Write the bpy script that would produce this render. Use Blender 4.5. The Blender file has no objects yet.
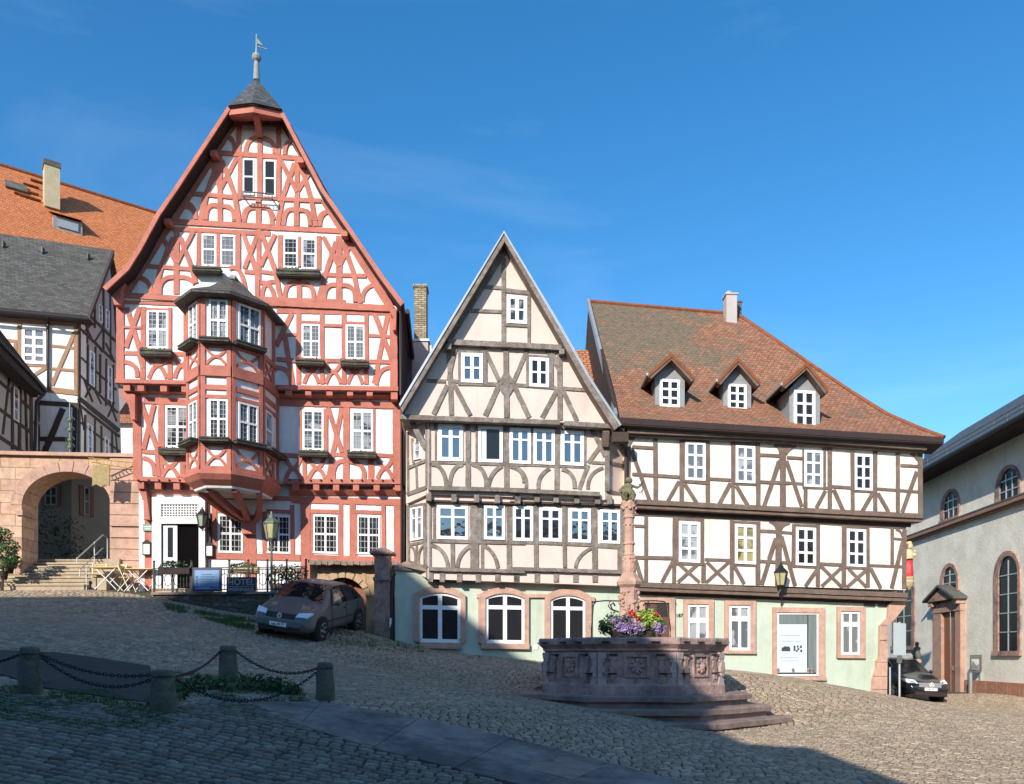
import bpy, bmesh, math, random
import numpy as np
from mathutils import Vector, noise
random.seed(7)
R = math.radians
scene = bpy.context.scene
COL = scene.collection
# ------------------------------------------------------------ camera
cam_d = bpy.data.cameras.new('camera')
cam = bpy.data.objects.new('camera', cam_d); COL.objects.link(cam)
cam.location = (0, 0, 1.6); cam.rotation_euler = (R(90), 0, 0)
cam_d.sensor_width = 36.0; cam_d.lens = 800.0/1024.0*36.0
cam_d.shift_y = (655-392)/1024.0
cam_d.clip_start = 0.1; cam_d.clip_end = 3000
scene.camera = cam
# ------------------------------------------------------------ world and sun
SUN_AZ, SUN_EL = 26.0, 27.0      # light travels towards +Y, a little to +X
w = bpy.data.worlds.new('World'); scene.world = w; w.use_nodes = True
nt = w.node_tree; nt.nodes.clear()
out = nt.nodes.new('ShaderNodeOutputWorld'); bg = nt.nodes.new('ShaderNodeBackground')
sky = nt.nodes.new('ShaderNodeTexSky'); sky.sky_type = 'NISHITA'; sky.sun_disc = False
sky.sun_elevation = R(SUN_EL); sky.sun_rotation = R(180+SUN_AZ)
sky.altitude = 300; sky.air_density = 1.1; sky.dust_density = 0.5; sky.ozone_density = 3.0
# thin cirrus veils mixed over the sky
tc = nt.nodes.new('ShaderNodeTexCoord'); mp = nt.nodes.new('ShaderNodeMapping')
mp.inputs['Scale'].default_value = (1.2, 2.0, 5.5); mp.inputs['Rotation'].default_value = (0.3, 0.35, 0.2)
nz = nt.nodes.new('ShaderNodeTexNoise'); nz.inputs['Scale'].default_value = 1.6; nz.inputs['Detail'].default_value = 9; nz.inputs['Roughness'].default_value = .62
nz.inputs['Distortion'].default_value = .6
rp = nt.nodes.new('ShaderNodeMapRange'); rp.inputs[1].default_value = .50; rp.inputs[2].default_value = .80; rp.inputs[3].default_value = 0; rp.inputs[4].default_value = .055
mx = nt.nodes.new('ShaderNodeMix'); mx.data_type = 'RGBA'
hs = nt.nodes.new('ShaderNodeHueSaturation'); hs.inputs['Saturation'].default_value = 1.32; hs.inputs['Value'].default_value = 1.0; hs.inputs['Hue'].default_value = .498
nt.links.new(tc.outputs['Generated'], mp.inputs['Vector']); nt.links.new(mp.outputs[0], nz.inputs['Vector'])
nt.links.new(nz.outputs['Fac'], rp.inputs[0]); nt.links.new(rp.outputs[0], mx.inputs[0])
nt.links.new(sky.outputs[0], hs.inputs['Color']); nt.links.new(hs.outputs[0], mx.inputs[6])
mx.inputs[7].default_value = (7.5, 8.5, 9.5, 1)
nt.links.new(mx.outputs[2], bg.inputs['Color']); bg.inputs['Strength'].default_value = 0.15
nt.links.new(bg.outputs[0], out.inputs['Surface'])
sd = bpy.data.lights.new('sun', 'SUN'); sd.energy = 4.4; sd.angle = R(.5); sd.color = (1, .93, .82)
so = bpy.data.objects.new('sun', sd); COL.objects.link(so)
a, e = R(SUN_AZ), R(SUN_EL)
so.rotation_euler = Vector((math.sin(a)*math.cos(e), math.cos(a)*math.cos(e), -math.sin(e))).to_track_quat('-Z', 'Y').to_euler()
so.location = (-5, -20, 30)
vs = scene.view_settings; vs.view_transform = 'Standard'; vs.look = 'None'; vs.exposure = 0.5; vs.gamma = 1; vs.use_curve_mapping = False

# ------------------------------------------------------------ materials
MATS = {}
def mat(name, col, rough=.85, var=.12, scale=3.0, col2=None, c2amt=.5, bump=.0, bscale=20, metal=0, spec=None, streak=None, coat=0, grime=0, fine=0):
    """procedural: base colour broken by two noises, optional second colour, noise bump"""
    if name in MATS: return MATS[name]
    m = bpy.data.materials.new(name); m.use_nodes = True; n = m.node_tree; L = n.links
    b = n.nodes['Principled BSDF']; b.inputs['Roughness'].default_value = rough; b.inputs['Metallic'].default_value = metal
    if spec is not None: b.inputs['Specular IOR Level'].default_value = spec
    if coat: b.inputs['Coat Weight'].default_value = coat; b.inputs['Coat Roughness'].default_value = .05
    t = n.nodes.new('ShaderNodeTexCoord'); mpn = n.nodes.new('ShaderNodeMapping'); L.new(t.outputs['Object'], mpn.inputs[0])
    if streak: mpn.inputs['Scale'].default_value = streak
    a1 = n.nodes.new('ShaderNodeTexNoise'); a1.inputs['Scale'].default_value = scale; a1.inputs['Detail'].default_value = 8; a1.inputs['Roughness'].default_value = .65
    L.new(mpn.outputs[0], a1.inputs['Vector'])
    rmp = n.nodes.new('ShaderNodeMapRange'); rmp.inputs[1].default_value = .25; rmp.inputs[2].default_value = .75
    rmp.inputs[3].default_value = 1-var; rmp.inputs[4].default_value = 1+var; L.new(a1.outputs['Fac'], rmp.inputs[0])
    src = n.nodes.new('ShaderNodeRGB'); src.outputs[0].default_value = (*col, 1); so_ = src.outputs[0]
    if col2:
        a2 = n.nodes.new('ShaderNodeTexNoise'); a2.inputs['Scale'].default_value = scale*.45; a2.inputs['Detail'].default_value = 9; a2.inputs['Roughness'].default_value = .7
        L.new(mpn.outputs[0], a2.inputs['Vector'])
        r2 = n.nodes.new('ShaderNodeMapRange'); r2.inputs[1].default_value = .62-.3*c2amt; r2.inputs[2].default_value = .78-.3*c2amt; L.new(a2.outputs['Fac'], r2.inputs[0])
        mm = n.nodes.new('ShaderNodeMix'); mm.data_type = 'RGBA'; L.new(r2.outputs[0], mm.inputs[0]); L.new(so_, mm.inputs[6]); mm.inputs[7].default_value = (*col2, 1); so_ = mm.outputs[2]
    vm = n.nodes.new('ShaderNodeVectorMath'); vm.operation = 'SCALE'; L.new(so_, vm.inputs[0]); L.new(rmp.outputs[0], vm.inputs['Scale'])
    last = vm
    def layer(sc, mscale, lo, det=8):
        nonlocal last
        m2 = n.nodes.new('ShaderNodeMapping'); m2.inputs['Scale'].default_value = mscale; L.new(t.outputs['Object'], m2.inputs[0])
        g1_ = n.nodes.new('ShaderNodeTexNoise'); g1_.inputs['Scale'].default_value = sc; g1_.inputs['Detail'].default_value = det; g1_.inputs['Roughness'].default_value = .7; L.new(m2.outputs[0], g1_.inputs['Vector'])
        g2_ = n.nodes.new('ShaderNodeMapRange'); g2_.inputs[1].default_value = .36; g2_.inputs[2].default_value = .54; g2_.inputs[3].default_value = 1-lo; g2_.inputs[4].default_value = 1.0; L.new(g1_.outputs['Fac'], g2_.inputs[0])
        v2 = n.nodes.new('ShaderNodeVectorMath'); v2.operation = 'SCALE'; L.new(last.outputs[0], v2.inputs[0]); L.new(g2_.outputs[0], v2.inputs['Scale']); last = v2
    if grime: layer(1.0, (3.2, 3.2, .35), grime); layer(.9, (1, 1, 1), grime*.6)
    if fine: layer(28, (1, 1, 1), fine, 4)
    L.new(last.outputs[0], b.inputs['Base Color'])
    if bump:
        bn = n.nodes.new('ShaderNodeTexNoise'); bn.inputs['Scale'].default_value = bscale; bn.inputs['Detail'].default_value = 6; L.new(mpn.outputs[0], bn.inputs['Vector'])
        bp = n.nodes.new('ShaderNodeBump'); bp.inputs['Strength'].default_value = bump; bp.inputs['Distance'].default_value = .03
        L.new(bn.outputs['Fac'], bp.inputs['Height']); L.new(bp.outputs[0], b.inputs['Normal'])
    MATS[name] = m; return m

def brickmat(name, col, mortar, bw, bh, msize=.008, var=.25, rough=.85, col2=None, moss=None, mossamt=.5, offset=.5, bump=.5, uv='UV', mscale=.35, warp=0.0, mossy=None):
    """courses of tiles / ashlar from the brick texture, laid in metres along UV"""
    if name in MATS: return MATS[name]
    m = bpy.data.materials.new(name); m.use_nodes = True; n = m.node_tree; L = n.links
    b = n.nodes['Principled BSDF']; b.inputs['Roughness'].default_value = rough
    t = n.nodes.new('ShaderNodeTexCoord'); vec = t.outputs[uv]
    if warp:
        wn = n.nodes.new('ShaderNodeTexNoise'); wn.inputs['Scale'].default_value = 1.3; L.new(vec, wn.inputs['Vector'])
        va = n.nodes.new('ShaderNodeVectorMath'); va.operation = 'SUBTRACT'; L.new(wn.outputs['Color'], va.inputs[0]); va.inputs[1].default_value = (.5, .5, .5)
        vb = n.nodes.new('ShaderNodeVectorMath'); vb.operation = 'SCALE'; L.new(va.outputs[0], vb.inputs[0]); vb.inputs['Scale'].default_value = warp
        vc = n.nodes.new('ShaderNodeVectorMath'); vc.operation = 'ADD'; L.new(vec, vc.inputs[0]); L.new(vb.outputs[0], vc.inputs[1]); vec = vc.outputs[0]
    br = n.nodes.new('ShaderNodeTexBrick'); L.new(vec, br.inputs['Vector'])
    br.offset = offset; br.inputs['Scale'].default_value = 1; br.inputs['Brick Width'].default_value = bw; br.inputs['Row Height'].default_value = bh
    br.inputs['Mortar Size'].default_value = msize; br.inputs['Mortar Smooth'].default_value = .3; br.inputs['Bias'].default_value = 0
    c1 = tuple(c*(1-var) for c in col); c2 = tuple(min(1, c*(1+var)) for c in (col2 or col))
    br.inputs['Color1'].default_value = (*c1, 1); br.inputs['Color2'].default_value = (*c2, 1); br.inputs['Mortar'].default_value = (*mortar, 1)
    so_ = br.outputs['Color']
    if moss:
        a2 = n.nodes.new('ShaderNodeTexNoise'); a2.inputs['Scale'].default_value = mscale; a2.inputs['Detail'].default_value = 12; a2.inputs['Roughness'].default_value = .75
        L.new(t.outputs['Object'], a2.inputs['Vector']); fac = a2.outputs['Fac']
        if mossy:   # (x0, x1, z0, z1) region where growth is thickest, in object metres
            sx = n.nodes.new('ShaderNodeSeparateXYZ'); L.new(t.outputs['Object'], sx.inputs[0])
            q = []
            for ax, lo, hi in ((0, mossy[0], mossy[1]), (2, mossy[2], mossy[3])):
                mr = n.nodes.new('ShaderNodeMapRange'); mr.inputs[1].default_value = lo; mr.inputs[2].default_value = hi; mr.inputs[3].default_value = 0; mr.inputs[4].default_value = .22
                L.new(sx.outputs[ax], mr.inputs[0]); q.append(mr.outputs[0])
            ad = n.nodes.new('ShaderNodeMath'); ad.operation = 'MINIMUM'; L.new(q[0], ad.inputs[0]); L.new(q[1], ad.inputs[1])
            ae = n.nodes.new('ShaderNodeMath'); ae.operation = 'ADD'; L.new(ad.outputs[0], ae.inputs[0]); L.new(fac, ae.inputs[1]); fac = ae.outputs[0]
        r2 = n.nodes.new('ShaderNodeMapRange'); r2.inputs[1].default_value = .70-.3*mossamt; r2.inputs[2].default_value = .84-.3*mossamt; r2.inputs[4].default_value = .8; L.new(fac, r2.inputs[0])
        mm = n.nodes.new('ShaderNodeMix'); mm.data_type = 'RGBA'; L.new(r2.outputs[0], mm.inputs[0]); L.new(so_, mm.inputs[6]); mm.inputs[7].default_value = (*moss, 1); so_ = mm.outputs[2]
    a1 = n.nodes.new('ShaderNodeTexNoise'); a1.inputs['Scale'].default_value = 6; a1.inputs['Detail'].default_value = 8; L.new(t.outputs['Object'], a1.inputs['Vector'])
    rmp = n.nodes.new('ShaderNodeMapRange'); rmp.inputs[1].default_value = .25; rmp.inputs[2].default_value = .75; rmp.inputs[3].default_value = .72; rmp.inputs[4].default_value = 1.28; L.new(a1.outputs['Fac'], rmp.inputs[0])
    vm = n.nodes.new('ShaderNodeVectorMath'); vm.operation = 'SCALE'; L.new(so_, vm.inputs[0]); L.new(rmp.outputs[0], vm.inputs['Scale'])
    L.new(vm.outputs[0], b.inputs['Base Color'])
    bp = n.nodes.new('ShaderNodeBump'); bp.inputs['Strength'].default_value = bump; bp.inputs['Distance'].default_value = .03; bp.invert = True
    L.new(br.outputs['Fac'], bp.inputs['Height']); L.new(bp.outputs[0], b.inputs['Normal'])
    MATS[name] = m; return m

def glassmat(name, col, ior=2.0, rough=.04, curtain=None, cscale=2.5, lo=.5):
    if name in MATS: return MATS[name]
    m = bpy.data.materials.new(name); m.use_nodes = True; n = m.node_tree; L = n.links
    b = n.nodes['Principled BSDF']; b.inputs['Roughness'].default_value = rough; b.inputs['IOR'].default_value = ior
    b.inputs['Base Color'].default_value = (*col, 1)
    t = n.nodes.new('ShaderNodeTexCoord')
    if curtain:
        a = n.nodes.new('ShaderNodeTexNoise'); a.inputs['Scale'].default_value = cscale; a.inputs['Detail'].default_value = 3; L.new(t.outputs['Object'], a.inputs['Vector'])
        oi = n.nodes.new('ShaderNodeObjectInfo'); om = n.nodes.new('ShaderNodeMath'); om.operation = 'MULTIPLY_ADD'; L.new(oi.outputs['Random'], om.inputs[0]); om.inputs[1].default_value = .26; om.inputs[2].default_value = -.13
        oa = n.nodes.new('ShaderNodeMath'); oa.operation = 'ADD'; L.new(a.outputs['Fac'], oa.inputs[0]); L.new(om.outputs[0], oa.inputs[1])
        r2 = n.nodes.new('ShaderNodeMapRange'); r2.inputs[1].default_value = lo; r2.inputs[2].default_value = lo+.06; L.new(oa.outputs[0], r2.inputs[0])
        mm = n.nodes.new('ShaderNodeMix'); mm.data_type = 'RGBA'; L.new(r2.outputs[0], mm.inputs[0]); mm.inputs[6].default_value = (*col, 1); mm.inputs[7].default_value = (*curtain, 1)
        L.new(mm.outputs[2], b.inputs['Base Color'])
    wn = n.nodes.new('ShaderNodeTexNoise'); wn.inputs['Scale'].default_value = 3.0; L.new(t.outputs['Object'], wn.inputs['Vector'])
    bp = n.nodes.new('ShaderNodeBump'); bp.inputs['Strength'].default_value = .12; bp.inputs['Distance'].default_value = .05
    L.new(wn.outputs['Fac'], bp.inputs['Height']); L.new(bp.outputs[0], b.inputs['Normal'])
    MATS[name] = m; return m

M = {}
M['red'] = mat('red_ochre_timber', (.49, .165, .118), .8, .16, 2.6, bump=.6, bscale=22, col2=(.41, .135, .095), c2amt=.5, fine=.14)
M['redsand'] = mat('red_painted_board', (.42, .13, .085), .7, .15, 3, bump=.2)
M['white'] = mat('white_render', (.80, .79, .77), .9, .05, 1.5, bump=.15, bscale=25, col2=(.74, .71, .66), c2amt=.35, grime=.16)
M['cream'] = mat('cream_render', (.69, .55, .485), .9, .05, 1.4, bump=.15, bscale=25, col2=(.65, .51, .445), c2amt=.35, grime=.08)
M['ivory'] = mat('ivory_render', (.80, .77, .68), .9, .05, 1.4, bump=.15, bscale=25, col2=(.70, .66, .55), c2amt=.35, grime=.16)
M['greytimber'] = mat('weathered_grey_timber', (.19, .155, .13), .85, .32, 6, bump=.8, bscale=24, col2=(.29, .255, .225), c2amt=.55, fine=.3)
M['brown'] = mat('brown_timber', (.155, .105, .082), .8, .22, 5, bump=.3, bscale=18, col2=(.20, .14, .11), c2amt=.5, fine=.25)
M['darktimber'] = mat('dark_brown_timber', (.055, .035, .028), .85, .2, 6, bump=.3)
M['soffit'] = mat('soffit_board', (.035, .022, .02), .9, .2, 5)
M['green'] = mat('pale_green_render', (.50, .565, .46), .92, .05, 1.2, bump=.2, bscale=30, col2=(.43, .49, .385), c2amt=.45, grime=.09)
M['churchwall'] = mat('rough_grey_roughcast', (.78, .745, .65), .95, .08, 1.5, bump=.6, bscale=9, col2=(.66, .63, .55), c2amt=.6)
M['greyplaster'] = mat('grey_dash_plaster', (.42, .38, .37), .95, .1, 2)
M['sand'] = mat('pink_sandstone', (.54, .335, .25), .9, .2, 4, bump=.6, bscale=14, col2=(.43, .27, .21), c2amt=.55, grime=.12)
M['sandworn'] = mat('weathered_sandstone', (.40, .24, .19), .9, .25, 4, bump=.8, bscale=9, col2=(.16, .115, .105), c2amt=.6)
M['fount'] = mat('fountain_sandstone', (.42, .275, .235), .85, .35, 4.0, bump=.9, bscale=10, col2=(.23, .165, .15), c2amt=.6)
M['fountlight'] = mat('lime_streaked_sandstone', (.43, .33, .30), .85, .2, 5, bump=.4)
M['stepstone'] = mat('worn_step_stone', (.29, .20, .165), .85, .25, 3, bump=.6, bscale=8, col2=(.15, .12, .10), c2amt=.5)
M['stairs'] = mat('sandstone_stair', (.42, .335, .235), .9, .18, 3, bump=.4, col2=(.33, .26, .18), c2amt=.5)
M['winwhite'] = mat('white_window_paint', (.82, .82, .82), .45, .03, 3)
M['wingrey'] = mat('grey_dormer_slate', (.24, .25, .26), .7, .2, 6)
M['lead'] = mat('lead_glazing_bar', (.32, .32, .32), .5, .1, 5)
M['iron'] = mat('black_wrought_iron', (.025, .025, .028), .5, .2, 8, metal=.4)
M['greymetal'] = mat('galvanised_metal', (.42, .44, .45), .45, .1, 6, metal=.5)
M['slateflat'] = mat('dark_slate_sheet', (.085, .09, .085), .75, .3, 3, bump=.3, col2=(.13, .13, .10), c2amt=.5)
M['dark'] = mat('painted_interior_shade', (.006, .0055, .0055), 1.0, .1, 3, spec=0)  # near-black colour stands in for the unlit space behind an opening
M['box'] = mat('window_box_wood', (.055, .048, .042), .85, .35, 9, bump=.5, col2=(.10, .12, .06), c2amt=.4)
M['leaf'] = mat('shrub_leaves', (.05, .11, .028), .6, .4, 12)
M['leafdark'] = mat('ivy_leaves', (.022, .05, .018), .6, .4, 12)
M['leaflime'] = mat('lime_leaves', (.32, .44, .07), .6, .3, 14)
M['petalpurple'] = mat('purple_petals', (.40, .28, .52), .6, .25, 20)
M['petalred'] = mat('red_petals', (.62, .03, .03), .6, .2, 20)
M['yellowwood'] = mat('yellow_slat_wood', (.62, .45, .18), .6, .15, 6)
M['creampaint'] = mat('cream_chair_paint', (.78, .70, .56), .5, .08, 6)
M['rubber'] = mat('tyre_rubber', (.02, .02, .02), .85, .1, 8)
M['doorwood'] = mat('door_wood', (.23, .085, .04), .6, .2, 4, bump=.3, streak=(6, 6, .6))
M['doordark'] = mat('dark_door_wood', (.11, .05, .03), .6, .2, 4, bump=.3, streak=(6, 6, .6))
M['flag'] = mat('worn_flagstone', (.28, .24, .21), .95, .2, 1.4, bump=.5, bscale=12, col2=(.115, .11, .10), c2amt=.6, spec=.2, grime=.2)
M['rubble'] = mat('ochre_rubble_stone', (.45, .30, .18), .95, .35, 3, bump=.9, bscale=7, col2=(.30, .20, .11), c2amt=.5)
M['bollard'] = mat('lichened_bollard_stone', (.155, .135, .105), .95, .3, 7, bump=.8, bscale=12, col2=(.07, .085, .045), c2amt=.6)
M['gold'] = mat('gilt', (.55, .38, .09), .5, .2, 8)
M['silver'] = mat('silver_trim', (.6, .6, .62), .25, .05, 8, metal=.9)
M['brass'] = mat('verdigris_metal', (.13, .16, .12), .6, .25, 9, metal=.3)
M['lampglass'] = mat('amber_lamp_glass', (.42, .38, .20), .2, .2, 9)
M['lampglass2'] = mat('clear_lamp_glass', (.32, .36, .28), .15, .2, 9)
G = {}
G['dark'] = glassmat('dark_window_glass', (.018, .018, .02), 1.45)
G['leaded'] = glassmat('leaded_window_glass', (.03, .032, .035), 1.7, .08, (.26, .27, .28), 2.2, .52)
G['sky'] = glassmat('sky_mirroring_glass', (.03, .035, .04), 2.7, .02)
G['curtain'] = glassmat('curtained_window_glass', (.12, .13, .14), 1.7, .05, (.36, .37, .38), 2.4, .5)
G['church'] = glassmat('church_leaded_glass', (.014, .014, .016), 1.15, .25)
G['yellow'] = glassmat('yellow_curtained_glass', (.12, .10, .04), 1.6, .05, (.34, .30, .13), 1.6, .36)
M['tileorange'] = brickmat('orange_plain_tiles', (.56, .185, .065), (.20, .06, .02), .17, .15, .012, .14, .8, bump=.9)
M['tilered'] = brickmat('weathered_red_tiles', (.28, .12, .062), (.12, .06, .04), .17, .15, .010, .16, .85, col2=(.30, .135, .075), moss=(.13, .115, .075), mossamt=.62, bump=1.0, mscale=.9, mossy=(0.5, -4.5, 9.5, 13.0))
M['tileold'] = brickmat('brown_old_tiles', (.38, .15, .08), (.12, .05, .03), .17, .15, .014, .2, .85, moss=(.14, .10, .06), mossamt=.5, bump=.9, mscale=.9)
M['slate'] = brickmat('slate_shingles', (.075, .08, .082), (.025, .025, .025), .2, .13, .008, .35, .6, moss=(.10, .11, .07), mossamt=.25, bump=.7, mscale=1.2)
M['slatemoss'] = brickmat('mossy_stone_slates', (.085, .08, .072), (.03, .03, .027), .24, .15, .010, .35, .85, moss=(.055, .055, .035), mossamt=.62, bump=.8, mscale=1.5)
M['ashlar'] = brickmat('sandstone_ashlar', (.55, .33, .22), (.28, .17, .12), .95, .40, .010, .14, .9, col2=(.54, .36, .25), moss=(.30, .22, .17), mossamt=.4, bump=.8, mscale=1.5)
M['plinth'] = brickmat('red_sandstone_plinth', (.40, .18, .11), (.5, .4, .3), .85, 2.0, .014, .15, .9, bump=.5)
M['drystone'] = brickmat('dry_stone_wall', (.12, .10, .085), (.05, .045, .035), .36, .15, .02, .35, .95, moss=(.05, .07, .025), mossamt=.8, bump=1, warp=.6, mscale=2.5)
M['brickchim'] = brickmat('old_brick', (.32, .27, .19), (.12, .10, .07), .25, .08, .012, .35, .95, bump=.8)

# ------------------------------------------------------------ mesh building
def lbl(o, label, cat, group=None, kind=None):
    if label: o['label'] = label
    if cat: o['category'] = cat
    if group: o['group'] = group
    if kind: o['kind'] = kind
    return o
def thing(name, loc, label, cat, group=None, rz=0):
    o = bpy.data.objects.new(name, None); COL.objects.link(o); o.location = loc; o.rotation_euler = (0, 0, rz)
    o.empty_display_size = .2
    return lbl(o, label, cat, group)
def base(o):
    v = Vector((0, 0, 0))
    while o is not None:
        v += Vector(o.location); o = o.parent
    return v
def lerp(a, b, t): return tuple(a[i]+(b[i]-a[i])*t for i in range(len(a)))
class MB:
    def __init__(s): s.v = []; s.f = []; s.m = []; s.uv = []; s.cur = 0
    def face(s, pts, uv=None):
        i = len(s.v); s.v += [tuple(p) for p in pts]; s.f.append(tuple(range(i, i+len(pts)))); s.m.append(s.cur); s.uv.append(uv); return s
    def idx(s, vs, fs):
        i = len(s.v); s.v += [tuple(p) for p in vs]
        for f in fs: s.f.append(tuple(i+k for k in f)); s.m.append(s.cur); s.uv.append(None)
        return s
    def prism(s, front, vec):
        n = len(front); back = [tuple(p[k]+vec[k] for k in range(3)) for p in front]
        fs = [tuple(range(n)), tuple(range(2*n-1, n-1, -1))]+[(i, i+n, (i+1) % n+n, (i+1) % n) for i in range(n)]
        return s.idx(list(front)+back, fs)
    def box(s, c, sz, rz=0, tilt=None):
        x, y, z = [k/2 for k in sz]; cs, sn = math.cos(rz), math.sin(rz)
        vs = []
        for dz in (-z, z):
            for dx, dy in ((-x, -y), (x, -y), (x, y), (-x, y)):
                vs.append((c[0]+dx*cs-dy*sn, c[1]+dx*sn+dy*cs, c[2]+dz))
        return s.idx(vs, [(0, 3, 2, 1), (4, 5, 6, 7), (0, 1, 5, 4), (1, 2, 6, 5), (2, 3, 7, 6), (3, 0, 4, 7)])
    def bar(s, p, q, w, h=None, up=(0, 0, 1)):
        p, q = Vector(p), Vector(q); d = (q-p)
        if d.length < 1e-6: return s
        d.normalize(); h = h or w; a = d.cross(Vector(up))
        if a.length < 1e-3: a = d.cross(Vector((0, 1, 0)))
        a.normalize(); b = a.cross(d).normalized()
        vs = [tuple(o+a*sx*w/2+b*sy*h/2) for o in (p, q) for sx, sy in ((-1, -1), (1, -1), (1, 1), (-1, 1))]
        return s.idx(vs, [(0, 1, 2, 3), (7, 6, 5, 4), (0, 4, 5, 1), (1, 5, 6, 2), (2, 6, 7, 3), (3, 7, 4, 0)])
    def tube(s, pts, r, n=6, closed=False):
        pts = [Vector(p) for p in pts]; m = len(pts); rr = r if isinstance(r, (list, tuple)) else [r]*m; vs = []
        for i, p in enumerate(pts):
            d = (pts[(i+1) % m]-pts[i-1]) if closed else (pts[min(i+1, m-1)]-pts[max(i-1, 0)])
            d.normalize(); a = d.cross(Vector((0, 0, 1)));
            if a.length < .05: a = d.cross(Vector((0, 1, 0)))
            a.normalize(); b = d.cross(a)
            for k in range(n):
                t = 2*math.pi*k/n; vs.append(tuple(p+a*math.cos(t)*rr[i]+b*math.sin(t)*rr[i]))
        fs = []
        for i in range(m if closed else m-1):
            for k in range(n): fs.append((i*n+k, i*n+(k+1) % n, ((i+1) % m)*n+(k+1) % n, ((i+1) % m)*n+k))
        if not closed: fs += [tuple(range(n)), tuple(range((m-1)*n, m*n))]
        return s.idx(vs, fs)
    def lathe(s, prof, c, n=16, rot=0, sx=1, sy=1):
        vs = []; fs = []
        for r, z in prof:
            for k in range(n):
                t = rot+2*math.pi*k/n; vs.append((c[0]+math.cos(t)*r*sx, c[1]+math.sin(t)*r*sy, c[2]+z))
        m = len(prof)
        for i in range(m-1):
            for k in range(n): fs.append((i*n+k, i*n+(k+1) % n, (i+1)*n+(k+1) % n, (i+1)*n+k))
        fs += [tuple(range(n-1, -1, -1)), tuple(range((m-1)*n, m*n))]
        return s.idx(vs, fs)
    def ball(s, c, r, n=8, sq=(1, 1, 1)):
        prof = [(max(.001, r*math.sin(math.pi*i/n)), -r*math.cos(math.pi*i/n)*sq[2]) for i in range(n+1)]
        return s.lathe(prof, c, n+2, 0, sq[0], sq[1])
    def each(s, name, mats, parent=None, per=None, **kw):
        # every loose piece becomes an object of its own
        n = len(s.v); par = list(range(n))
        def find(a):
            while par[a] != a: par[a] = par[par[a]]; a = par[a]
            return a
        for f in s.f:
            for k in f[1:]: par[find(k)] = find(f[0])
        gr = {}
        for i, f in enumerate(s.f): gr.setdefault(find(f[0]), []).append(i)
        keys = sorted(gr, key=lambda k: gr[k][0]); per = per or 1; outl = []
        for j in range(0, len(keys), per):
            m = MB()
            for k in keys[j:j+per]:
                for i in gr[k]: m.face([s.v[q] for q in s.f[i]], s.uv[i])
            # weld the piece again
            seen = {}; nv = []; nf = []
            for f in m.f:
                g = []
                for q in f:
                    key = tuple(round(c, 6) for c in m.v[q])
                    if key not in seen: seen[key] = len(nv); nv.append(m.v[q])
                    g.append(seen[key])
                nf.append(tuple(g))
            m.v, m.f = nv, nf; outl.append(m.build(name, mats, parent, **kw))
        return outl
    def build(s, name, mats, parent=None, smooth=False, recalc=True, label=None):
        o0 = base(parent) if parent is not None else Vector((0, 0, 0))
        me = bpy.data.meshes.new(name); me.from_pydata([(v[0]-o0.x, v[1]-o0.y, v[2]-o0.z) for v in s.v], [], s.f)
        if not isinstance(mats, (list, tuple)): mats = [mats]
        for m_ in mats: me.materials.append(m_)
        if len(mats) > 1: me.polygons.foreach_set('material_index', s.m)
        if any(u is not None for u in s.uv):
            ul = me.uv_layers.new(name='UVMap')
            for p, u in zip(me.polygons, s.uv):
                for k, li in enumerate(p.loop_indices):
                    if u: ul.data[li].uv = u[k]
                    else:
                        co = me.vertices[me.loops[li].vertex_index].co; nn = p.normal
                        ul.data[li].uv = (co.x, co.z) if abs(nn.y) >= abs(nn.x) else (co.y, co.z)
        if recalc:
            bm = bmesh.new(); bm.from_mesh(me); bmesh.ops.recalc_face_normals(bm, faces=bm.faces); bm.to_mesh(me); bm.free()
        if smooth: me.polygons.foreach_set('use_smooth', [True]*len(me.polygons))
        o = bpy.data.objects.new(name, me); COL.objects.link(o)
        if parent is not None: o.parent = parent
        if label: o['label'] = label
        return o

def autouv(o):
    me = o.data; ul = me.uv_layers.new(name='UVMap') if not me.uv_layers else me.uv_layers[0]
    for p in me.polygons:
        nn = p.normal
        for li in p.loop_indices:
            co = me.vertices[me.loops[li].vertex_index].co
            ul.data[li].uv = (co.x, co.y) if abs(nn.z) > .75 else ((co.x, co.z) if abs(nn.y) >= abs(nn.x) else (co.y, co.z))
    return o
# ------------------------------------------------------------ facade planes: real vertical planes at real distances
class Tile:
    def __init__(s, x, y, k): s.x, s.y, s.k = x, y, k
    def __call__(s, x, y): return (s.x+x/s.k, s.y+y/s.k)
S6 = 6.0235
T = {'P': Tile(0, 0, 1), 'A': Tile(170, 90, S6), 'B': Tile(100, 190, S6), 'C': Tile(260, 190, S6), 'D': Tile(110, 290, S6), 'E': Tile(260, 290, S6),
     'F': Tile(110, 390, S6), 'G': Tile(260, 390, S6), 'H': Tile(130, 490, S6), 'I': Tile(260, 490, S6),
     'J': Tile(400, 230, S6), 'K': Tile(390, 330, S6), 'L': Tile(480, 330, S6),
     'M': Tile(395, 400, 7.84), 'N': Tile(510, 400, 7.84), 'O': Tile(395, 490, 7.84), 'Q': Tile(510, 490, 7.84),
     'R': Tile(620, 420, S6), 'S': Tile(770, 420, S6), 'U': Tile(620, 500, S6), 'V': Tile(770, 500, S6),
     'X': Tile(640, 580, 7.84), 'Y': Tile(760, 590, 6.206), 'W': Tile(620, 340, 4.452),
     '3': Tile(0, 150, 4.612), '4': Tile(0, 300, 4.612), '5': Tile(0, 440, 4.612),
     'Z': Tile(900, 380, 4.355), 'z': Tile(900, 530, 4.613), 'g': Tile(20, 430, 5.6), 'h': Tile(0, 520, 6.4)}
def ray(px, py): return ((px-512)/800.0, 1.0, (655-py)/800.0)
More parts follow.
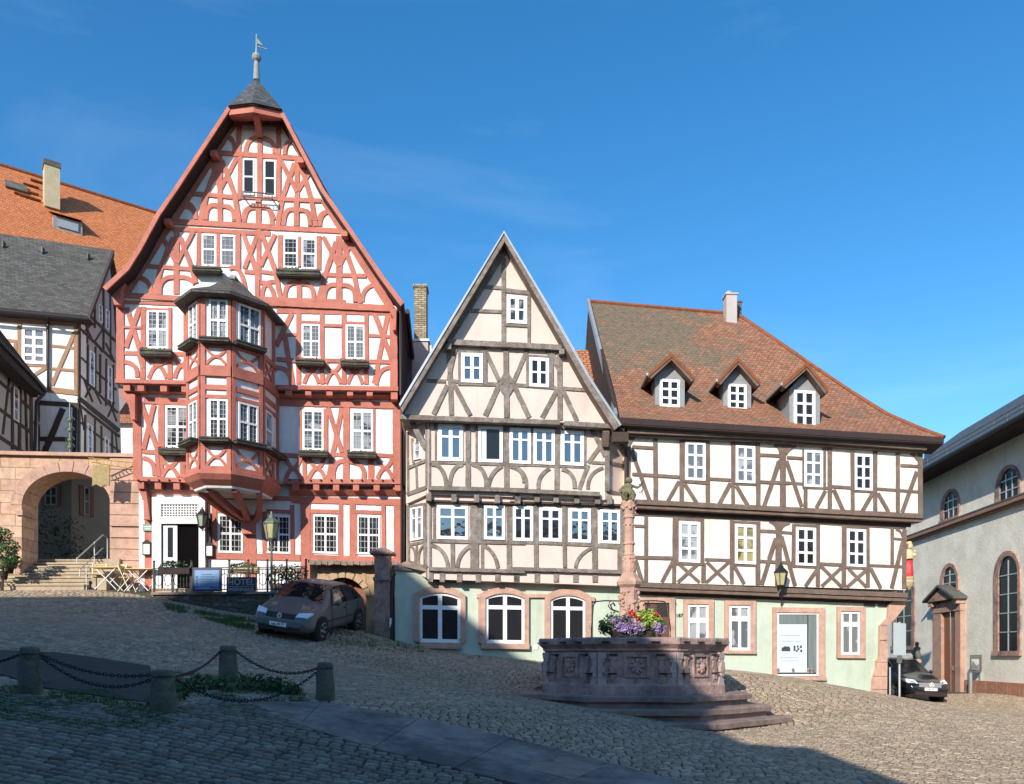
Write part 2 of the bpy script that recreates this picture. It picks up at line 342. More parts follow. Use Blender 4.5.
class Plane:
    """vertical plane through two ground points; d is the distance in front of it"""
    def __init__(s, p, q):
        s.p = Vector((p[0], p[1])); t = Vector((q[0]-p[0], q[1]-p[1])).normalized(); s.t = t
        n = Vector((t.y, -t.x))
        if n.dot(-s.p) < 0: n = -n
        s.n = n
    def P(s, px, py, d=0):
        u, _, v = ray(px, py); o = s.p+s.n*d
        Y = (o.dot(s.n))/(Vector((u, 1)).dot(s.n))
        return (u*Y, Y, 1.6+v*Y)
    def nv(s, t): return (s.n.x*t, s.n.y*t, 0)
def kplane(Y0, k): return Plane((0, Y0), (1, Y0+k))
JIT = [0]
def jit():
    JIT[0] = (JIT[0]+7) % 29; return JIT[0]*.0007
TW = [1.0]
def strip(mb, pl, pts, w, d, t, tile='P', rough=.06):
    """timber: pixel polyline on a facade plane, given width, proud by t"""
    q = []; w = w*TW[0]
    if .045 <= t <= .08: t *= .5
    for i in range(len(pts)-1):
        a, b = pts[i], pts[i+1]; n = max(1, int(math.dist(a, b)/(22 if tile != 'P' else 5)))
        for k in range(n): q.append(lerp(a, b, k/n))
    q.append(pts[-1]); L = []; Rr = []; f = d+t+jit()
    for i, p in enumerate(q):
        a = q[max(0, i-1)]; b = q[min(len(q)-1, i+1)]; dx, dy = b[0]-a[0], b[1]-a[1]; l = math.hypot(dx, dy) or 1
        nx, ny = -dy/l, dx/l; w1 = w/2*(1+random.uniform(-rough, rough)); w2 = w/2*(1+random.uniform(-rough, rough))
        L.append(pl.P(*T[tile](p[0]+nx*w1, p[1]+ny*w1), f)); Rr.append(pl.P(*T[tile](p[0]-nx*w2, p[1]-ny*w2), f))
    bk = pl.nv(-(t+.02)); n = len(q); vs = L+Rr+[tuple(v[k]+bk[k] for k in range(3)) for v in L+Rr]; fs = []
    for i in range(n-1):
        fs += [(i, i+1, n+i+1, n+i), (i, 2*n+i, 2*n+i+1, i+1), (n+i, n+i+1, 3*n+i+1, 3*n+i)]
    fs += [(0, n, 3*n, 2*n), (n-1, 3*n-1, 4*n-1, 2*n-1)]
    mb.idx(vs, fs)
def arcpts(x1, y1, xm, ym, x2, y2, n=8):
    cx, cy = 2*xm-(x1+x2)/2, 2*ym-(y1+y2)/2
    return [((1-t)**2*x1+2*t*(1-t)*cx+t*t*x2, (1-t)**2*y1+2*t*(1-t)*cy+t*t*y2) for t in [i/n for i in range(n+1)]]
def timbers(mb, pl, d, t, text):
    tile = 'P'
    for ln in text.replace(';', '\n').split('\n'):
        s = ln.split()
        if not s: continue
        if s[0][0] == '@': tile = s[0][1]; s = s[1:]
        elif s[0].isalpha() and len(s[0]) == 1 and s[0].isupper(): tile = s[0]; s = s[1:]
        if not s: continue
        if s[0] == 'a':
            v = list(map(float, s[1:])); strip(mb, pl, arcpts(*v[:6]), v[6], d, t, tile)
        elif s[0] == 'c':   # curved cross: xc ytop ymid ybot half w
            xc, yt, ym, yb, h, ww = map(float, s[1:])
            strip(mb, pl, arcpts(xc-h, yt, xc, ym-2, xc+h, yt), ww, d, t, tile)
            strip(mb, pl, arcpts(xc-h, yb, xc, ym+2, xc+h, yb), ww, d, t, tile)
        else:
            v = list(map(float, s)); strip(mb, pl, [(v[i], v[i+1]) for i in range(0, len(v)-1, 2)], v[-1], d, t, tile)
def rectpx(pl, tile, x0, y0, x1, y1, d, sl=0.0):
    s = sl*(x1-x0)
    return [pl.P(*T[tile](x0, y0), d), pl.P(*T[tile](x1, y0+s), d), pl.P(*T[tile](x1, y1+s), d), pl.P(*T[tile](x0, y1), d)]
def slab(mb, pl, tile, pts, d, t):
    f = [pl.P(*T[tile](x, y), d+t) for x, y in pts]; mb.prism(f, pl.nv(-t))
def rslab(mb, pl, tile, x0, y0, x1, y1, d, t, sl=0.0):
    s = sl*(x1-x0); slab(mb, pl, tile, [(x0, y0), (x1, y0+s), (x1, y1+s), (x0, y1)], d, t)
def window(parent, pl, tile, x0, y0, x1, y1, d, cols=2, rows=(.45,), glass='leaded', fr=.12, lead=None, sl=.03, name='window', t=.035, mull=None, fmat=None, bar=.5):
    """white frame with mullion and transoms (part) and a recessed pane (sub-part); rows = transom heights as fractions"""
    mb = MB(); w_, h_ = x1-x0, y1-y0; fw = fr*w_; s = sl*w_
    def q(fx0, fy0, fx1, fy1, dd, tt):
        X0, X1, Y0, Y1 = x0+fx0*w_, x0+fx1*w_, y0+fy0*h_, y0+fy1*h_
        slab(mb, pl, tile, [(X0, Y0+s*fx0), (X1, Y0+s*fx1), (X1, Y1+s*fx1), (X0, Y1+s*fx0)], dd, tt)
    fy = fw/h_; fx = fr
    q(0, 0, 1, fy, d, t); q(0, 1-fy, 1, 1, d, t+.012); q(0, fy, fx, 1-fy, d, t-.001); q(1-fx, fy, 1, 1-fy, d, t-.001)
    m_ = mull or fr
    for c in range(1, cols):
        cx = c/cols; q(cx-m_/2, fy, cx+m_/2, 1-fy, d, t-.004)
    for r_ in rows: q(fx, r_-fy*bar, 1-fx, r_+fy*bar, d, t-.007)
    o = mb.build(name, fmat or M['winwhite'], parent)
    g_ = MB(); g_.face([pl.P(*T[tile](x0+a*w_, y0+b*h_+s*a), d+.012) for a, b in ((.02, .02), (.98, .02), (.98, .98), (.02, .98))])
    g_.build('pane', G[glass], o)
    if lead:
        lb = MB(); nc, nr = lead
        for i in range(1, nc):
            if cols > 1 and abs(i/nc-.5) < .01: continue
            X = x0+w_*i/nc; strip(lb, pl, [(X, y0+fw), (X, y1-fw)], w_*.028, d, .014, tile, 0)
        for j in range(1, nr):
            Y_ = y0+h_*j/nr; strip(lb, pl, [(x0+fw, Y_), (x1-fw, Y_+s)], w_*.028, d, .012, tile, 0)
        lb.build('glazing_bars', M['lead'], o)
    return o
def text_mesh(name, body, size, mtl, parent, origin, right, up, extrude=.006):
    """letters lying in the plane spanned by right/up, centred on origin"""
    cu = bpy.data.curves.new(name, 'FONT'); cu.body = body; cu.size = size; cu.extrude = extrude; cu.align_x = 'CENTER'; cu.align_y = 'CENTER'
    tmp = bpy.data.objects.new(name, cu); COL.objects.link(tmp); dg = bpy.context.evaluated_depsgraph_get(); dg.update()
    me = bpy.data.meshes.new_from_object(tmp.evaluated_get(dg)); bpy.data.objects.remove(tmp); bpy.data.curves.remove(cu)
    r_, u_ = Vector(right).normalized(), Vector(up).normalized(); n_ = r_.cross(u_); b0 = base(parent) if parent else Vector((0, 0, 0)); o_ = Vector(origin)-b0
    for v in me.vertices: c = v.co.copy(); v.co = o_+r_*c.x+u_*c.y+n_*c.z
    me.materials.clear(); me.materials.append(mtl); me.name = name
    o = bpy.data.objects.new(name, me); COL.objects.link(o)
    if parent: o.parent = parent
    return o
def leaves(mb, c, rad, n, s, flat=1.0, rnd=random):
    """leaf-sized quads scattered through an ellipsoid"""
    for _ in range(n):
        while True:
            p = [rnd.uniform(-1, 1) for _ in range(3)]
            if p[0]**2+p[1]**2+p[2]**2 <= 1: break
        k = noise.noise(Vector((c[0]+p[0]*rad[0], c[1]+p[1]*rad[1], c[2]+p[2]*rad[2]))*4.0)
        if k < -.28: continue
        o = Vector((c[0]+p[0]*rad[0], c[1]+p[1]*rad[1], c[2]+p[2]*rad[2]))
        a = Vector((rnd.gauss(0, 1), rnd.gauss(0, 1), rnd.gauss(0, .6))).normalized(); b = a.cross(Vector((rnd.gauss(0, 1), rnd.gauss(0, 1), rnd.gauss(0, 1)))).normalized()
        q = s*rnd.uniform(.6, 1.3)
        mb.face([tuple(o-a*q), tuple(o+b*q*.5), tuple(o+a*q), tuple(o-b*q*.5)])
# ------------------------------------------------------------ the sloping square
def wp(px, py, Y): return (((px-512)/800)*Y, Y, 1.6+(655-py)/800*Y)
ctl = [(0, 0, 0), (-4, 1, .35), (6, 0, -.2), (0, 6, .0), wp(512, 784, 10), wp(1024, 784, 11), wp(0, 784, 7.6), wp(250, 784, 8.8), wp(800, 784, 10.6),
       wp(30, 695, 12), wp(163, 714, 11.6), wp(228, 682, 15), wp(325, 701, 13.7), wp(0, 640, 16.5), wp(150, 640, 18), wp(250, 660, 18), wp(400, 700, 14.5),
       wp(320, 641, 22.0), wp(262, 634, 22.0), wp(200, 618, 24), wp(0, 590, 26.5), wp(80, 590, 26.5), wp(150, 597, 25.8), wp(0, 612, 22), wp(360, 630, 25),
       wp(395, 645, 26), wp(460, 654, 25.6), wp(535, 662, 25.4), wp(450, 680, 19.5), wp(600, 668, 25.5), wp(650, 667, 25.8), wp(775, 678, 26), wp(880, 697, 26.3),
       wp(905, 703, 28), wp(950, 702, 30), wp(1024, 697, 30.5), wp(1024, 722, 20), wp(905, 690, 41), wp(940, 691, 38),
       wp(520, 695, 18.6), wp(640, 719, 16.1), wp(585, 709, 16.6), wp(787, 725, 17.3), wp(740, 676, 21.5), wp(700, 731, 15.8), wp(850, 730, 16), wp(1024, 750, 15),
       (-30, 20, 5.5), (-30, 0, 2.5), (-25, -20, 1.5), (10, -20, 0), (30, 0, -.6), (40, 30, -.3), (35, 60, -.4), (0, 60, 2.5), (-30, 60, 6.5), (-9, 40, 4.5)]
ctl = np.array(ctl)
def _phi(r2): return np.where(r2 > 1e-9, r2*np.log(np.maximum(r2, 1e-9)), 0)
_n = len(ctl); _d = ((ctl[:, None, :2]-ctl[None, :, :2])**2).sum(-1)
_A = np.zeros((_n+3, _n+3)); _A[:_n, :_n] = _phi(_d)+np.eye(_n)*.35; _A[:_n, _n] = 1; _A[:_n, _n+1:] = ctl[:, :2]; _A[_n, :_n] = 1; _A[_n+1:, :_n] = ctl[:, :2].T
_b = np.zeros(_n+3); _b[:_n] = ctl[:, 2]; _w = np.linalg.solve(_A, _b)
def gz(x, y):
    x = np.asarray(x, float); y = np.asarray(y, float); cx = np.clip(x, -34, 44); cy = np.clip(y, -24, 64)
    r2 = (cx[..., None]-ctl[:, 0])**2+(cy[..., None]-ctl[:, 1])**2
    z = _phi(r2)@_w[:_n]+_w[_n]+cx*_w[_n+1]+cy*_w[_n+2]
    return z
def g1(x, y): return float(gz(x, y))
def grid_sheet(name, xs, ys, mtl, dz=0):
    X, Yg = np.meshgrid(xs, ys); Z = gz(X, Yg)+dz; v = np.stack([X.ravel(), Yg.ravel(), Z.ravel()], 1)
    nx, ny = len(xs), len(ys); i = (np.arange(ny-1)[:, None]*nx+np.arange(nx-1)[None, :]).ravel()
    f = np.stack([i, i+1, i+nx+1, i+nx], 1)
    me = bpy.data.meshes.new(name); me.from_pydata(v.tolist(), [], f.tolist()); me.materials.append(mtl)
    me.polygons.foreach_set('use_smooth', [True]*len(me.polygons)); o = bpy.data.objects.new(name, me); COL.objects.link(o); return o

def groundmat():
    m = bpy.data.materials.new('earth_and_moss_joints'); m.use_nodes = True; n = m.node_tree; L = n.links; b = n.nodes['Principled BSDF']; b.inputs['Roughness'].default_value = .95
    t = n.nodes.new('ShaderNodeTexCoord')
    a1 = n.nodes.new('ShaderNodeTexNoise'); a1.inputs['Scale'].default_value = .55; a1.inputs['Detail'].default_value = 9; L.new(t.outputs['Object'], a1.inputs['Vector'])
    a2 = n.nodes.new('ShaderNodeTexNoise'); a2.inputs['Scale'].default_value = 14; a2.inputs['Detail'].default_value = 6; L.new(t.outputs['Object'], a2.inputs['Vector'])
    r = n.nodes.new('ShaderNodeMapRange'); r.inputs[1].default_value = .42; r.inputs[2].default_value = .60; L.new(a1.outputs['Fac'], r.inputs[0])
    mm = n.nodes.new('ShaderNodeMix'); mm.data_type = 'RGBA'; L.new(r.outputs[0], mm.inputs[0]); mm.inputs[6].default_value = (.075, .06, .042, 1); mm.inputs[7].default_value = (.055, .065, .028, 1)
    r2 = n.nodes.new('ShaderNodeMapRange'); r2.inputs[1].default_value = .3; r2.inputs[2].default_value = .7; r2.inputs[3].default_value = .6; r2.inputs[4].default_value = 1.4; L.new(a2.outputs['Fac'], r2.inputs[0])
    vm = n.nodes.new('ShaderNodeVectorMath'); vm.operation = 'SCALE'; L.new(mm.outputs[2], vm.inputs[0]); L.new(r2.outputs[0], vm.inputs['Scale']); L.new(vm.outputs[0], b.inputs['Base Color'])
    bp = n.nodes.new('ShaderNodeBump'); bp.inputs['Strength'].default_value = .8; bp.inputs['Distance'].default_value = .03; L.new(a2.outputs['Fac'], bp.inputs['Height']); L.new(bp.outputs[0], b.inputs['Normal'])
    return m
M['earth'] = groundmat()
xs = np.concatenate([[-900, -300, -120, -60], np.arange(-36, 46, .5), [60, 120, 300, 900]])
ys = np.concatenate([[-300, -120, -50], np.arange(-26, 66, .5), [90, 150, 400, 1500]])
lbl(grid_sheet('ground', xs, ys, M['earth']), None, None, kind='structure')

def stonemat(name, lo, mid, hi, moss, mossamt, msc=.35):
    m = bpy.data.materials.new(name); m.use_nodes = True; n = m.node_tree; L = n.links; b = n.nodes['Principled BSDF']; b.inputs['Roughness'].default_value = .85; b.inputs['Specular IOR Level'].default_value = .3
    at = n.nodes.new('ShaderNodeAttribute'); at.attribute_name = 'tone'
    cr = n.nodes.new('ShaderNodeValToRGB'); cr.color_ramp.elements[0].color = (*lo, 1); cr.color_ramp.elements[1].color = (*hi, 1)
    e_ = cr.color_ramp.elements.new(.5); e_.color = (*mid, 1); L.new(at.outputs['Fac'], cr.inputs[0])
    t = n.nodes.new('ShaderNodeTexCoord')
    a1 = n.nodes.new('ShaderNodeTexNoise'); a1.inputs['Scale'].default_value = msc; a1.inputs['Detail'].default_value = 10; a1.inputs['Roughness'].default_value = .7; L.new(t.outputs['Object'], a1.inputs['Vector'])
    r = n.nodes.new('ShaderNodeMapRange'); r.inputs[1].default_value = .66-.3*mossamt; r.inputs[2].default_value = .86-.3*mossamt; r.inputs[4].default_value = .75; L.new(a1.outputs['Fac'], r.inputs[0])
    mm = n.nodes.new('ShaderNodeMix'); mm.data_type = 'RGBA'; L.new(r.outputs[0], mm.inputs[0]); L.new(cr.outputs[0], mm.inputs[6]); mm.inputs[7].default_value = (*moss, 1)
    a2 = n.nodes.new('ShaderNodeTexNoise'); a2.inputs['Scale'].default_value = 26; a2.inputs['Detail'].default_value = 7; L.new(t.outputs['Object'], a2.inputs['Vector'])
    r2 = n.nodes.new('ShaderNodeMapRange'); r2.inputs[1].default_value = .3; r2.inputs[2].default_value = .7; r2.inputs[3].default_value = .78; r2.inputs[4].default_value = 1.22; L.new(a2.outputs['Fac'], r2.inputs[0])
    vm = n.nodes.new('ShaderNodeVectorMath'); vm.operation = 'SCALE'; L.new(mm.outputs[2], vm.inputs[0]); L.new(r2.outputs[0], vm.inputs['Scale']); L.new(vm.outputs[0], b.inputs['Base Color'])
    bp = n.nodes.new('ShaderNodeBump'); bp.inputs['Strength'].default_value = .5; bp.inputs['Distance'].default_value = .012; L.new(a2.outputs['Fac'], bp.inputs['Height']); L.new(bp.outputs[0], b.inputs['Normal'])
    return m
M['sett'] = stonemat('granite_setts', (.225, .172, .125), (.35, .265, .185), (.50, .39, .275), (.22, .20, .10), .42)
M['settdark'] = stonemat('dark_basalt_setts', (.105, .092, .072), (.185, .165, .13), (.29, .26, .21), (.075, .10, .04), .5, .5)

# keep-out shapes for the stones, in plan
def poly_px(pts):   # ground polygon from points seen on the square: (px, py) -> intersect the sloping ground
    out_ = []
    for px, py in pts:
        u, _, v = ray(px, py); lo, hi = 4.0, 45.0
        Ys = np.linspace(lo, hi, 1200); zz = gz(u*Ys, Ys); dd = 1.6+v*Ys-zz; k = np.argmax(dd <= 0)
        if dd[k] > 0: k = len(Ys)-1
        out_.append((u*Ys[k], Ys[k]))
    return out_
def inside(x, y, poly):
    n = len(poly); r_ = np.zeros(len(x), bool)
    for i in range(n):
        x1, y1 = poly[i]; x2, y2 = poly[(i+1) % n]
        c = ((y1 > y) != (y2 > y)); xi = (x2-x1)*(y-y1)/((y2-y1) if abs(y2-y1) > 1e-9 else 1e-9)+x1; r_ ^= c & (x < xi)
    return r_
STRIP = poly_px([(243, 703), (300, 702), (400, 716), (512, 740), (700, 790), (545, 800), (470, 775), (340, 742)])
PATCH = poly_px([(0, 652), (60, 655), (150, 668), (155, 706), (46, 690), (0, 676)])
FC = (2.84, 19.2)
def setts(name, region, holes, sx, sy, mtl, warp, seed, gap=.012, hgt=.03, rough=1.0):
    rng = np.random.default_rng(seed); bx0 = min(p[0] for p in region)-1; bx1 = max(p[0] for p in region)+1; by0 = min(p[1] for p in region)-2; by1 = max(p[1] for p in region)+2
    CX = []; CY = []; WX = []; rows = np.arange(by0, by1, sy)
    for r_ in rows:
        n = int((bx1-bx0)/sx*1.3); wd = sx*rng.uniform(.78, 1.2, n); x = bx0+np.cumsum(wd)-rng.uniform(0, sx); CX.append(x-wd/2); WX.append(wd); CY.append(np.full(n, r_))
    CX = np.concatenate(CX); CY = np.concatenate(CY); WX = np.concatenate(WX); n = len(CX); SYv = np.full(n, sy)
    hw = (WX-gap*rng.uniform(.6, 1.8, n))/2; hh = (SYv-gap*rng.uniform(.6, 1.8, n))/2
    ox = np.stack([-hw, hw, hw, -hw], 1); oy = np.stack([-hh, -hh, hh, hh], 1)
    ox = ox+rng.normal(0, .003*rough, ox.shape); oy = oy+rng.normal(0, .003*rough, oy.shape)
    def place(ax, ay): return warp(CX[:, None]+ax, CY[:, None]+ay)
    bxx, byy = place(ox, oy); ins = .80
    mxx, myy = place(ox*.965, oy*.96); txx, tyy = place(ox*.86, oy*.82)
    cx, cy = bxx.mean(1), byy.mean(1); keep = inside(cx, cy, region)
    for h in holes: keep &= ~inside(cx, cy, h)
    keep &= (np.abs(cx) < cy*.68+1.2) & (cy > 5.5)
    keep &= ~(((cx-FC[0])**2+(cy-FC[1])**2) < 2.3**2)
    bxx, byy, mxx, myy, txx, tyy = [k[keep] for k in (bxx, byy, mxx, myy, txx, tyy)]; n = len(bxx)
    hg = hgt*rng.uniform(.82, 1.14, n)[:, None]; tilt = rng.normal(0, .003*rough, (n, 4)); low = 0.0+gz(cx[keep], cy[keep])[:, None]
    gx = gz(txx, tyy); gm = gz(mxx, myy); gb = gz(bxx, byy)
    V = np.concatenate([np.stack([bxx, byy, gb-.02], 2), np.stack([mxx, myy, gm+hg*.55+tilt*.6], 2), np.stack([txx, tyy, gx+hg+tilt], 2)], 1).reshape(-1, 3)
    fb = []
    for a_ in range(4):
        b_ = (a_+1) % 4; fb += [[a_, b_, 4+b_, 4+a_], [4+a_, 4+b_, 8+b_, 8+a_]]
    fb.append([8, 9, 10, 11]); fb = np.array(fb); Fc = (fb[None]+(np.arange(n)*12)[:, None, None]).reshape(-1, 4)
    me = bpy.data.meshes.new(name); me.vertices.add(len(V)); me.vertices.foreach_set('co', V.ravel()); me.loops.add(Fc.size); me.loops.foreach_set('vertex_index', Fc.ravel())
    me.polygons.add(len(Fc)); me.polygons.foreach_set('loop_start', np.arange(0, Fc.size, 4)); me.polygons.foreach_set('loop_total', np.full(len(Fc), 4)); me.update(calc_edges=True)
    tone = np.repeat(np.clip(rng.normal(.5, .2, n), 0, 1), 12); at = me.attributes.new('tone', 'FLOAT', 'POINT'); at.data.foreach_set('value', tone)
    me.materials.append(mtl); o = bpy.data.objects.new(name, me); COL.objects.link(o); lbl(o, None, None, kind='structure'); print(name, n); return o
def warp_sq(x, y):   # wavering, slightly fanned courses running across the slope
    return x+.05*np.sin(y*1.7+x*.4), y+.55*np.sin(x*.42+.6)+.06*np.sin(x*1.35+y*.25)+.07*x
def warp_fg(x, y):
    c, s_ = math.cos(-.24), math.sin(-.24); X = x*c-y*s_; Y_ = x*s_+y*c
    return X+.04*np.sin(Y_*2.1), Y_+.06*np.sin(X*.9)
near = [(-14, 5)]+[STRIP[0], STRIP[-1], STRIP[-2], STRIP[-3], STRIP[-4]]+[(4.5, 5)]
SQ = [(-22, 5), (26, 5), (26, 29), (20, 33), (14.6, 33), (14.6, 27.4), (4.6, 26.3), (-4.1, 25.9), (-6.5, 26.2), (-8.4, 25.6), (-11.5, 25.6), (-13.5, 26.4), (-22, 26.6)]
FG = [(-16, 1), (2.5, 3), STRIP[4], STRIP[5], STRIP[6], STRIP[7], STRIP[0], (STRIP[0][0]-.4, STRIP[0][1]+.6), poly_px([(163, 714)])[0], poly_px([(30, 697)])[0], (-14, 12)]
BELT = poly_px([(930, 690), (1040, 690), (1040, 716), (985, 706)])
setts('cobbled_square', SQ, [STRIP, FG, PATCH], .165, .125, M['sett'], warp_sq, 3, .020, .026, .5)
setts('foreground_cobbles', FG, [STRIP, PATCH], .20, .15, M['settdark'], warp_fg, 5, .030, .040, 1.1)
def sheet_poly(name, poly, dz, mtl, kind='structure', skirt=.06, divs=1):
    bm = bmesh.new(); vsx = [bm.verts.new((x, y, 0)) for x, y in poly]; bm.faces.new(vsx)
    bmesh.ops.triangulate(bm, faces=bm.faces[:])
    for _ in range(3): bmesh.ops.subdivide_edges(bm, edges=bm.edges[:], cuts=1, use_grid_fill=True)
    for v in bm.verts: v.co.z = g1(v.co.x, v.co.y)+dz
    r_ = bmesh.ops.extrude_edge_only(bm, edges=[e for e in bm.edges if e.is_boundary]);
    for v in [g for g in r_['geom'] if isinstance(g, bmesh.types.BMVert)]: v.co.z -= skirt
    bmesh.ops.recalc_face_normals(bm, faces=bm.faces); me = bpy.data.meshes.new(name); bm.to_mesh(me); bm.free(); me.materials.append(mtl)
    o = bpy.data.objects.new(name, me); COL.objects.link(o); lbl(o, None, None, kind=kind); return o
# the flagstone walk: separate big slabs with joints
def flagmesh():
    top = poly_px([(243, 703), (322, 704), (420, 720), (512, 740), (610, 765), (700, 790)]); bot = poly_px([(243, 703.5), (300, 727), (372, 751), (455, 771), (530, 790), (600, 806)])
    k = 0
    for i in range(5):
        a_, b_, c_, d_ = top[i], top[i+1], bot[i+1], bot[i]; cx = sum(p[0] for p in (a_, b_, c_, d_))/4; cy = sum(p[1] for p in (a_, b_, c_, d_))/4
        for j in (0, 1):
            t0, t1 = (0, .5) if j == 0 else (.5, 1)
            q = [lerp(a_, d_, t0), lerp(b_, c_, t0), lerp(b_, c_, t1), lerp(a_, d_, t1)]
            if i == 0: q = [a_, b_, c_] if j == 0 else None
            if q is None: continue
            mx_ = [sum(p[k_] for p in q)/len(q) for k_ in (0, 1)]
            q = [lerp(p, tuple(mx_), .012) for p in q]
            yield q
mb = MB()
for q in flagmesh():
    bm_ = [(x, y, g1(x, y)+.035) for x, y in q]; mb.prism(bm_, (0, 0, -.08))
lbl(mb.build('flagstone_walk', M['flag']), None, None, kind='structure')
cv = poly_px([(512, 768), (546, 757), (603, 770), (572, 783)]); mb = MB(); mb.prism([(x, y, g1(x, y)+.046) for x, y in cv], (0, 0, -.03))
mb.build('utility_cover_slab', mat('rusty_stone_cover', (.24, .185, .15), .8, .25, 6, bump=.6))
lbl(bpy.data.objects['utility_cover_slab'], 'brownish square access slab let into the grey flagstone walk', 'access cover')
M['patch'] = mat('dark_stone_patch', (.085, .078, .068), 1.0, .2, 2, spec=.1, bump=.4, bscale=8)
sheet_poly('dark_paving', PATCH, .04, M['patch'])
0 and sheet_poly('side_street', BELT, .03, mat('grey_green_street', (.20, .21, .17), .9, .2, 4, bump=.6, bscale=12))
# ------------------------------------------------------------ the houses on the near side of the square (behind the camera) that shade it
mb = MB(); hs1 = thing('tall_gabled_house', (-18, -5, 0), 'tall rendered gabled house on the shaded near side of the square', 'house')
prof = [(-60, 17.8), (-29.6, 19.7), (-24.8, 20.75), (-18.9, 21.9), (-15.0, 18.9), (-9.2, 15.34)]
mb.prism([(x, -5, z) for x, z in [(-60, -.5)]+prof+[(-9.2, -.5)]], (0, -10, 0)); mb.build('wall', M['sandworn'], hs1)
rb = MB()
for a_, b_ in zip(prof, prof[1:]): rb.prism([(a_[0], -4.7, a_[1]+.02), (b_[0], -4.7, b_[1]+.02), (b_[0], -4.7, b_[1]+.2), (a_[0], -4.7, a_[1]+.2)], (0, -10.6, 0))
rb.build('roof', M['slateflat'], hs1)
mb = MB(); mb.prism([(-9.19, -5, -.5), (-9.19, -5, 15.34), (-7.35, -5, 14.2), (-7.35, -5, -.5)], (0, -2.2, 0)); mb.build('added_shade_bay', M['sandworn'], hs1)  # unseen bay added, its depth shaped to set the fountain's shadow edge
mb = MB(); hs2 = thing('low_wing_house', (-4.5, -5, 0), 'lower rendered wing beside the tall gabled house on the near side', 'house')
prof2 = [(-7.3, 12.2), (-6.9, 12.0), (-5.1, 10.6), (-3.9, 10.4), (-2.5, 8.6)]
mb.prism([(x, -5, z) for x, z in [(-7.3, -.5)]+prof2+[(-2.5, -.5)]], (0, -9, 0)); mb.build('wall', M['greyplaster'], hs2)
rb = MB()
for a_, b_ in zip(prof2, prof2[1:]): rb.prism([(a_[0], -4.8, a_[1]+.02), (b_[0], -4.8, b_[1]+.02), (b_[0], -4.8, b_[1]+.15), (a_[0], -4.8, a_[1]+.15)], (0, -9.4, 0))
rb.build('roof', M['tileold'], hs2)
pl_ = Plane((-31, -5), (0, -5))
for t__, x0, x1, zm in ((hs1, -29, -8, 9), (hs2, -6.4, -2.6, 8)):
    z_ = 1.2
    while z_ < zm:
        k = x0
        while k < x1: wb = MB(); wb.box((k+.6, -4.97, z_+.7), (1.1, .09, 1.5)); wo = wb.build('window', M['winwhite'], t__); pb = MB(); pb.box((k+.33, -4.92, z_+.7), (.42, .02, 1.3)); pb.box((k+.87, -4.92, z_+.7), (.42, .02, 1.3)); pb.build('pane', G['dark'], wo); k += 2.3
        z_ += 3
for nm, lab, x0, x1, ze, zr, mw, mr in (('added_town_house', 'plain grey unseen town house added to block low sky, left of three', -6, 8, 8.5, 13.5, M['greyplaster'], M['tileold']),  # added unseen row, keeps bright low sky out of the window reflections
                                        ('added_town_house', 'white unseen town house added to block low sky, middle of three', 8.2, 22, 9.2, 14.0, M['ivory'], M['slateflat']),
                                        ('added_town_house', 'sandstone-coloured unseen town house added to block low sky, right of three', 22.2, 44, 8.2, 13.0, M['sandworn'], M['tileold'])):
    t__ = thing(nm, ((x0+x1)/2, -24, 0), lab, 'house', 'unseen town houses added behind the viewer to darken window reflections'); mb = MB()
    mb.prism([(x0, -24, -1), (x0, -24, ze), (x0, -28, zr), (x0, -32, ze), (x0, -32, -1)], (x1-x0, 0, 0)); mb.build('wall', mw, t__)
    mb = MB(); mb.prism([(x0-.1, -23.6, ze-.3), (x0-.1, -28, zr+.15), (x0-.1, -28, zr+.35), (x0-.1, -23.6, ze-.1)], (x1-x0+.2, 0, 0)); mb.prism([(x0-.1, -32.4, ze-.3), (x0-.1, -28, zr+.15), (x0-.1, -28, zr+.35), (x0-.1, -32.4, ze-.1)], (x1-x0+.2, 0, 0)); mb.build('roof', mr, t__)
    for fl in range(3):
        k = x0+1.2
        while k < x1-1.5: wb = MB(); wb.box((k+.5, -23.97, 1.6+fl*2.8), (1.0, .09, 1.5)); wo = wb.build('window', M['winwhite'], t__); pb = MB(); pb.box((k+.5, -23.92, 1.6+fl*2.8), (.8, .02, 1.3)); pb.build('pane', G['dark'], wo); k += 2.4
# ------------------------------------------------------------ red half-timbered inn
PR = kplane(28.0, .08)
inn = thing('timbered_inn', (-9, 27.5, 3.4), 'tall red and white half-timbered inn with steep gable, slate cap and two-storey oriel', 'inn')
def wallpoly(parent, pl, tile, pts, d, depth, m_, name='wall'):
    mb = MB(); mb.prism([pl.P(*T[tile](x, y), d) for x, y in pts], pl.nv(-depth)); return mb.build(name, m_, parent)
wallpoly(inn, PR, 'P', [(139, 482), (405, 488), (405, 640), (139, 640)], 0, 11, M['white'], 'ground_floor_wall')
wallpoly(inn, PR, 'P', [(134, 394), (399.5, 400), (399.5, 486), (134, 479)], .3, 11.3, M['white'], 'first_floor_wall')
wallpoly(inn, PR, 'P', [(117, 300), (397, 306), (397, 388), (117, 382)], .6, 11.6, M['white'], 'second_floor_wall')
wallpoly(inn, PR, 'P', [(122, 300), (150, 262), (188, 191), (232, 122), (279, 122), (340, 228), (392, 306)], .66, 11.6, M['white'], 'gable_wall')
TW[0] = 1.0
tb = MB()
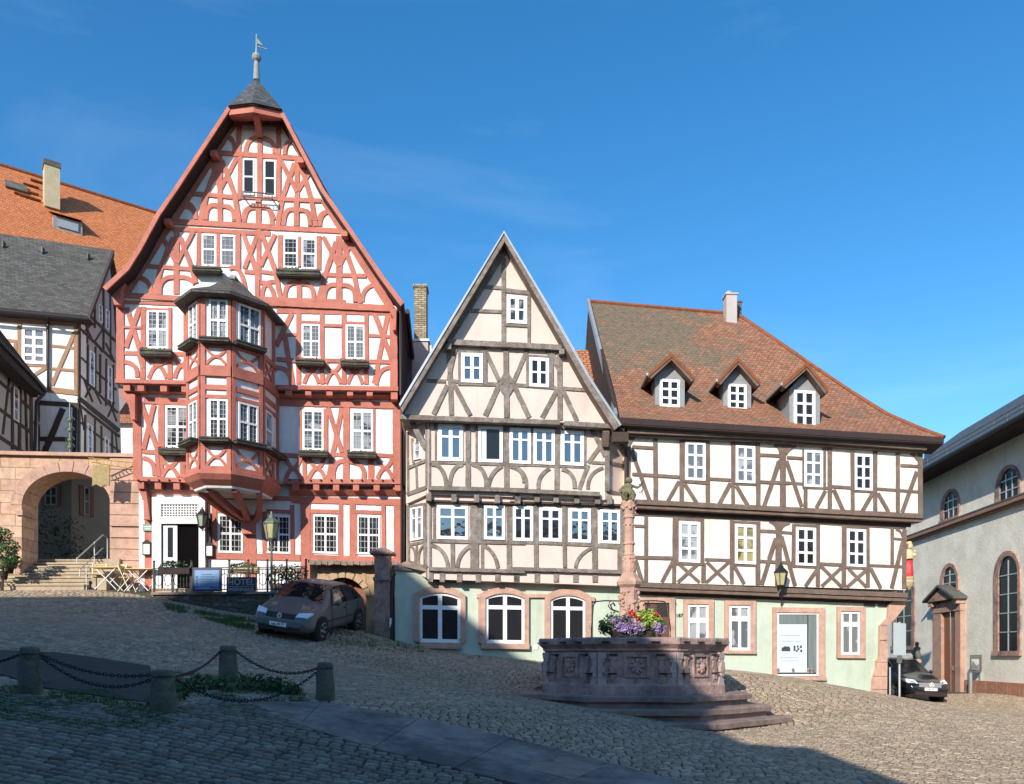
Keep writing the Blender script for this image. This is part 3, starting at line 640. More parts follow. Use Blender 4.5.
timbers(tb, PR, .66, .07, '''A
418 190 410 380 30
655 205 650 390 28
540 270 540 400 28
400 196 690 206 26
a 455 375 478 305 535 286 26
a 545 288 612 312 630 382 26
a 340 275 378 305 387 372 24
a 690 388 703 322 748 298 24
290 376 795 410 28
422 400 418 650 26
540 400 540 645 32
656 404 652 655 26
420 648 655 655 14
300 395 300 780 30
292 425 222 610 188 780 28
312 425 385 620 412 780 28
402 405 300 600 26
248 425 300 600 26
130 620 425 648 24
645 655 910 665 24
765 420 765 783 30
750 440 682 630 650 783 28
782 440 850 660 872 783 28
662 415 765 612 26
850 480 765 612 26
a 70 690 135 720 150 775 24
a 213 780 232 702 290 696 24
a 310 698 366 716 385 780 24
a 440 780 462 716 530 703 24
a 548 706 602 724 622 780 24
532 650 532 780 32
a 683 780 702 728 757 718 24
a 773 722 832 734 850 783 24
a 895 783 915 742 965 735 22
392 192 28 780 30
700 205 1020 790 46
B
432 188 1024 220 32
440 232 1024 262 26
598 255 592 475 28
712 262 712 465 22
832 262 832 480 26
460 245 458 625 34
440 285 372 445 325 635 30
482 285 545 450 575 560 28
560 250 460 440 26
385 300 460 440 28
285 456 585 478 24
a 238 525 292 560 305 630 26
a 358 630 375 548 445 522 26
a 475 525 530 532 570 565 26
955 235 955 545 26
862 262 940 490 26
945 275 868 470 26
870 490 955 498 24
140 632 520 655 32
545 10 150 640 34
B
a 508 82 558 100 576 175 24
a 640 178 655 106 708 98 24
a 738 98 790 112 806 186 24
722 30 722 192 30
632 20 604 184 28
812 20 836 194 28
a 868 194 890 120 944 108 24
952 60 952 205 30
C
a -2 104 52 120 72 212 24
218 50 218 215 32
134 40 106 214 28
306 40 334 216 28
a 140 212 160 130 208 120 24
a 228 120 282 135 300 214 24
a 360 216 376 152 424 128 24
P
183 296.5 345 302 5
257 262 257 300 4.6
a 229 268 240 272 246 297 4.2
a 262 297 266 284 278 282 4
C
2 222 515 247 30
10 268 92 490 126 670 28
88 265 2 455 26
2 490 120 505 22
a 2 555 60 580 85 655 26
122 270 122 480 30
238 280 238 460 20
354 275 354 480 28
235 515 235 670 30
a 148 670 165 578 228 560 26
a 242 562 306 582 322 670 26
395 505 345 670 26
475 275 475 675 36
458 310 398 490 350 680 28
495 310 560 490 602 680 28
380 280 475 460 26
545 320 475 460 26
370 508 640 516 24
a 386 672 402 588 460 570 26
a 490 572 554 592 572 672 26
a 618 672 632 604 690 570 24
20 675 790 712 38
385 60 790 715 46
''')
tb.build('gable_timber_frame', M['red'], inn)
tb = MB()
timbers(tb, PR, .6, .06, '''D
60 80 60 545 46
75 62 460 80 34
100 105 178 365 28
178 100 95 345 28
80 222 195 226 14
200 100 196 535 30
212 112 360 118 12
360 105 360 365 20
455 110 455 540 26
60 378 475 386 24
a 85 432 148 460 162 525 26
172 390 196 470 24
c 286 398 453 532 54 24
360 390 360 535 28
c 430 395 452 528 44 24
E
100 120 805 132 38
190 140 98 335 30
148 262 196 572 30
160 268 222 268 18
100 415 225 425 24
232 130 232 565 28
372 135 374 565 26
245 190 370 195 14
385 210 495 215 18
505 130 505 565 28
515 195 640 200 14
640 135 642 440 24
690 145 790 410 28
768 150 688 560 28
655 272 780 280 18
802 120 806 590 46
225 420 790 432 24
c 308 440 488 562 44 22
c 440 440 492 562 46 22
c 572 445 492 565 44 22
a 700 570 728 490 788 466 24
a 100 466 165 490 186 568 24
412 430 412 440 20
505 430 505 566 26
640 440 640 566 26
''')
timbers(tb, PR, .62, .16, '''D
30 546 480 556 24
E
95 584 832 594 26''')
tb.build('second_floor_timber_frame', M['red'], inn)
tb = MB()
timbers(tb, PR, .3, .06, '''F
160 10 165 545 52
200 62 480 74 38
188 82 284 360 28
262 88 200 355 28
306 78 304 525 32
195 370 490 384 24
a 198 408 252 440 266 515 26
280 385 292 520 24
c 360 402 462 525 50 24
436 392 436 525 28
c 482 402 462 525 36 24
320 84 320 350 12
484 84 484 350 12
G
120 72 812 92 40
822 60 826 600 50
246 110 246 370 14
395 112 395 372 26
408 105 492 375 26
492 108 408 545 28
520 100 518 545 38
686 112 686 372 12
120 388 240 396 24
400 385 530 392 24
690 390 805 398 24
c 200 410 470 532 44 24
268 408 268 535 26
c 342 400 470 532 50 24
a 440 538 455 450 512 428 26
a 540 430 612 462 622 538 26
668 410 668 545 36
c 752 410 470 532 46 24
''')
timbers(tb, PR, .32, .16, '''F
158 532 520 546 26
G
140 548 856 552 28''')
tb.build('first_floor_timber_frame', M['red'], inn)
tb = MB()
timbers(tb, PR, 0, .06, '''I
188 56 862 74 40
272 80 276 660 58
290 126 482 132 24
486 80 486 400 26
556 80 556 400 34
572 130 738 136 22
742 80 744 400 24
832 70 834 470 54
250 404 862 424 34
312 140 312 390 16
578 145 578 390 14
H
100 30 118 640 56
456 30 456 640 26
450 40 1000 52 26
506 90 506 400 32
508 124 690 134 24
720 150 726 640 74
700 134 700 390 24
810 130 812 400 30
820 125 980 132 22
976 90 978 400 26
465 396 1024 408 38
''')
tb.build('ground_floor_timber_frame', M['red'], inn)
TW[0] = 1.0
# jetty joist ends, shadow boards and sloping soffit panels
jb = MB()
def joists(mb, pl, tile, xs, y0, y1, sl, w_, d, t):
    for x in xs: rslab(mb, pl, tile, x-w_/2, y0+sl*x, x+w_/2, y1+sl*x, d, t)
joists(jb, PR, 'D', [100, 185, 322, 450], 560, 604, .02, 40, .32, .4)
joists(jb, PR, 'E', [170, 290, 418, 542, 660], 596, 630, .01, 36, .32, .4)
joists(jb, PR, 'E', [808], 590, 650, .01, 40, .32, .4)
joists(jb, PR, 'F', [185, 288, 400, 500], 545, 590, .02, 38, .02, .42)
joists(jb, PR, 'G', [212, 338, 458, 578, 702, 830], 562, 602, .005, 36, .02, .42)
jb.each('joist_end', M['red'], inn)
jb = MB()
for tl, x0, x1, y0, y1, sl, d in (('D', 110, 478, 606, 622, .02, .32), ('E', 110, 830, 622, 652, .012, .32), ('F', 240, 560, 594, 620, .02, .02), ('G', 175, 860, 596, 632, .005, .02)):
    pl = PR; s_ = sl*(x1-x0)
    top = [pl.P(*T[tl](x0, y0+sl*x0), d+.22), pl.P(*T[tl](x1, y0+sl*x1), d+.22)]; bot = [pl.P(*T[tl](x1, y1+sl*x1), d+.04), pl.P(*T[tl](x0, y1+sl*x0), d+.04)]
    jb.prism(top+bot, pl.nv(-.04))
jb.build('jetty_boards', M['red'], inn)
# bracket at left corner of the upper jetty and lower one
jb = MB()
for tl, pts, d in (('D', [(60, 600), (150, 630), (150, 780), (128, 780), (110, 690), (70, 640)], .3), ('F', [(165, 560), (215, 590), (240, 780), (205, 780), (200, 660), (170, 600)], .02),
                   ('E', [(790, 110), (822, 110), (818, 240), (802, 240), (800, 160), (785, 140)], .62), ('B', [(60, 620), (150, 560), (130, 600), (120, 690), (85, 690), (75, 650)], .62)):
    slab(jb, PR, tl, pts, d, .3)
jb.each('corner_bracket', M['red'], inn)
# moulded bosses along the first-floor sill
jb = MB()
for tl, xs in (('G', range(180, 850, 62)), ('F', range(170, 500, 62))):
    for x in xs: p = PR.P(*T[tl](x, 543), .52); jb.ball(p, .035, 5)
jb.build('sill_bosses', M['darktimber'], inn)
# windows
for args in (('A', 438, 412, 508, 628, .66, 1, (.5,), 'dark', .12, None), ('A', 565, 420, 636, 640, .66, 1, (.5,), 'dark', .12, None),
             ('B', 612, 262, 700, 456, .66, 1, (.48,), 'curtain', .12, (3, 6)), ('B', 724, 268, 814, 460, .66, 1, (.48,), 'curtain', .12, (3, 6)),
             ('C', 140, 284, 228, 466, .66, 1, (.52,), 'dark', .12, (3, 6)), ('C', 250, 290, 340, 474, .66, 1, (.5,), 'leaded', .12, (3, 6)),
             ('D', 222, 120, 350, 350, .6, 2, (.5,), 'leaded', .09, (4, 8)), ('E', 250, 202, 364, 410, .6, 2, (.5,), 'curtain', .10, (4, 8)), ('E', 516, 206, 632, 415, .6, 2, (.5,), 'curtain', .10, (4, 8)),
             ('F', 332, 92, 478, 345, .3, 2, (.5,), 'leaded', .09, (4, 8)), ('G', 255, 118, 384, 360, .3, 2, (.5,), 'leaded', .10, (4, 8)), ('G', 550, 122, 682, 366, .3, 2, (.5,), 'leaded', .10, (4, 8)),
             ('H', 530, 145, 680, 376, 0, 2, (.5,), 'dark', .08, (6, 6)), ('H', 824, 150, 966, 380, 0, 2, (.5,), 'dark', .08, (6, 6)),
             ('I', 318, 146, 470, 380, 0, 2, (.5,), 'dark', .08, (6, 6)), ('I', 584, 152, 724, 385, 0, 2, (.5,), 'dark', .08, (6, 6))):
    tl, x0, y0, x1, y1, d, c, rw, gl, fr, ld = args
    window(inn, PR, tl, x0, y0, x1, y1, d, c, rw, gl, fr, ld)
def planter(parent, pl, tile, x0, y0, x1, y1, d, dep=.26, sl=.03):
    mb = MB(); rslab(mb, pl, tile, x0, y0, x1, y1, d+.05, dep, sl)
    h = (y1-y0)/2
    for k in range(2): rslab(mb, pl, tile, x0-3, y0+k*h+1, x1+3, y0+k*h+h*.55, d+.05, dep+.03, sl)
    o = mb.build('window_box', M['box'], parent)
    a_ = Vector(pl.P(*T[tile](x0, y0), d+.18)); b_ = Vector(pl.P(*T[tile](x1, y0+sl*(x1-x0)), d+.18)); lb = MB(); rr = random.Random(int(x0))
    for i in range(6):
        c_ = a_.lerp(b_, (i+.5)/6); leaves(lb, tuple(c_), (.12, .1, .04), 9, .04, rnd=rr)
    lb.build('dry_plants', M['leafdark'], o)
for a_ in (('B', 555, 458, 722, 490, .68), ('C', 98, 472, 358, 512, .68), ('D', 180, 350, 365, 392, .62), ('E', 214, 412, 384, 448, .62), ('E', 486, 420, 652, 456, .62),
           ('F', 292, 348, 490, 386, .32), ('G', 234, 362, 408, 396, .32), ('G', 528, 370, 698, 404, .32)): planter(inn, PR, *a_)
mb = MB()
for (x0, y0, x1, y1) in ((440, 610, 615, 640),):
    P_ = [PR.P(*T['A'](x, y), d) for x, y, d in ((440, 640, .7), (440, 640, 1.0), (615, 655, 1.0), (615, 655, .7), (440, 612, 1.0), (615, 625, 1.0))]
    mb.bar(P_[1], P_[2], .03); mb.bar(P_[4], P_[5], .03); mb.bar(P_[0], P_[1], .03); mb.bar(P_[2], P_[3], .03); mb.bar(P_[1], P_[4], .03); mb.bar(P_[2], P_[5], .03)
    for i in range(1, 8): mb.bar(lerp(P_[1], P_[2], i/8), lerp(P_[4], P_[5], i/8), .015)
mb.build('window_guard', M['iron'], inn)
# roof: thick slopes running back from the barge boards
DB = 1.3
def vergeroof(parent, pl, outer, inner, d, depth, mtop, mbarge, mside):
    """outer/inner pixel lines of one barge; returns"""
    mb = MB()
    O = [pl.P(*p, d) for p in outer]; I = [pl.P(*p, d) for p in inner]; bk = pl.nv(-depth); O2 = [tuple(p[k]+bk[k] for k in range(3)) for p in O]; I2 = [tuple(p[k]+bk[k] for k in range(3)) for p in I]
    sl = 0
    for i in range(len(O)-1):
        L_ = math.dist(O[i], O[i+1])
        mb.cur = 0; mb.face([O[i], O[i+1], O2[i+1], O2[i]], [(0, sl), (0, sl+L_), (depth, sl+L_), (depth, sl)])
        mb.cur = 1; mb.face([I[i], I2[i], I2[i+1], I[i+1]]); sl += L_
        mb.face([O[i], I[i], I[i+1], O[i+1]]); mb.face([O2[i], O2[i+1], I2[i+1], I2[i]])
    mb.face([O[0], O2[0], I2[0], I[0]]); mb.face([O[-1], I[-1], I2[-1], O2[-1]])
    ro = mb.build('roof', [mtop, mside], parent)
    b_ = MB()
    for i in range(len(outer)-1):
        q = [pl.P(*outer[i], d+.04), pl.P(*outer[i+1], d+.04), pl.P(*inner[i+1], d+.04), pl.P(*inner[i], d+.04)]
        b_.prism(q, pl.nv(-.06))
    b_.build('barge_board', mbarge, ro); return ro
LO = [(102.5, 287), (125, 266), (137, 248), (156, 213), (173, 189), (228, 105.5)]
LI = [(106, 290.5), (128.5, 269.8), (140.5, 250.8), (159.7, 215.3), (176.7, 190.6), (231.5, 107.2)]
RO = [(281, 107.5), (324, 189), (353, 231), (383, 275), (404, 302.5)]
RI = [(277.5, 108.3), (320.3, 190.5), (349.3, 232.5), (379.8, 278), (400.5, 306)]
vergeroof(inn, PR, LO, LI, DB, 12, M['tileold'], M['red'], M['soffit'])
vergeroof(inn, PR, RO, RI, DB, 12, M['tileold'], M['red'], M['soffit'])
# hipped slate cap over the gable top
cb = MB(); apx = PR.P(256.5, 77.5, .55); e_ = [PR.P(228, 105.5, DB+.1), PR.P(252.5, 102.5, DB+.45), PR.P(282, 109, DB+.1)]; apb = tuple(apx[k]+PR.nv(-11)[k] for k in range(3))
eb = [tuple(p[k]+PR.nv(-11.5)[k] for k in range(3)) for p in (e_[0], e_[2])]
def tri_uv(p, q, r_): return [(0, 0), (math.dist(p, q), 0), (math.dist(p, q)/2, math.dist(p, r_))]
cb.face([e_[0], e_[1], apx], tri_uv(e_[0], e_[1], apx)); cb.face([e_[1], e_[2], apx], tri_uv(e_[1], e_[2], apx))
cb.face([e_[0], apx, apb, eb[0]], [(0, 0), (0, 1.6), (11, 1.6), (11, 0)]); cb.face([e_[2], eb[1], apb, apx], [(0, 0), (11, 0), (11, 1.6), (0, 1.6)])
dn = lambda p, z: (p[0], p[1], p[2]-z)
cb.face([dn(e_[0], .03), dn(e_[1], .03), dn(e_[2], .03), dn(eb[1], .03), dn(eb[0], .03)])
cap = cb.build('slate_cap', M['slate'], inn)
fb = MB(); i1 = [(p[0], p[1]+.1, p[2]-.035) for p in e_]
for a_, b_ in ((i1[0], i1[1]), (i1[1], i1[2])): fb.prism([a_, b_, dn(b_, .2), dn(a_, .2)], (0, .08, 0))
s0 = [PR.P(232, 122, .7), PR.P(279, 122, .7)]
fb.prism([dn(i1[0], .2), dn(i1[1], .2), dn(i1[2], .2), s0[1], s0[0]], (0, .05, .05)); fb.build('cap_fascia', M['red'], inn)
mb = MB(); mb.bar(PR.P(256, 113, DB+.15), PR.P(260, 136, .75), .2, .16); mb.build('cap_bracket', M['red'], inn)
mb = MB()
for px, py in ((215, 156), (302, 163), (169, 224), (345.5, 236)): p = PR.P(px, py, .85); mb.box(p, (.2, .36, .18))
mb.each('purlin_end', M['red'], inn)
# finial and weather vane
fn = MB(); p0 = (apx[0], apx[1], apx[2]-.1); fn.lathe([(.11, 0), (.09, .5), (.07, .62), (.13, .68), (.16, .76), (.12, .86), (.05, .92), (.03, 1.1), (.02, 1.55)], p0, 10)
vane = fn.build('finial', M['wingrey'], inn); mb = MB(); z_ = p0[2]+1.25
for k, (a_, b_) in enumerate(((.38, .0), (.0, .2))):
    pass
mb.prism([(p0[0]-.02, p0[1]-.01, z_), (p0[0]+.22, p0[1]-.01, z_-.08), (p0[0]+.02, p0[1]-.01, z_+.16)], (0, .02, 0)); mb.bar((p0[0], p0[1], z_-.1), (p0[0]+.36, p0[1], z_-.2), .02); mb.build('weather_vane', M['brass'], vane)
# dark slated flank and its gutter/downpipe
mb = MB(); q = [PR.P(399.8, 306, .63), PR.P(399.8, 640, .02)]; a0 = (q[0][0]+.02, q[0][1], q[0][2]); bkv = PR.nv(-11)
mb.prism([a0, (a0[0], a0[1], 3), (a0[0]+bkv[0], a0[1]+bkv[1], 3), (a0[0]+bkv[0], a0[1]+bkv[1], a0[2])], (.05, 0, 0)); mb.build('flank_cladding', M['soffit'], inn)
mb = MB(); g0 = PR.P(404, 304, 1.4); mb.tube([(g0[0]+.08, g0[1]+.2, g0[2]-.15), (g0[0]+bkv[0]+.08, g0[1]+bkv[1], g0[2]-.15)], .08, 8)
mb.tube([PR.P(400.5, 311, .72), PR.P(400.5, 395, .72), PR.P(404, 402, .5), PR.P(404, 486, .5), PR.P(406.5, 492, .2), PR.P(406, 560, .15), PR.P(398, 574, .12), PR.P(394, 578, .1), PR.P(392, 640, .1)], .05, 8); mb.build('downpipe', M['iron'], inn)
# doorway: white surround, lattice transom, flat black panel standing in for the unlit doorway and white leaf
mb = MB(); sl = .02
rslab(mb, PR, 'H', 132, 42, 186, 640, 0, .22); rslab(mb, PR, 'H', 414, 46, 450, 640, 0, .22); rslab(mb, PR, 'H', 186, 43, 414, 84, 0, .215); rslab(mb, PR, 'H', 186, 162, 414, 202, 0, .215)
for i in range(14): rslab(mb, PR, 'H', 186+i*16.9-2.5, 84, 186+i*16.9+2.5, 162, .1, .09)
for i in range(6): rslab(mb, PR, 'H', 186, 84+i*15.6-2.5, 414, 84+i*15.6+2.5, .1, .087)
ds = mb.build('door_surround', M['winwhite'], inn)
mb = MB(); rslab(mb, PR, 'H', 188, 86, 412, 160, .0, .07); rslab(mb, PR, 'H', 190, 204, 412, 640, .0, .07); mb.build('dark_opening_panel', M['dark'], ds)
mb = MB(); rslab(mb, PR, 'H', 200, 215, 284, 640, .07, .06); lf = mb.build('door_leaf', M['winwhite'], ds)
mb = MB(); rslab(mb, PR, 'H', 226, 225, 258, 405, .13, .01); mb.build('pane', G['sky'], lf)
mb = MB(); rslab(mb, PR, 'H', 130, 592, 452, 640, .05, .5); mb.build('door_step', M['stairs'], inn)
# white plastered edge strip and notices left of the door
mb = MB(); rslab(mb, PR, 'H', 58, 60, 88, 640, .0, .04); mb.build('corner_render', M['white'], inn)
# ------------------------------------------------------------ oriel
OV = [(-10.30, 26.45), (-10.29, 25.4), (-9.60, 24.7), (-8.71, 24.82), (-8.0, 25.6), (-7.90, 26.95)]
def oz(y): return 1.6+(655-y)/800*24.7
orl = MB()
def oprism(mb, y0, y1, off0=0, off1=0):
    cx, cy = -9.1, 26.3
    def ring(off): return [((x-cx)*(1+off)+cx, (y-cy)*(1+off)+cy) for x, y in OV]
    a_ = [(x, y, oz(y0)) for x, y in ring(off0)]; b_ = [(x, y, oz(y1)) for x, y in ring(off1)]; n = len(a_)
    mb.idx(a_+b_, [tuple(range(n)), tuple(range(2*n-1, n-1, -1))]+[(i, i+n, (i+1) % n+n, (i+1) % n) for i in range(n)])
wall_o = MB(); oprism(wall_o, 290, 470); ow = wall_o.build('oriel', M['white'], inn)
fr = MB()
def of(i, s, y, d=0):
    p, q = Vector(OV[i]), Vector(OV[i+1]); t = (q-p).normalized(); n = Vector((t.y, -t.x)); o = p.lerp(q, s)+n*d
    return (o.x, o.y, oz(y))
def ob(mb, i, s0, s1, y0, y1, d0, t):
    f = [of(i, s0, y0, d0+t), of(i, s1, y0, d0+t), of(i, s1, y1, d0+t), of(i, s0, y1, d0+t)]; b_ = [of(i, s0, y0, d0), of(i, s1, y0, d0), of(i, s1, y1, d0), of(i, s0, y1, d0)]
    mb.idx(f+b_, [(0, 1, 2, 3), (7, 6, 5, 4), (0, 4, 5, 1), (1, 5, 6, 2), (2, 6, 7, 3), (3, 7, 4, 0)])
def ox(mb, i, pts, w_, t):
    L = [];
    for k, (s_, y_) in enumerate(pts):
        a_ = pts[max(0, k-1)]; b_ = pts[min(len(pts)-1, k+1)]; wl = (Vector(OV[i+1])-Vector(OV[i])).length; dx, dy = (b_[0]-a_[0])*wl, -(b_[1]-a_[1])*.0309; l = math.hypot(dx, dy)
        L.append((s_, y_, -dy/l*w_/2/wl, dx/l*w_/2/.0309))
    tt = .05+t+jit()
    for k in range(len(L)-1):
        s0, y0, a0, b0 = L[k]; s1, y1, a1, b1 = L[k+1]
        f = [of(i, s0+a0, y0-b0, tt), of(i, s1+a1, y1-b1, tt), of(i, s1-a1, y1+b1, tt), of(i, s0-a0, y0+b0, tt)]; b_ = [of(i, s0+a0, y0-b0, 0), of(i, s1+a1, y1-b1, 0), of(i, s1-a1, y1+b1, 0), of(i, s0-a0, y0+b0, 0)]
        mb.idx(f+b_, [(0, 1, 2, 3), (7, 6, 5, 4), (0, 4, 5, 1), (1, 5, 6, 2), (2, 6, 7, 3), (3, 7, 4, 0)])
for i in range(5):
    wl = (Vector(OV[i+1])-Vector(OV[i])).length; pw = .13/wl
    for y0, y1, t in ((290, 298, .05), (342, 347, .07), (365.5, 376, .09), (384.5, 389.5, .05), (394.5, 398, .05), (440, 446, .07), (466, 471, .07)): ob(fr, i, 0, 1, y0, y1, 0, t)
    for s0, s1 in ((0, pw), (1-pw, 1)): ob(fr, i, s0, s1, 290, 470, 0, .06)
    if i in (1, 2, 3):
        for (yt, yb) in ((348, 364), (447, 466)):
            ym = (yt+yb)/2; ox(fr, i, arcpts(pw*1.2, yt, .5, ym-.3, 1-pw*1.2, yt), .08, -.02); ox(fr, i, arcpts(pw*1.2, yb, .5, ym+.3, 1-pw*1.2, yb), .08, -.02)
    if i == 4:
        for yt, yb in ((348, 364), (447, 466)): ox(fr, i, [(pw, yt), (.6, yb)], .09, 0); ox(fr, i, [(.6, yt), (pw, yb)], .09, 0); ob(fr, i, .6, .72, yt, yb, 0, .05)
        ob(fr, i, .62, .76, 290, 340, 0, .05)
fr.build('oriel_timber_frame', M['red'], ow)
def owin(i, s0, s1, y0, y1, cols=2, gl='leaded', ld=True):
    mb = MB(); wl = (Vector(OV[i+1])-Vector(OV[i])).length; f_ = .06/wl; fy = 1.8
    ob(mb, i, s0, s1, y0, y0+fy, 0, .07); ob(mb, i, s0, s1, y1-fy, y1, 0, .075); ob(mb, i, s0, s0+f_, y0+fy, y1-fy, 0, .069); ob(mb, i, s1-f_, s1, y0+fy, y1-fy, 0, .069)
    c_ = (s0+s1)/2; m_ = (y0+y1)/2
    if cols > 1: ob(mb, i, c_-f_*.55, c_+f_*.55, y0+fy, y1-fy, 0, .064)
    ob(mb, i, s0+f_, s1-f_, m_-1, m_+1, 0, .066); o = mb.build('window', M['winwhite'], ow)
    g_ = MB(); g_.face([of(i, s0, y0, .02), of(i, s1, y0, .02), of(i, s1, y1, .02), of(i, s0, y1, .02)]); g_.build('pane', G[gl], o)
    if ld:
        lb = MB()
        for k in range(1, 8):
            if k != 4: ob(lb, i, s0+f_, s1-f_, y0+(y1-y0)*k/8-.25, y0+(y1-y0)*k/8+.25, 0, .04)
        for q in ((.25, .75) if cols > 1 else (.5,)): ob(lb, i, s0+(s1-s0)*q-.012, s0+(s1-s0)*q+.012, y0+fy, y1-fy, 0, .042)
        lb.build('glazing_bars', M['lead'], o)
for y0, y1 in ((299.5, 341), (399, 438.5)):
    owin(1, .2, .85, y0, y1, 2, 'leaded'); owin(2, .27, .9, y0, y1, 2, 'curtain' if y0 < 310 else 'leaded'); owin(3, .2, .92 if y0 < 310 else .85, y0, y1, 2, 'leaded')
owin(4, .12, .55, 399, 438.5, 1, 'curtain', False)
wb = MB()
for y in (339.5, 438.5):
    for i in (1, 2, 3) if y < 400 else (1, 2, 3, 4):
        ob(wb, i, .03, .97, y, y+5.2, .07, .24)
        for k in (0, 1): ob(wb, i, .01, .99, y+.3+k*2.7, y+1.9+k*2.7, .07, .27)
wb.each('window_box', M['box'], ow, per=3)
bb = MB(); oprism(bb, 470.5, 474, .10, .10); oprism(bb, 474, 479, .10, .02); oprism(bb, 479, 484, .02, -.12); bb.build('oriel_base_moulding', M['red'], ow)
sf = MB(); oprism(sf, 484, 486, -.12, -.14); sf.build('oriel_underside', M['white'], ow)
# fan of brackets under the oriel
br = MB(); foot = PR.P(249, 521, .12)
for q in ((-10.0, 25.7, 485.5), (-9.55, 25.2, 486), (-8.75, 25.2, 486), (-8.15, 25.8, 486)):
    a_ = Vector((q[0], q[1], oz(q[2]))); b_ = Vector(foot)+Vector((random.uniform(-.1, .1), 0, 0)); m_ = a_.lerp(b_, .5)+Vector((0, .35, -.12))
    pts = arcpts(a_.x, a_.z, m_.x, m_.z, b_.x, b_.z); ptsY = arcpts(a_.y, 0, m_.y, 0, b_.y, 0)
    br = MB()
    for k in range(8): br.bar((pts[k][0], ptsY[k][0], pts[k][1]), (pts[k+1][0], ptsY[k+1][0], pts[k+1][1]), .17+.001*k, .2)
    br.build('oriel_bracket', M['red'], ow)
br = MB(); br.box((foot[0], foot[1], foot[2]-.2), (.4, .3, .5)); br.build('bracket_foot', M['red'], ow)
# oriel roof: moss-dark slated half pyramid with a lead-green hip
cx, cy = -9.1, 26.9; ev = [((x-cx)*(1.26)+cx, (y-cy)*1.2+cy, 12.72-.0*i) for i, (x, y) in enumerate(OV)]; ap = (-9.33, 26.8, 14.35); rfm = MB()
for i in range(5):
    a_, b_ = ev[i], ev[i+1]; m1, m2 = [tuple(p[k]+(ap[k]-p[k])*.42 for k in range(3)) for p in (a_, b_)]; m1 = (m1[0], m1[1], m1[2]-.13); m2 = (m2[0], m2[1], m2[2]-.13)
    L_ = math.dist(a_, b_); rfm.face([a_, b_, m2, m1], [(0, 0), (L_, 0), (L_*.8, .8), (L_*.2, .8)]); rfm.face([m1, m2, ap], [(L_*.2, .8), (L_*.8, .8), (L_*.5, 1.8)])
    d_ = lambda p: (p[0], p[1], p[2]-.09)
    rfm.face([a_, d_(a_), d_(b_), b_])
rfm.face([(p[0], p[1], p[2]-.09) for p in ev]); rfo = rfm.build('oriel_roof', M['slatemoss'], ow)
hb = MB()
m1 = tuple(ev[3][k]+(ap[k]-ev[3][k])*.75 for k in range(3)); m1 = (m1[0], m1[1]-.05, m1[2]-.03); hb.bar((ap[0], ap[1], ap[2]+.02), m1, .16, .04); hb.build('hip_flashing', M['greymetal'], rfo)
# ------------------------------------------------------------ middle house: cream panels, weathered grey timber
PM = kplane(25.9, .10)
mid = thing('gabled_house', (0, 25.6, 1.4), 'cream half-timbered house with grey beams, pointed gable and arched ground-floor windows', 'house')
wallpoly(mid, PM, 'P', [(395, 566), (628, 572), (628, 690), (395, 668)], 0, 10, M['green'], 'ground_floor_wall')
DM1, DM2, DMG = .38, .62, .80
wallpoly(mid, PM, 'P', [(427, 492), (623.5, 500), (623.5, 586), (427, 579)], DM1, 10, M['cream'], 'first_floor_wall')
wallpoly(mid, PM, 'P', [(427, 415), (606, 424), (606, 500), (427, 494)], DM2, 10, M['cream'], 'second_floor_wall')
wallpoly(mid, PM, 'P', [(404, 414), (505, 244), (613, 425)], DMG, 10, M['cream'], 'gable_wall')
GT = M['greytimber']; TW[0] = .92
tb = MB()
timbers(tb, PM, DMG, .06, '''J
624 165 624 672 28
515 340 610 348 22
428 484 610 490 22
632 362 785 378 28
634 378 632 672 12
778 368 777 684 20
622 570 785 576 20
640 120 296 668 26
645 125 985 705 30
K
356 100 370 512 32
a 400 95 372 200 352 300 26
345 330 262 505 30
385 325 482 512 30
222 304 335 308 22
380 305 420 312 20
418 122 420 325 18
574 130 574 328 22
412 128 580 134 16
410 322 660 326 24
562 98 658 305 28
697 95 703 525 34
828 115 745 310 28
662 318 574 515 32
740 318 838 525 32
700 255 660 330 702 400 745 330 700 255 26
700 290 700 370 50
828 148 828 345 16
975 160 975 350 20
825 154 980 164 16
758 330 1000 348 22
945 118 1022 240 28
L
480 110 482 542 32
a 408 118 470 200 476 260 26
470 350 374 528 30
494 350 584 545 30
492 350 642 360 22
430 160 430 340 26
''')
timbers(tb, PM, DMG-.02, .2, '''J
288 672 975 706 34''')
timbers(tb, PM, DMG-.04, .24, '''K
60 522 1024 556 30
L
510 560 790 578 30''')
tb.build('gable_timber_frame', GT, mid)
tb = MB()
timbers(tb, PM, DM2, .06, '''M
256 150 258 690 44
130 158 182 270 245 385 46
318 165 318 480 14
560 165 560 480 14
572 165 572 690 42
638 180 638 490 14
870 180 876 690 44
280 486 1019 508 24
270 168 1019 200 22
a 286 500 365 545 402 675 34
a 428 672 458 552 532 505 34
a 606 502 690 560 714 682 34
a 728 682 764 580 838 514 34
a 905 516 985 560 1014 645 34
N
372 220 368 698 44
175 215 175 500 16
590 235 590 512 14
0 202 600 224 20
0 502 600 524 24
a 20 514 108 580 126 692 28
a 222 696 240 600 312 534 30
a 408 540 486 592 506 692 32
612 510 542 700 34
704 368 612 492 34
632 212 690 320 748 442 38
762 225 762 715 40
735 282 716 340 28
a 612 698 638 590 732 530 28
640 488 765 496 24
''')
timbers(tb, PM, DM2-.03, .2, '''M
262 688 1019 706 34
N
0 706 705 736 34''')
tb.build('second_floor_timber_frame', GT, mid)
tb = MB()
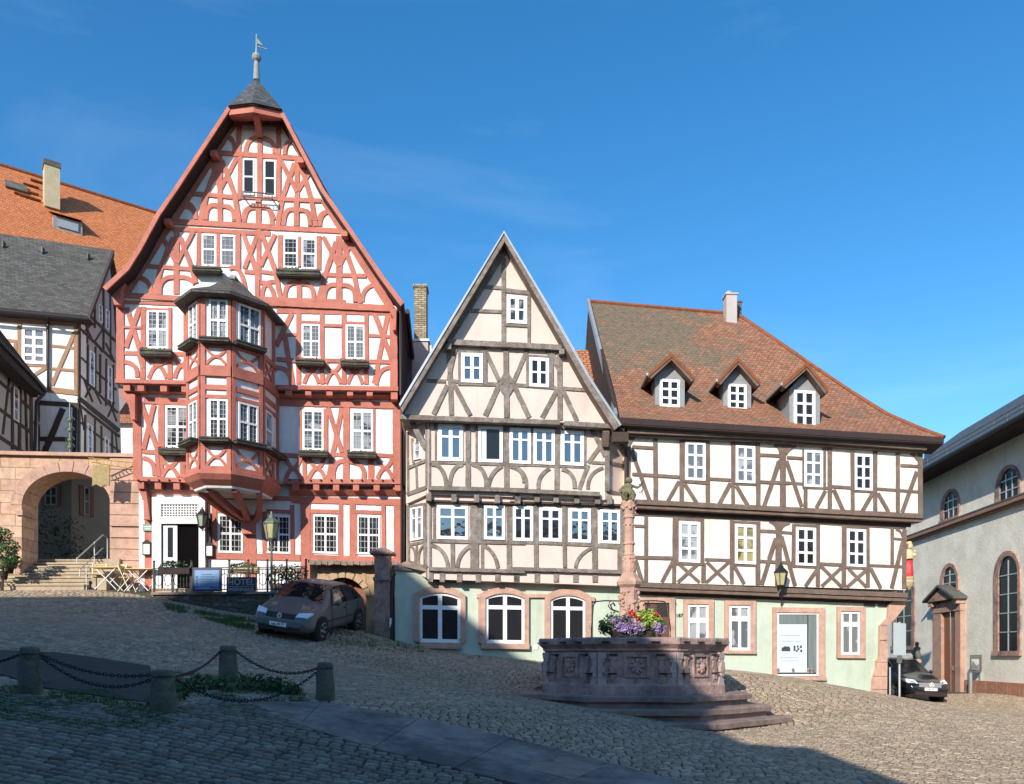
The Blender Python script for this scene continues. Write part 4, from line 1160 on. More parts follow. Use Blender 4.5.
timbers(tb, PM, DM1, .06, '''O
264 70 262 690 48
308 100 308 400 22
622 80 622 640 72
668 80 668 400 26
686 100 688 610 20
892 105 896 630 42
450 420 452 612 34
280 398 1019 416 28
285 92 1019 108 22
a 286 432 376 490 414 608 32
a 488 606 520 500 606 430 32
a 696 435 768 500 806 608 32
680 410 680 620 16
Q
10 110 10 400 16
205 105 205 632 38
424 115 430 606 32
216 120 216 400 14
444 130 444 410 14
660 100 668 690 46
884 115 886 700 34
0 108 660 128 20
670 130 885 145 26
0 402 875 440 28
a 514 608 550 520 640 452 26
856 450 856 640 28
690 440 860 452 24
''')
timbers(tb, PM, DM1-.02, .14, '''O
265 618 1019 638 32
Q
0 616 885 642 32''')
tb.build('first_floor_timber_frame', GT, mid)
# infill between joists and joist ends
mb = MB()
rslab(mb, PM, 'O', 275, 14, 1019, 82, DM1, .12, .03); rslab(mb, PM, 'Q', 0, 20, 880, 84, DM1, .12, .03)
rslab(mb, PM, 'O', 262, 640, 1019, 700, 0, .26, .008); rslab(mb, PM, 'Q', 0, 642, 872, 700, 0, .26, .004); mb.each('jetty_infill', M['cream'], mid)
jb = MB()
for tl, xs, ys in (('O', [265, 462, 640, 803, 962], 14), ('Q', [62, 212, 362, 524, 688, 782], 24)):
    for x in xs: rslab(jb, PM, tl, x-20, ys+.03*x, x+20, ys+62+.03*x, DM1, .28)
for tl, xs in (('O', [278, 370, 505, 652, 805, 952]), ('Q', [52, 213, 362, 516, 668])):
    for x in xs: rslab(jb, PM, tl, x-20, 640+.008*x, x+20, 718+.008*x, 0, .42)
jb.each('joist_end', GT, mid)
mb = MB(); rslab(mb, PM, 'O', 285, 76, 1019, 92, DM1, .14, .03); rslab(mb, PM, 'Q', 0, 86, 880, 100, DM1, .14, .03); rslab(mb, PM, 'O', 268, 700, 1019, 712, 0, .27, .006); rslab(mb, PM, 'Q', 0, 702, 872, 714, 0, .27, .004)
mb.each('jetty_plate', M['darktimber'], mid)
# windows
for args in (('J', 645, 392, 766, 558, DMG, 2, (.5,), 'leaded', .17, .06), ('K', 428, 136, 560, 314, DMG, 2, (.5,), 'sky', .16, .03), ('K', 838, 162, 958, 338, DMG, 2, (.5,), 'dark', .16, .06),
             ('M', 338, 186, 534, 474, DM2, 2, (.34,), 'sky', .15, .03), ('N', -3, 214, 164, 494, DM2, 2, (.33,), 'sky', .15, .05), ('N', 184, 222, 352, 500, DM2, 2, (.33,), 'sky', .15, .05),
             ('N', 400, 236, 580, 508, DM2, 2, (.33,), 'sky', .15, .05), ('O', 330, 118, 575, 382, DM1, 2, (.34,), 'sky', .10, .03), ('O', 698, 118, 862, 386, DM1, 2, (.34,), 'sky', .14, .03),
             ('Q', 22, 124, 182, 396, DM1, 2, (.34,), 'dark', .15, .03), ('Q', 228, 132, 408, 400, DM1, 2, (.34,), 'dark', .15, .03), ('Q', 462, 142, 634, 408, DM1, 2, (.34,), 'sky', .14, .03),
             ('Q', 705, 152, 864, 416, DM1, 2, (.34,), 'sky', .14, .03)):
    tl, x0, y0, x1, y1, d, c, rw, gl, fr_, sl = args
    window(mid, PM, tl, x0, y0, x1, y1, d, c, rw, gl, fr_, None, sl, t=.05, bar=.28)
# the open window: white frame, sash swung in
ow_ = window(mid, PM, 'M', 652, 200, 845, 486, DM2, 1, (), 'dark', .13, None, .02, t=.05)
mb = MB(); rslab(mb, PM, 'M', 682, 232, 716, 466, DM2+.01, .03); mb.build('open_sash', M['winwhite'], ow_)
for nm, tl, x, y in (('white_figurine', 'Q', 345, 345), ('figurine', 'N', 40, 448), ('figurine', 'N', 525, 448), ('figurine', 'N', 445, 462)):
    p = PM.P(*T[tl](x, y), (DM1 if tl == 'Q' else DM2)+.05)
# arched ground floor windows with sandstone surrounds
def archpts(x0, x1, ysp, ytop, n=12):
    xc, h = (x0+x1)/2, (x1-x0)/2; rise = ysp-ytop; Rr = (h*h+rise*rise)/(2*rise); cy_ = ytop+Rr; a0 = math.asin(h/Rr)
    return [(xc+Rr*math.sin(-a0+2*a0*i/n), cy_-Rr*math.cos(-a0+2*a0*i/n)) for i in range(n+1)]
def arched(parent, pl, o, i_, d, t, sand, sl=0.0, sill=None, cols=2, transom=None):
    """o,i_ = (x0,x1,yspring,ytop,ybottom) of stone outside / opening, in photo pixels on the plane"""
    A = archpts(o[0], o[1], o[2], o[3]); B = archpts(i_[0], i_[1], i_[2], i_[3]); f = lambda p, dd: pl.P(p[0], p[1]+sl*(p[0]-o[0]), dd)
    A = [(o[0], o[4])]+A+[(o[1], o[4])]; B = [(i_[0], i_[4])]+B+[(i_[1], i_[4])]; mb = MB()
    for k in range(len(A)-1): mb.prism([f(A[k], d+t), f(A[k+1], d+t), f(B[k+1], d+t), f(B[k], d+t)], pl.nv(-t))
    if sill: mb.prism([f((sill[0], sill[2]), d+t+.04), f((sill[1], sill[2]), d+t+.04), f((sill[1], sill[3]), d+t+.04), f((sill[0], sill[3]), d+t+.04)], pl.nv(-t-.04))
    mb.build('window_surround', sand, parent)
    w_ = .055*(i_[1]-i_[0])*1.3; C_ = archpts(i_[0]+w_, i_[1]-w_, i_[2]+w_*.3, i_[3]+w_); C_ = [(i_[0]+w_, i_[4]-w_*1.2)]+C_+[(i_[1]-w_, i_[4]-w_*1.2)]; mb = MB(); tf = t*.45
    for k in range(len(B)-1): mb.prism([f(B[k], d+tf), f(B[k+1], d+tf), f(C_[k+1], d+tf), f(C_[k], d+tf)], pl.nv(-tf))
    mb.prism([f((i_[0], i_[4]-w_*1.2), d+tf), f((i_[1], i_[4]-w_*1.2), d+tf), f((i_[1], i_[4]), d+tf), f((i_[0], i_[4]), d+tf)], pl.nv(-tf))
    xc = (i_[0]+i_[1])/2
    mb.prism([f((xc-w_*.7, i_[3]+1), d+tf-.003), f((xc+w_*.7, i_[3]+1), d+tf-.003), f((xc+w_*.7, i_[4]-1), d+tf-.003), f((xc-w_*.7, i_[4]-1), d+tf-.003)], pl.nv(-tf+.005))
    yt = transom if transom else i_[2]+(i_[4]-i_[2])*.3
    mb.prism([f((i_[0]+1, yt-w_*.7), d+tf-.006), f((i_[1]-1, yt-w_*.7), d+tf-.006), f((i_[1]-1, yt+w_*.7), d+tf-.006), f((i_[0]+1, yt+w_*.7), d+tf-.006)], pl.nv(-tf+.008))
    wo = mb.build('window', M['winwhite'], parent); g_ = MB(); g_.face([f(p, d+.012) for p in B]); g_.build('pane', G['dark'], wo)
arched(mid, PM, (413.5, 465.5, 594, 585, 641), (419.5, 460.5, 597.5, 592, 642), 0, .12, M['sand'], .02, (419.5, 461, 642, 648), transom=607)
arched(mid, PM, (478.5, 529, 595, 587, 643), (485.5, 524.5, 598, 593, 643), 0, .12, M['sand'], .015, (481, 529.5, 643, 648.5), transom=607)
arched(mid, PM, (545, 591.5, 596, 588, 650), (550.5, 585.5, 600, 595, 642), 0, .12, M['sand'], .015, (545, 594, 643, 649), transom=608)
mb = MB(); rslab(mb, PM, 'P', 527, 594, 547, 597.5, 0, .10); rslab(mb, PM, 'P', 477, 594, 481, 598, 0, .13); rslab(mb, PM, 'P', 590, 597, 595, 601, 0, .1); mb.each('string_course', M['sand'], mid)
mb = MB(); rslab(mb, PM, 'P', 533.5, 645.5, 538, 649.5, 0, .03); mb.build('meter_plate', M['winwhite'], mid)
# canted corners
PL = Plane(PM.P(427, 560, DM1)[:2], (PM.P(427, 560, DM1)[0]-.72, PM.P(427, 560, DM1)[1]+1.05))
PL2 = Plane(PM.P(427, 460, DM2)[:2], (PM.P(427, 460, DM2)[0]-.72, PM.P(427, 460, DM2)[1]+1.05))
PRC = Plane(PM.P(606, 460, DM2)[:2], (PM.P(606, 460, DM2)[0]+.62, PM.P(606, 460, DM2)[1]+.62))
wallpoly(mid, PL, 'P', [(406.5, 504), (428, 494), (428, 579), (406.5, 568)], 0, .5, M['cream'], 'canted_wall')
wallpoly(mid, PL2, 'P', [(406, 415), (428, 415), (428, 494), (406, 504)], 0, .5, M['cream'], 'canted_wall')
wallpoly(mid, PRC, 'P', [(605, 424), (624, 432), (624, 502), (605, 499)], 0, .5, M['cream'], 'canted_wall')
tb = MB()
timbers(tb, PL, 0, .05, '''O
100 120 104 570 18
115 128 225 108 18
110 430 230 405 22
a 112 440 150 480 155 570 16
a 220 435 188 490 182 580 16
168 425 168 575 16
100 560 250 610 26
225 100 232 600 22
''')
tb.build('canted_timber_frame', GT, mid); tb = MB()
timbers(tb, PL2, 0, .05, '''M
95 532 238 474 26
165 515 172 720 16
90 740 240 686 34
130 300 140 490 18
95 250 100 740 14
220 330 200 360 14
''')
tb.build('canted_timber_frame', GT, mid); tb = MB()
timbers(tb, PRC, 0, .05, '''N
780 490 893 515 26
775 715 890 742 28
''')
tb.build('canted_timber_frame', GT, mid)
window(mid, PL, 'O', 116, 142, 216, 400, 0, 2, (.34,), 'curtain', .14, None, -.18, t=.05, bar=.3)
window(mid, PL2, 'M', 145, 330, 195, 470, 0, 1, (.5,), 'curtain', .16, None, -.2, t=.05, bar=.3)
mb = MB(); mb.prism([PM.P(396, 565, .05), PM.P(407, 561, .0), PM.P(428, 570, .35), PM.P(426, 571.5, .36)], (0, .5, -.1)); rslab(mb, PM, 'P', 394, 565.5, 430, 570, 0, .1, .03); mb.build('skirt_roof', M['stepstone'], mid)
# corner braces under the gable foot on the left, right dark strut
mb = MB(); mb.bar(PM.P(606, 431, .95), PM.P(605, 446, .72), .2, .2); mb.build('gable_strut', M['brown'], mid)
mb = MB()
for px, py in ((449, 348), (561.5, 353)): p = PM.P(px, py, .92); mb.box(p, (.16, .3, .16))
mb.each('purlin_end', GT, mid)
mb = MB(); rslab(mb, PM, 'P', 403, 414, 427, 421, -.3, .9, .05); mb.build('gable_foot_soffit', GT, mid)
LO = [(399.5, 404.5), (430, 353), (504, 231.5)]; LI = [(402.5, 412), (436.5, 355), (505, 241)]
RO = [(504, 231.5), (560, 326), (590, 379), (620.5, 425)]; RI = [(504.5, 241), (555, 329), (585, 383), (614.5, 430)]
vergeroof(mid, PM, LO, LI, 1.22, 10, M['tileold'], M['greytimber'], M['brown'])
vergeroof(mid, PM, RO, RI, 1.22, 10, M['tileold'], M['greytimber'], M['brown'])
mb = MB(); q = [PM.P(*p, 1.30) for p in ((399, 404), (430, 352), (504, 230.5), (504, 233), (431.5, 354), (400, 406.5))]
mb.prism(q, PM.nv(-.1)); q = [PM.P(*p, 1.30) for p in ((504, 230.5), (561, 325), (591, 378), (621.5, 424.5), (620, 426), (589, 379.5), (559, 327), (504, 233))]; mb.prism(q, PM.nv(-.1)); mb.build('verge_flashing', M['greymetal'], mid)
# rear chimneys seen between the two houses
ch = thing('brick_chimney', (-3.6, 30.5, 10), 'tall yellow-brown brick chimney rising behind the gap between the two gabled houses', 'chimney')
mb = MB(); c = Vector(((421-512)/800*31, 31, 0)); zt = 1.6+(655-290)/800*31; zb = 1.6+(655-345)/800*31; w_ = 12/800*31
mb.box((c.x, c.y, (zt+zb)/2), (w_, .6, zt-zb)); mb.box((c.x, c.y, zt+.03), (w_+.08, .68, .1)); autouv(mb.build('stack', M['brickchim'], ch))
mb = MB(); mb.box((c.x, c.y, zb-.9), (.62, .72, 1.9)); mb.build('base', M['greyplaster'], ch)
mb = MB(); mb.box((c.x, c.y-.02, zb+.04), (.72, .8, .08)); mb.tube([(c.x+.4, c.y-.2, zb-.1), (c.x+.4, c.y-.2, zb-2)], .06); mb.build('flashing', M['greymetal'], ch)
# ------------------------------------------------------------ right house
PW = kplane(25.9, .10)
DW1, DW2 = .3, .6
rh = thing('corner_house', (9, 26.8, .5), 'long ivory and brown half-timbered house with three dormers in its red tiled roof', 'house')
wallpoly(rh, PW, 'P', [(628.5, 575), (887, 590), (887, 700), (628.5, 690)], 0, 9, M['green'], 'ground_floor_wall')
wallpoly(rh, PW, 'P', [(632, 500), (906, 520), (906, 590), (632, 582)], DW1, 9, M['ivory'], 'first_floor_wall')
wallpoly(rh, PW, 'P', [(627.5, 428), (922, 448), (922, 514), (627.5, 502)], DW2, 9, M['ivory'], 'second_floor_wall')
BT = M['brown']; TW[0] = .95
tb = MB()
timbers(tb, PW, DW2, .05, '''R
a 100 92 62 130 52 170 20
48 95 44 420 38
213 92 216 484 28
372 108 372 494 26
384 118 384 360 12
528 118 530 500 28
680 128 682 508 22
690 140 690 380 10
832 138 834 515 26
984 148 980 520 36
a 930 148 958 165 972 205 22
a 1040 150 1012 165 996 205 22
75 160 200 168 20
75 325 358 342 20
540 354 672 362 20
845 210 968 215 20
845 372 1024 380 20
370 368 540 380 16
680 382 840 390 16
390 122 520 128 12
692 142 820 150 12
70 180 178 482 24
356 368 288 490 22
390 385 462 498 24
666 380 598 505 22
702 395 768 510 24
966 240 868 518 24
S
76 145 80 520 36
a 30 145 55 160 66 200 22
a 160 152 120 170 92 205 22
52 250 0 425 24
100 245 192 520 24
0 212 62 218 18
105 225 198 230 18
0 372 200 385 18
202 175 202 405 12
328 172 328 405 20
362 172 362 540 26
215 415 215 525 24
335 425 280 528 22
370 400 500 408 20
385 418 442 545 24
498 190 500 550 22
635 188 635 550 26
198 405 348 410 16
500 424 645 432 16
620 440 556 550 22
650 440 714 552 24
650 414 892 432 18
772 200 772 555 24
790 272 892 278 18
886 310 798 555 24
906 200 908 565 30
a 850 200 872 215 890 240 16
''')
timbers(tb, PW, DW2-.05, .22, '''R
40 85 1024 128 22
S
0 126 930 188 22''')
timbers(tb, PW, DW2-.05, .36, '''R
45 66 1024 106 24
S
0 102 945 170 22''')
tb.build('second_floor_timber_frame', BT, rh)
tb = MB()
timbers(tb, PW, DW1, .05, '''U
84 84 1024 122 16
158 88 158 495 24
330 98 326 500 24
345 104 345 385 20
495 110 495 390 24
505 380 503 500 28
674 118 674 505 24
686 125 686 390 12
832 130 832 510 28
958 170 955 515 38
a 905 122 945 155 952 205 24
a 1012 124 972 155 962 205 24
88 155 152 158 18
88 344 325 350 22
512 358 665 363 20
850 186 940 190 20
845 368 1024 378 20
335 382 510 386 16
680 389 845 396 16
345 112 500 120 16
685 130 835 138 14
92 355 135 495 24
320 368 252 495 22
360 390 478 495 20
466 388 348 495 20
524 374 652 500 20
656 374 518 498 20
690 400 748 505 24
938 240 854 510 24
V
55 125 50 525 36
a 0 128 38 158 45 205 22
a 118 136 72 160 60 205 22
35 230 -5 350 22
70 218 152 515 24
75 195 138 200 18
75 375 142 380 18
145 145 142 405 22
290 148 290 520 24
144 400 305 406 16
145 150 300 158 14
285 418 214 520 22
300 384 440 390 20
310 400 434 525 20
438 400 312 520 20
448 148 446 525 28
590 165 592 525 22
450 405 608 411 16
455 160 600 170 14
475 415 582 525 20
588 415 464 525 20
608 412 668 530 22
605 394 805 402 18
738 162 738 402 20
750 232 805 236 14
802 250 735 530 22
812 180 808 535 26
a 760 178 785 190 800 220 14
0 122 820 168 14
''')
tb.build('first_floor_timber_frame', BT, rh)
tb = MB()
timbers(tb, PW, DW1+.02, .36, '''P 635.8 501.5 923 516 5''')
timbers(tb, PW, DW1+.02, .30, '''P 635.8 505.5 922.5 519.7 5''')
timbers(tb, PW, .02, .36, '''P 637.4 584.5 908 595.2 5''')
timbers(tb, PW, .02, .30, '''P 637.4 588.5 907 599.2 4.6''')
tb.build('jetty_fascia', M['brown'], rh)
tb = MB()
timbers(tb, PW, DW1, .03, '''P 636 510.8 911 525 4.4
''')
timbers(tb, PW, 0, .03, '''P 640 593 891 602.5 4
''')
tb.build('jetty_shade_strip', M['darktimber'], rh)  # dark strips standing in for the shade under each jetty
for args in (('R', 395, 130, 516, 360, DW2, 'curtain'), ('R', 698, 152, 815, 376, DW2, 'curtain'), ('S', 208, 180, 320, 400, DW2, 'curtain'), ('S', 512, 204, 618, 420, DW2, 'dark'),
             ('U', 355, 128, 484, 372, DW1, 'curtain'), ('U', 693, 144, 820, 382, DW1, 'yellow'), ('V', 157, 162, 278, 392, DW1, 'dark'), ('V', 465, 172, 580, 398, DW1, 'dark')):
    tl, x0, y0, x1, y1, d, gl = args
    window(rh, PW, tl, x0, y0, x1, y1, d, 2, (.34, .66), gl, .13, None, .05, t=.05, bar=.45)
TW[0] = 1.0
# stone framed openings of the ground floor
def stone_frame(tile, o, i_, d=0, t=.1, sl=.0, sill=0, name='window_surround'):
    mb = MB(); (a0, b0, a1, b1), (c0, d0, c1, d1) = o, i_
    rslab(mb, PW, tile, a0, b0, a1, d0, d, t, sl); rslab(mb, PW, tile, a0, d0, c0, b1, d, t-.004, sl); rslab(mb, PW, tile, c1, d0+sl*(c1-a0), a1, b1, d, t-.004, sl)
    rslab(mb, PW, tile, a0-sill, d1, a1+sill, b1+2, d, t+.02, sl); return mb.build(name, M['sand'], rh)
stone_frame('X', (344, 152, 580, 640), (372, 188, 540, 615), sl=.01); stone_frame('X', (666, 160, 910, 574), (698, 195, 868, 550), sl=.01, sill=3)
stone_frame('Y', (82, 107, 404, 556), (106, 138, 366, 535), sl=.01, sill=10, name='shop_window_surround'); stone_frame('Y', (482, 103, 656, 420), (503, 130, 624, 400), sl=.01)
stone_frame('X', (-6, 136, 276, 700), (40, 176, 232, 690), sl=.01, name='door_surround')
def win3(tile, x0, y0, x1, y1, gl='curtain', tr=.3):
    return window(rh, PW, tile, x0, y0, x1, y1, 0, 2, (tr,), gl, .12, None, .01, t=.05, bar=1.0)
win3('X', 372, 190, 540, 616); win3('X', 698, 197, 867, 550); win3('Y', 503, 132, 623, 400)
sw = window(rh, PW, 'Y', 106, 140, 366, 534, 0, 1, (), 'sky', .045, None, 0, t=.05, name='shop_window')
mb = MB(); rslab(mb, PW, 'Y', 112, 212, 292, 512, .015, .015); po = mb.build('poster', mat('pale_blue_poster', (.55, .64, .72), .5, .02), sw)
mb = MB(); rslab(mb, PW, 'Y', 110, 142, 294, 210, .0, .02); rslab(mb, PW, 'Y', 300, 142, 350, 512, .0, .02); mb.build('display_backdrop', mat('display_backdrop', (.16, .19, .18), .5, .3, 2, streak=(8, 8, .5)), sw)
mb = MB()
rr = random.Random(4)
for y, xa, xb in ((282, 112, 250), (318, 125, 256), (420, 130, 235), (440, 140, 240)):
    x = xa
    while x < xb: l = rr.uniform(4, 14); rslab(mb, PW, 'Y', x, y-1.6, min(x+l, xb), y+1.6, .03, .004); x += l+3
mb.build('poster_text', mat('grey_print', (.18, .2, .22), .6, .02), po)
mb = MB(); rslab(mb, PW, 'Y', 106, 342, 118, 382, .03, .004)
slab(mb, PW, 'Y', [(134, 380), (134, 358), (148, 354), (155, 346), (164, 352), (174, 348), (188, 358), (188, 380)], .03, .004)
for k, (xx, yy) in enumerate(((208, 345), (228, 345), (208, 362), (232, 360), (248, 344), (222, 372), (250, 370))): rslab(mb, PW, 'Y', xx, yy, xx+12, yy+(12 if k % 2 else 16), .03, .004)
mb.build('poster_pictures', mat('dark_print', (.05, .05, .055), .6, .02), po)
mb = MB()
for x in (112, 205, 300, 322): p = PW.P(*T['Y'](x, 500), .09); mb.lathe([(.03, 0), (.05, .03), (.02, .08), (.05, .14), (.01, .2)], (p[0], p[1], p[2]-.1), 8)
mb.each('display_vase', M['stepstone'], sw)
# door behind the fountain column
mb = MB(); rslab(mb, PW, 'X', 40, 180, 232, 700, 0, .04); do = mb.build('door', M['doordark'], rh)
mb = MB(); rslab(mb, PW, 'X', 132, 186, 226, 284, .04, .01); mb.build('lattice_light', G['sky'], do)
mb = MB()
for k in range(-4, 8):
    strip(mb, PW, [(max(132, 132+k*22), 186+max(0, -k*22)), (min(226, 132+k*22+98), min(284, 186+(226-132-k*22) if 132+k*22+98 > 226 else 284))], 5, .045, .015, 'X', 0)
    strip(mb, PW, [(min(226, 226-k*22), 186+max(0, -k*22)), (max(132, 226-k*22-98), min(284, 186+(226-132-k*22) if 226-k*22-98 < 132 else 284))], 5, .045, .017, 'X', 0)
mb.build('lattice', M['darktimber'], do)
text_mesh('house_number', '187', .16, M['iron'], rh, PW.P(679.3, 615.5, .03), PW.t.to_3d(), (0, 0, 1))
mb = MB(); rslab(mb, PW, 'Y', 645, 80, 715, 106, 0, .012, .03); rslab(mb, PW, 'Y', 733, 84, 803, 108, 0, .012, .03); mb.each('vent_plate', M['slateflat'], rh)
# stepped sandstone corner pier
def pier():
    mb = MB(); pts = [(880, 708), (872, 700), (873, 680), (876.5, 668), (876.5, 661), (879.5, 658), (880, 626), (888, 618), (889, 604), (906, 596), (905.5, 606), (896, 618), (888, 626), (887.5, 664), (887, 710)]
    mb.prism([PW.P(x, y, .12) for x, y in pts], PW.nv(-.9)); return mb.build('corner_pier', M['sandworn'] if 0 else M['sand'], rh)
pier()
mb = MB()
for y in (662, 676, 689, 640, 625): x0 = {662: 876.5, 676: 874, 689: 873, 640: 880, 625: 881}[y]; strip(mb, PW, [(x0, y), (887.3, y+.3)], .6, .12, .006, 'P', 0)
mb.build('pier_joints', M['stepstone'], rh)
# roof (curved slopes, hipped at the right) ------------------------------------------------
rb = MB(); N_ = 16; rows = []
YL0, YR0 = PW.P(618, 420, 1.15)[1], PW.P(944, 437, 1.15)[1]
zL0, zR0 = 1.6+(655-417.5)/800*YL0, 1.6+(655-437.5)/800*YR0
YL1 = YL0+6.6; YR1 = YR0+6.0; zL1 = 1.6+(655-302)/800*YL1; zR1 = 1.6+(655-315)/800*YR1
hip = [(944, 437), (925, 431), (885, 413.6), (845, 388), (804, 360), (775, 340), (744, 319), (738, 315)]
def hipx(py):
    for (x0, y0), (x1, y1) in zip(hip, hip[1:]):
        if y1 <= py <= y0: return x0+(x1-x0)*(y0-py)/(y0-y1)
    return hip[0][0] if py > 437 else hip[-1][0]
for i in range(N_+1):
    t = i/N_; f = t-.07*math.sin(math.pi*min(1, t*1.6)) if t < .625 else t
    Y1, z1, Y2, z2 = YL0+(YL1-YL0)*t, zL0+(zL1-zL0)*f, YR0+(YR1-YR0)*t, zR0+(zR1-zR0)*f
    p1 = 655-(z1-1.6)*800/Y1; p2 = 655-(z2-1.6)*800/Y2
    xl = 616.5+(588.5-616.5)*(417.5-p1)/(417.5-302); xr = hipx(p2)
    rows.append(((xl-512)/800*Y1, Y1, z1, (xr-512)/800*Y2, Y2, z2))
sl = 0; Mx = 12
for i in range(N_):
    a_, b_ = rows[i], rows[i+1]; L_ = math.dist(a_[:3], b_[:3])
    for k in range(Mx):
        def pt(r_, s_): return (r_[0]+(r_[3]-r_[0])*s_, r_[1]+(r_[4]-r_[1])*s_, r_[2]+(r_[5]-r_[2])*s_)
        s0, s1 = k/Mx, (k+1)/Mx; q = [pt(a_, s0), pt(a_, s1), pt(b_, s1), pt(b_, s0)]
        rb.face(q, [(q[0][0], sl), (q[1][0], sl), (q[2][0], sl+L_), (q[3][0], sl+L_)])
    sl += L_
e0, e1, r0, r1 = rows[0][:3], rows[0][3:], rows[-1][:3], rows[-1][3:]
Yb = r0[1]+6.5
for i in range(N_):   # hip end facing the alley
    a_, b_ = rows[i], rows[i+1]; ya = 2*r1[1]-a_[4]; yb = 2*r1[1]-b_[4]
    rb.face([a_[3:], b_[3:], (b_[3], yb, b_[5]), (a_[3], ya, a_[5])], [(a_[4], i*.5), (b_[4], i*.5+.5), (yb, i*.5+.5), (ya, i*.5)])
rb.face([r0, r1, (r1[0], Yb, e1[2]), (r0[0], Yb, e0[2])], [(0, 0), (5, 0), (5, 9), (0, 9)])
ro = rb.build('roof', M['tilered'], rh, recalc=False)
mb = MB(); us = lambda p, z, y=0: (p[0], p[1]+y, p[2]-z)
mb.prism([us(e0, -.015), us(e1, -.015), us(e1, .17), us(e0, .18)], (0, .1, 0)); mb.prism([us(e0, .17, .02), us(e1, .16, .02), us(e1, .3, .8), us(e0, .32, .8)], (0, 0, -.05)); mb.build('eaves_board', M['soffit'], ro)
mb = MB(); pl_ = [(rows[i][0]-.02, rows[i][1], rows[i][2]+.02) for i in range(N_+1)]
for i in range(N_): mb.bar(pl_[i], pl_[i+1], .10, .22)
mb.build('verge_board', M['greymetal'], ro)
mb = MB(); mb.prism([r0, e0, (e0[0], Yb, e0[2])], (.1, 0, 0)); mb.build('gable_end', M['soffit'], rh)
mb = MB()
for i in range(N_):
    a_, b_ = rows[i][3:], rows[i+1][3:]; mb.tube([a_, b_], [.09, .09], 6)
mb.tube([r0, r1], .10, 6); mb.build('ridge_tiles', M['tileorange'], ro)
# stack
cm = MB(); cY = r1[1]-.35; cxm = (730-512)/800*cY; zt = 1.6+(655-297)/800*cY; zb = 1.6+(655-331)/800*cY; cm.box((cxm, cY, (zt+zb)/2), (.42, .5, zt-zb)); cm.box((cxm, cY, zt+.02), (.5, .58, .06)); cm.lathe([(.1, 0), (.12, .2)], (cxm-.05, cY, zt), 8)
cs = cm.build('chimney', M['greyplaster'], ro); cm = MB(); cm.box((cxm+.42, cY+.5, zt-.25), (.3, .3, .5)); cm.box((cxm+.42, cY+.5, zt-.02), (.36, .36, .06)); cm.build('chimney', M['slateflat'], ro)
# dormers
def dormer(tile_w, apex, eaveL, eaveR, win, dorm_open=None, cols=2, rows_=(.36, .68), gl='dark'):
    """pixel spec in tile W"""
    wx0, wy0, wx1, wy1 = win; pb = T['W']((wx0+wx1)/2, wy1)
    # depth where the front foot meets the slope
    best = None
    for i in range(N_*20):
        i0 = i//20; fq = (i % 20)/20; a_ = lerp(rows[i0], rows[i0+1], fq); u_ = (pb[0]-512)/800
        s_ = (u_*a_[1]-a_[0])/((a_[3]-a_[0])-u_*(a_[4]-a_[1])); Ym = a_[1]+(a_[4]-a_[1])*s_; zm = a_[2]+(a_[5]-a_[2])*s_; py = 655-(zm-1.6)*800/Ym
        if best is None or abs(py-pb[1]) < best[0]: best = (abs(py-pb[1]), Ym)
    Yf = best[1]-.3; DP = Plane((0, Yf), (1, Yf+.06)); mb = MB()
    fx0, fx1, fy0, fy1 = wx0-22, wx1+20, wy0-4, wy1+8
    mb.prism([DP.P(*T['W'](x, y), 0) for x, y in ((fx0, fy1), (fx1, fy1+4), (fx1, fy0+3), ((apex[0]), apex[1]+38), (fx0, fy0))], (0, 2.2, .0)); d_ = mb.build('dormer', M['wingrey'], ro)
    w_o = window(d_, DP, 'W', wx0, wy0, wx1, wy1, 0, cols, rows_, gl, .13, None, .06, t=.06, bar=.4)
    A, L_, R_ = [DP.P(*T['W'](*p), .38) for p in (apex, eaveL, eaveR)]
    rf_ = MB(); bk = 2.6; th = .13
    for E_ in (L_, R_):
        rf_.face([E_, A, (A[0], A[1]+bk, A[2]), (E_[0], E_[1]+bk, E_[2])], [(0, 0), (0, 1.2), (bk, 1.2), (bk, 0)])
        lo = lambda p: (p[0], p[1]+.01, p[2]-th); rf_.face([lo(E_), lo(A), (A[0], A[1]+bk, A[2]-th), (E_[0], E_[1]+bk, E_[2]-th)], [(0, 0)]*4)
    rfo_ = rf_.build('dormer_roof', M['tileorange'], d_)
    vb = MB()
    for E_ in (L_, R_): vb.prism([E_, A, (A[0], A[1], A[2]-.15), (E_[0], E_[1], E_[2]-.13)], (0, .1, 0))
    vb.build('verge_tiles', M['tileorange'], rfo_)
    vb = MB()
    for E_, sg in ((L_, 1), (R_, -1)): vb.prism([(E_[0]+sg*.02, E_[1]+.03, E_[2]-.11), (A[0], A[1]+.03, A[2]-.12), (A[0], A[1]+.03, A[2]-.23), (E_[0]+sg*.10, E_[1]+.03, E_[2]-.16)], (0, .35, 0))
    vb.build('barge_board', M['brown'], rfo_)
    vb = MB(); vb.bar((L_[0]-.02, L_[1]+.02, L_[2]-.02), (L_[0]-.02, L_[1]+1.6, L_[2]-.02), .08, .08); vb.build('valley_gutter', M['greymetal'], d_); return d_
dormer('W', (230, 55), (126, 148), (333, 162), (178, 172, 268, 294))
dormer('W', (527, 75), (436, 176), (626, 184), (482, 194, 564, 308))
dormer('W', (832, 98), (725, 192), (928, 215), (776, 222, 870, 384))
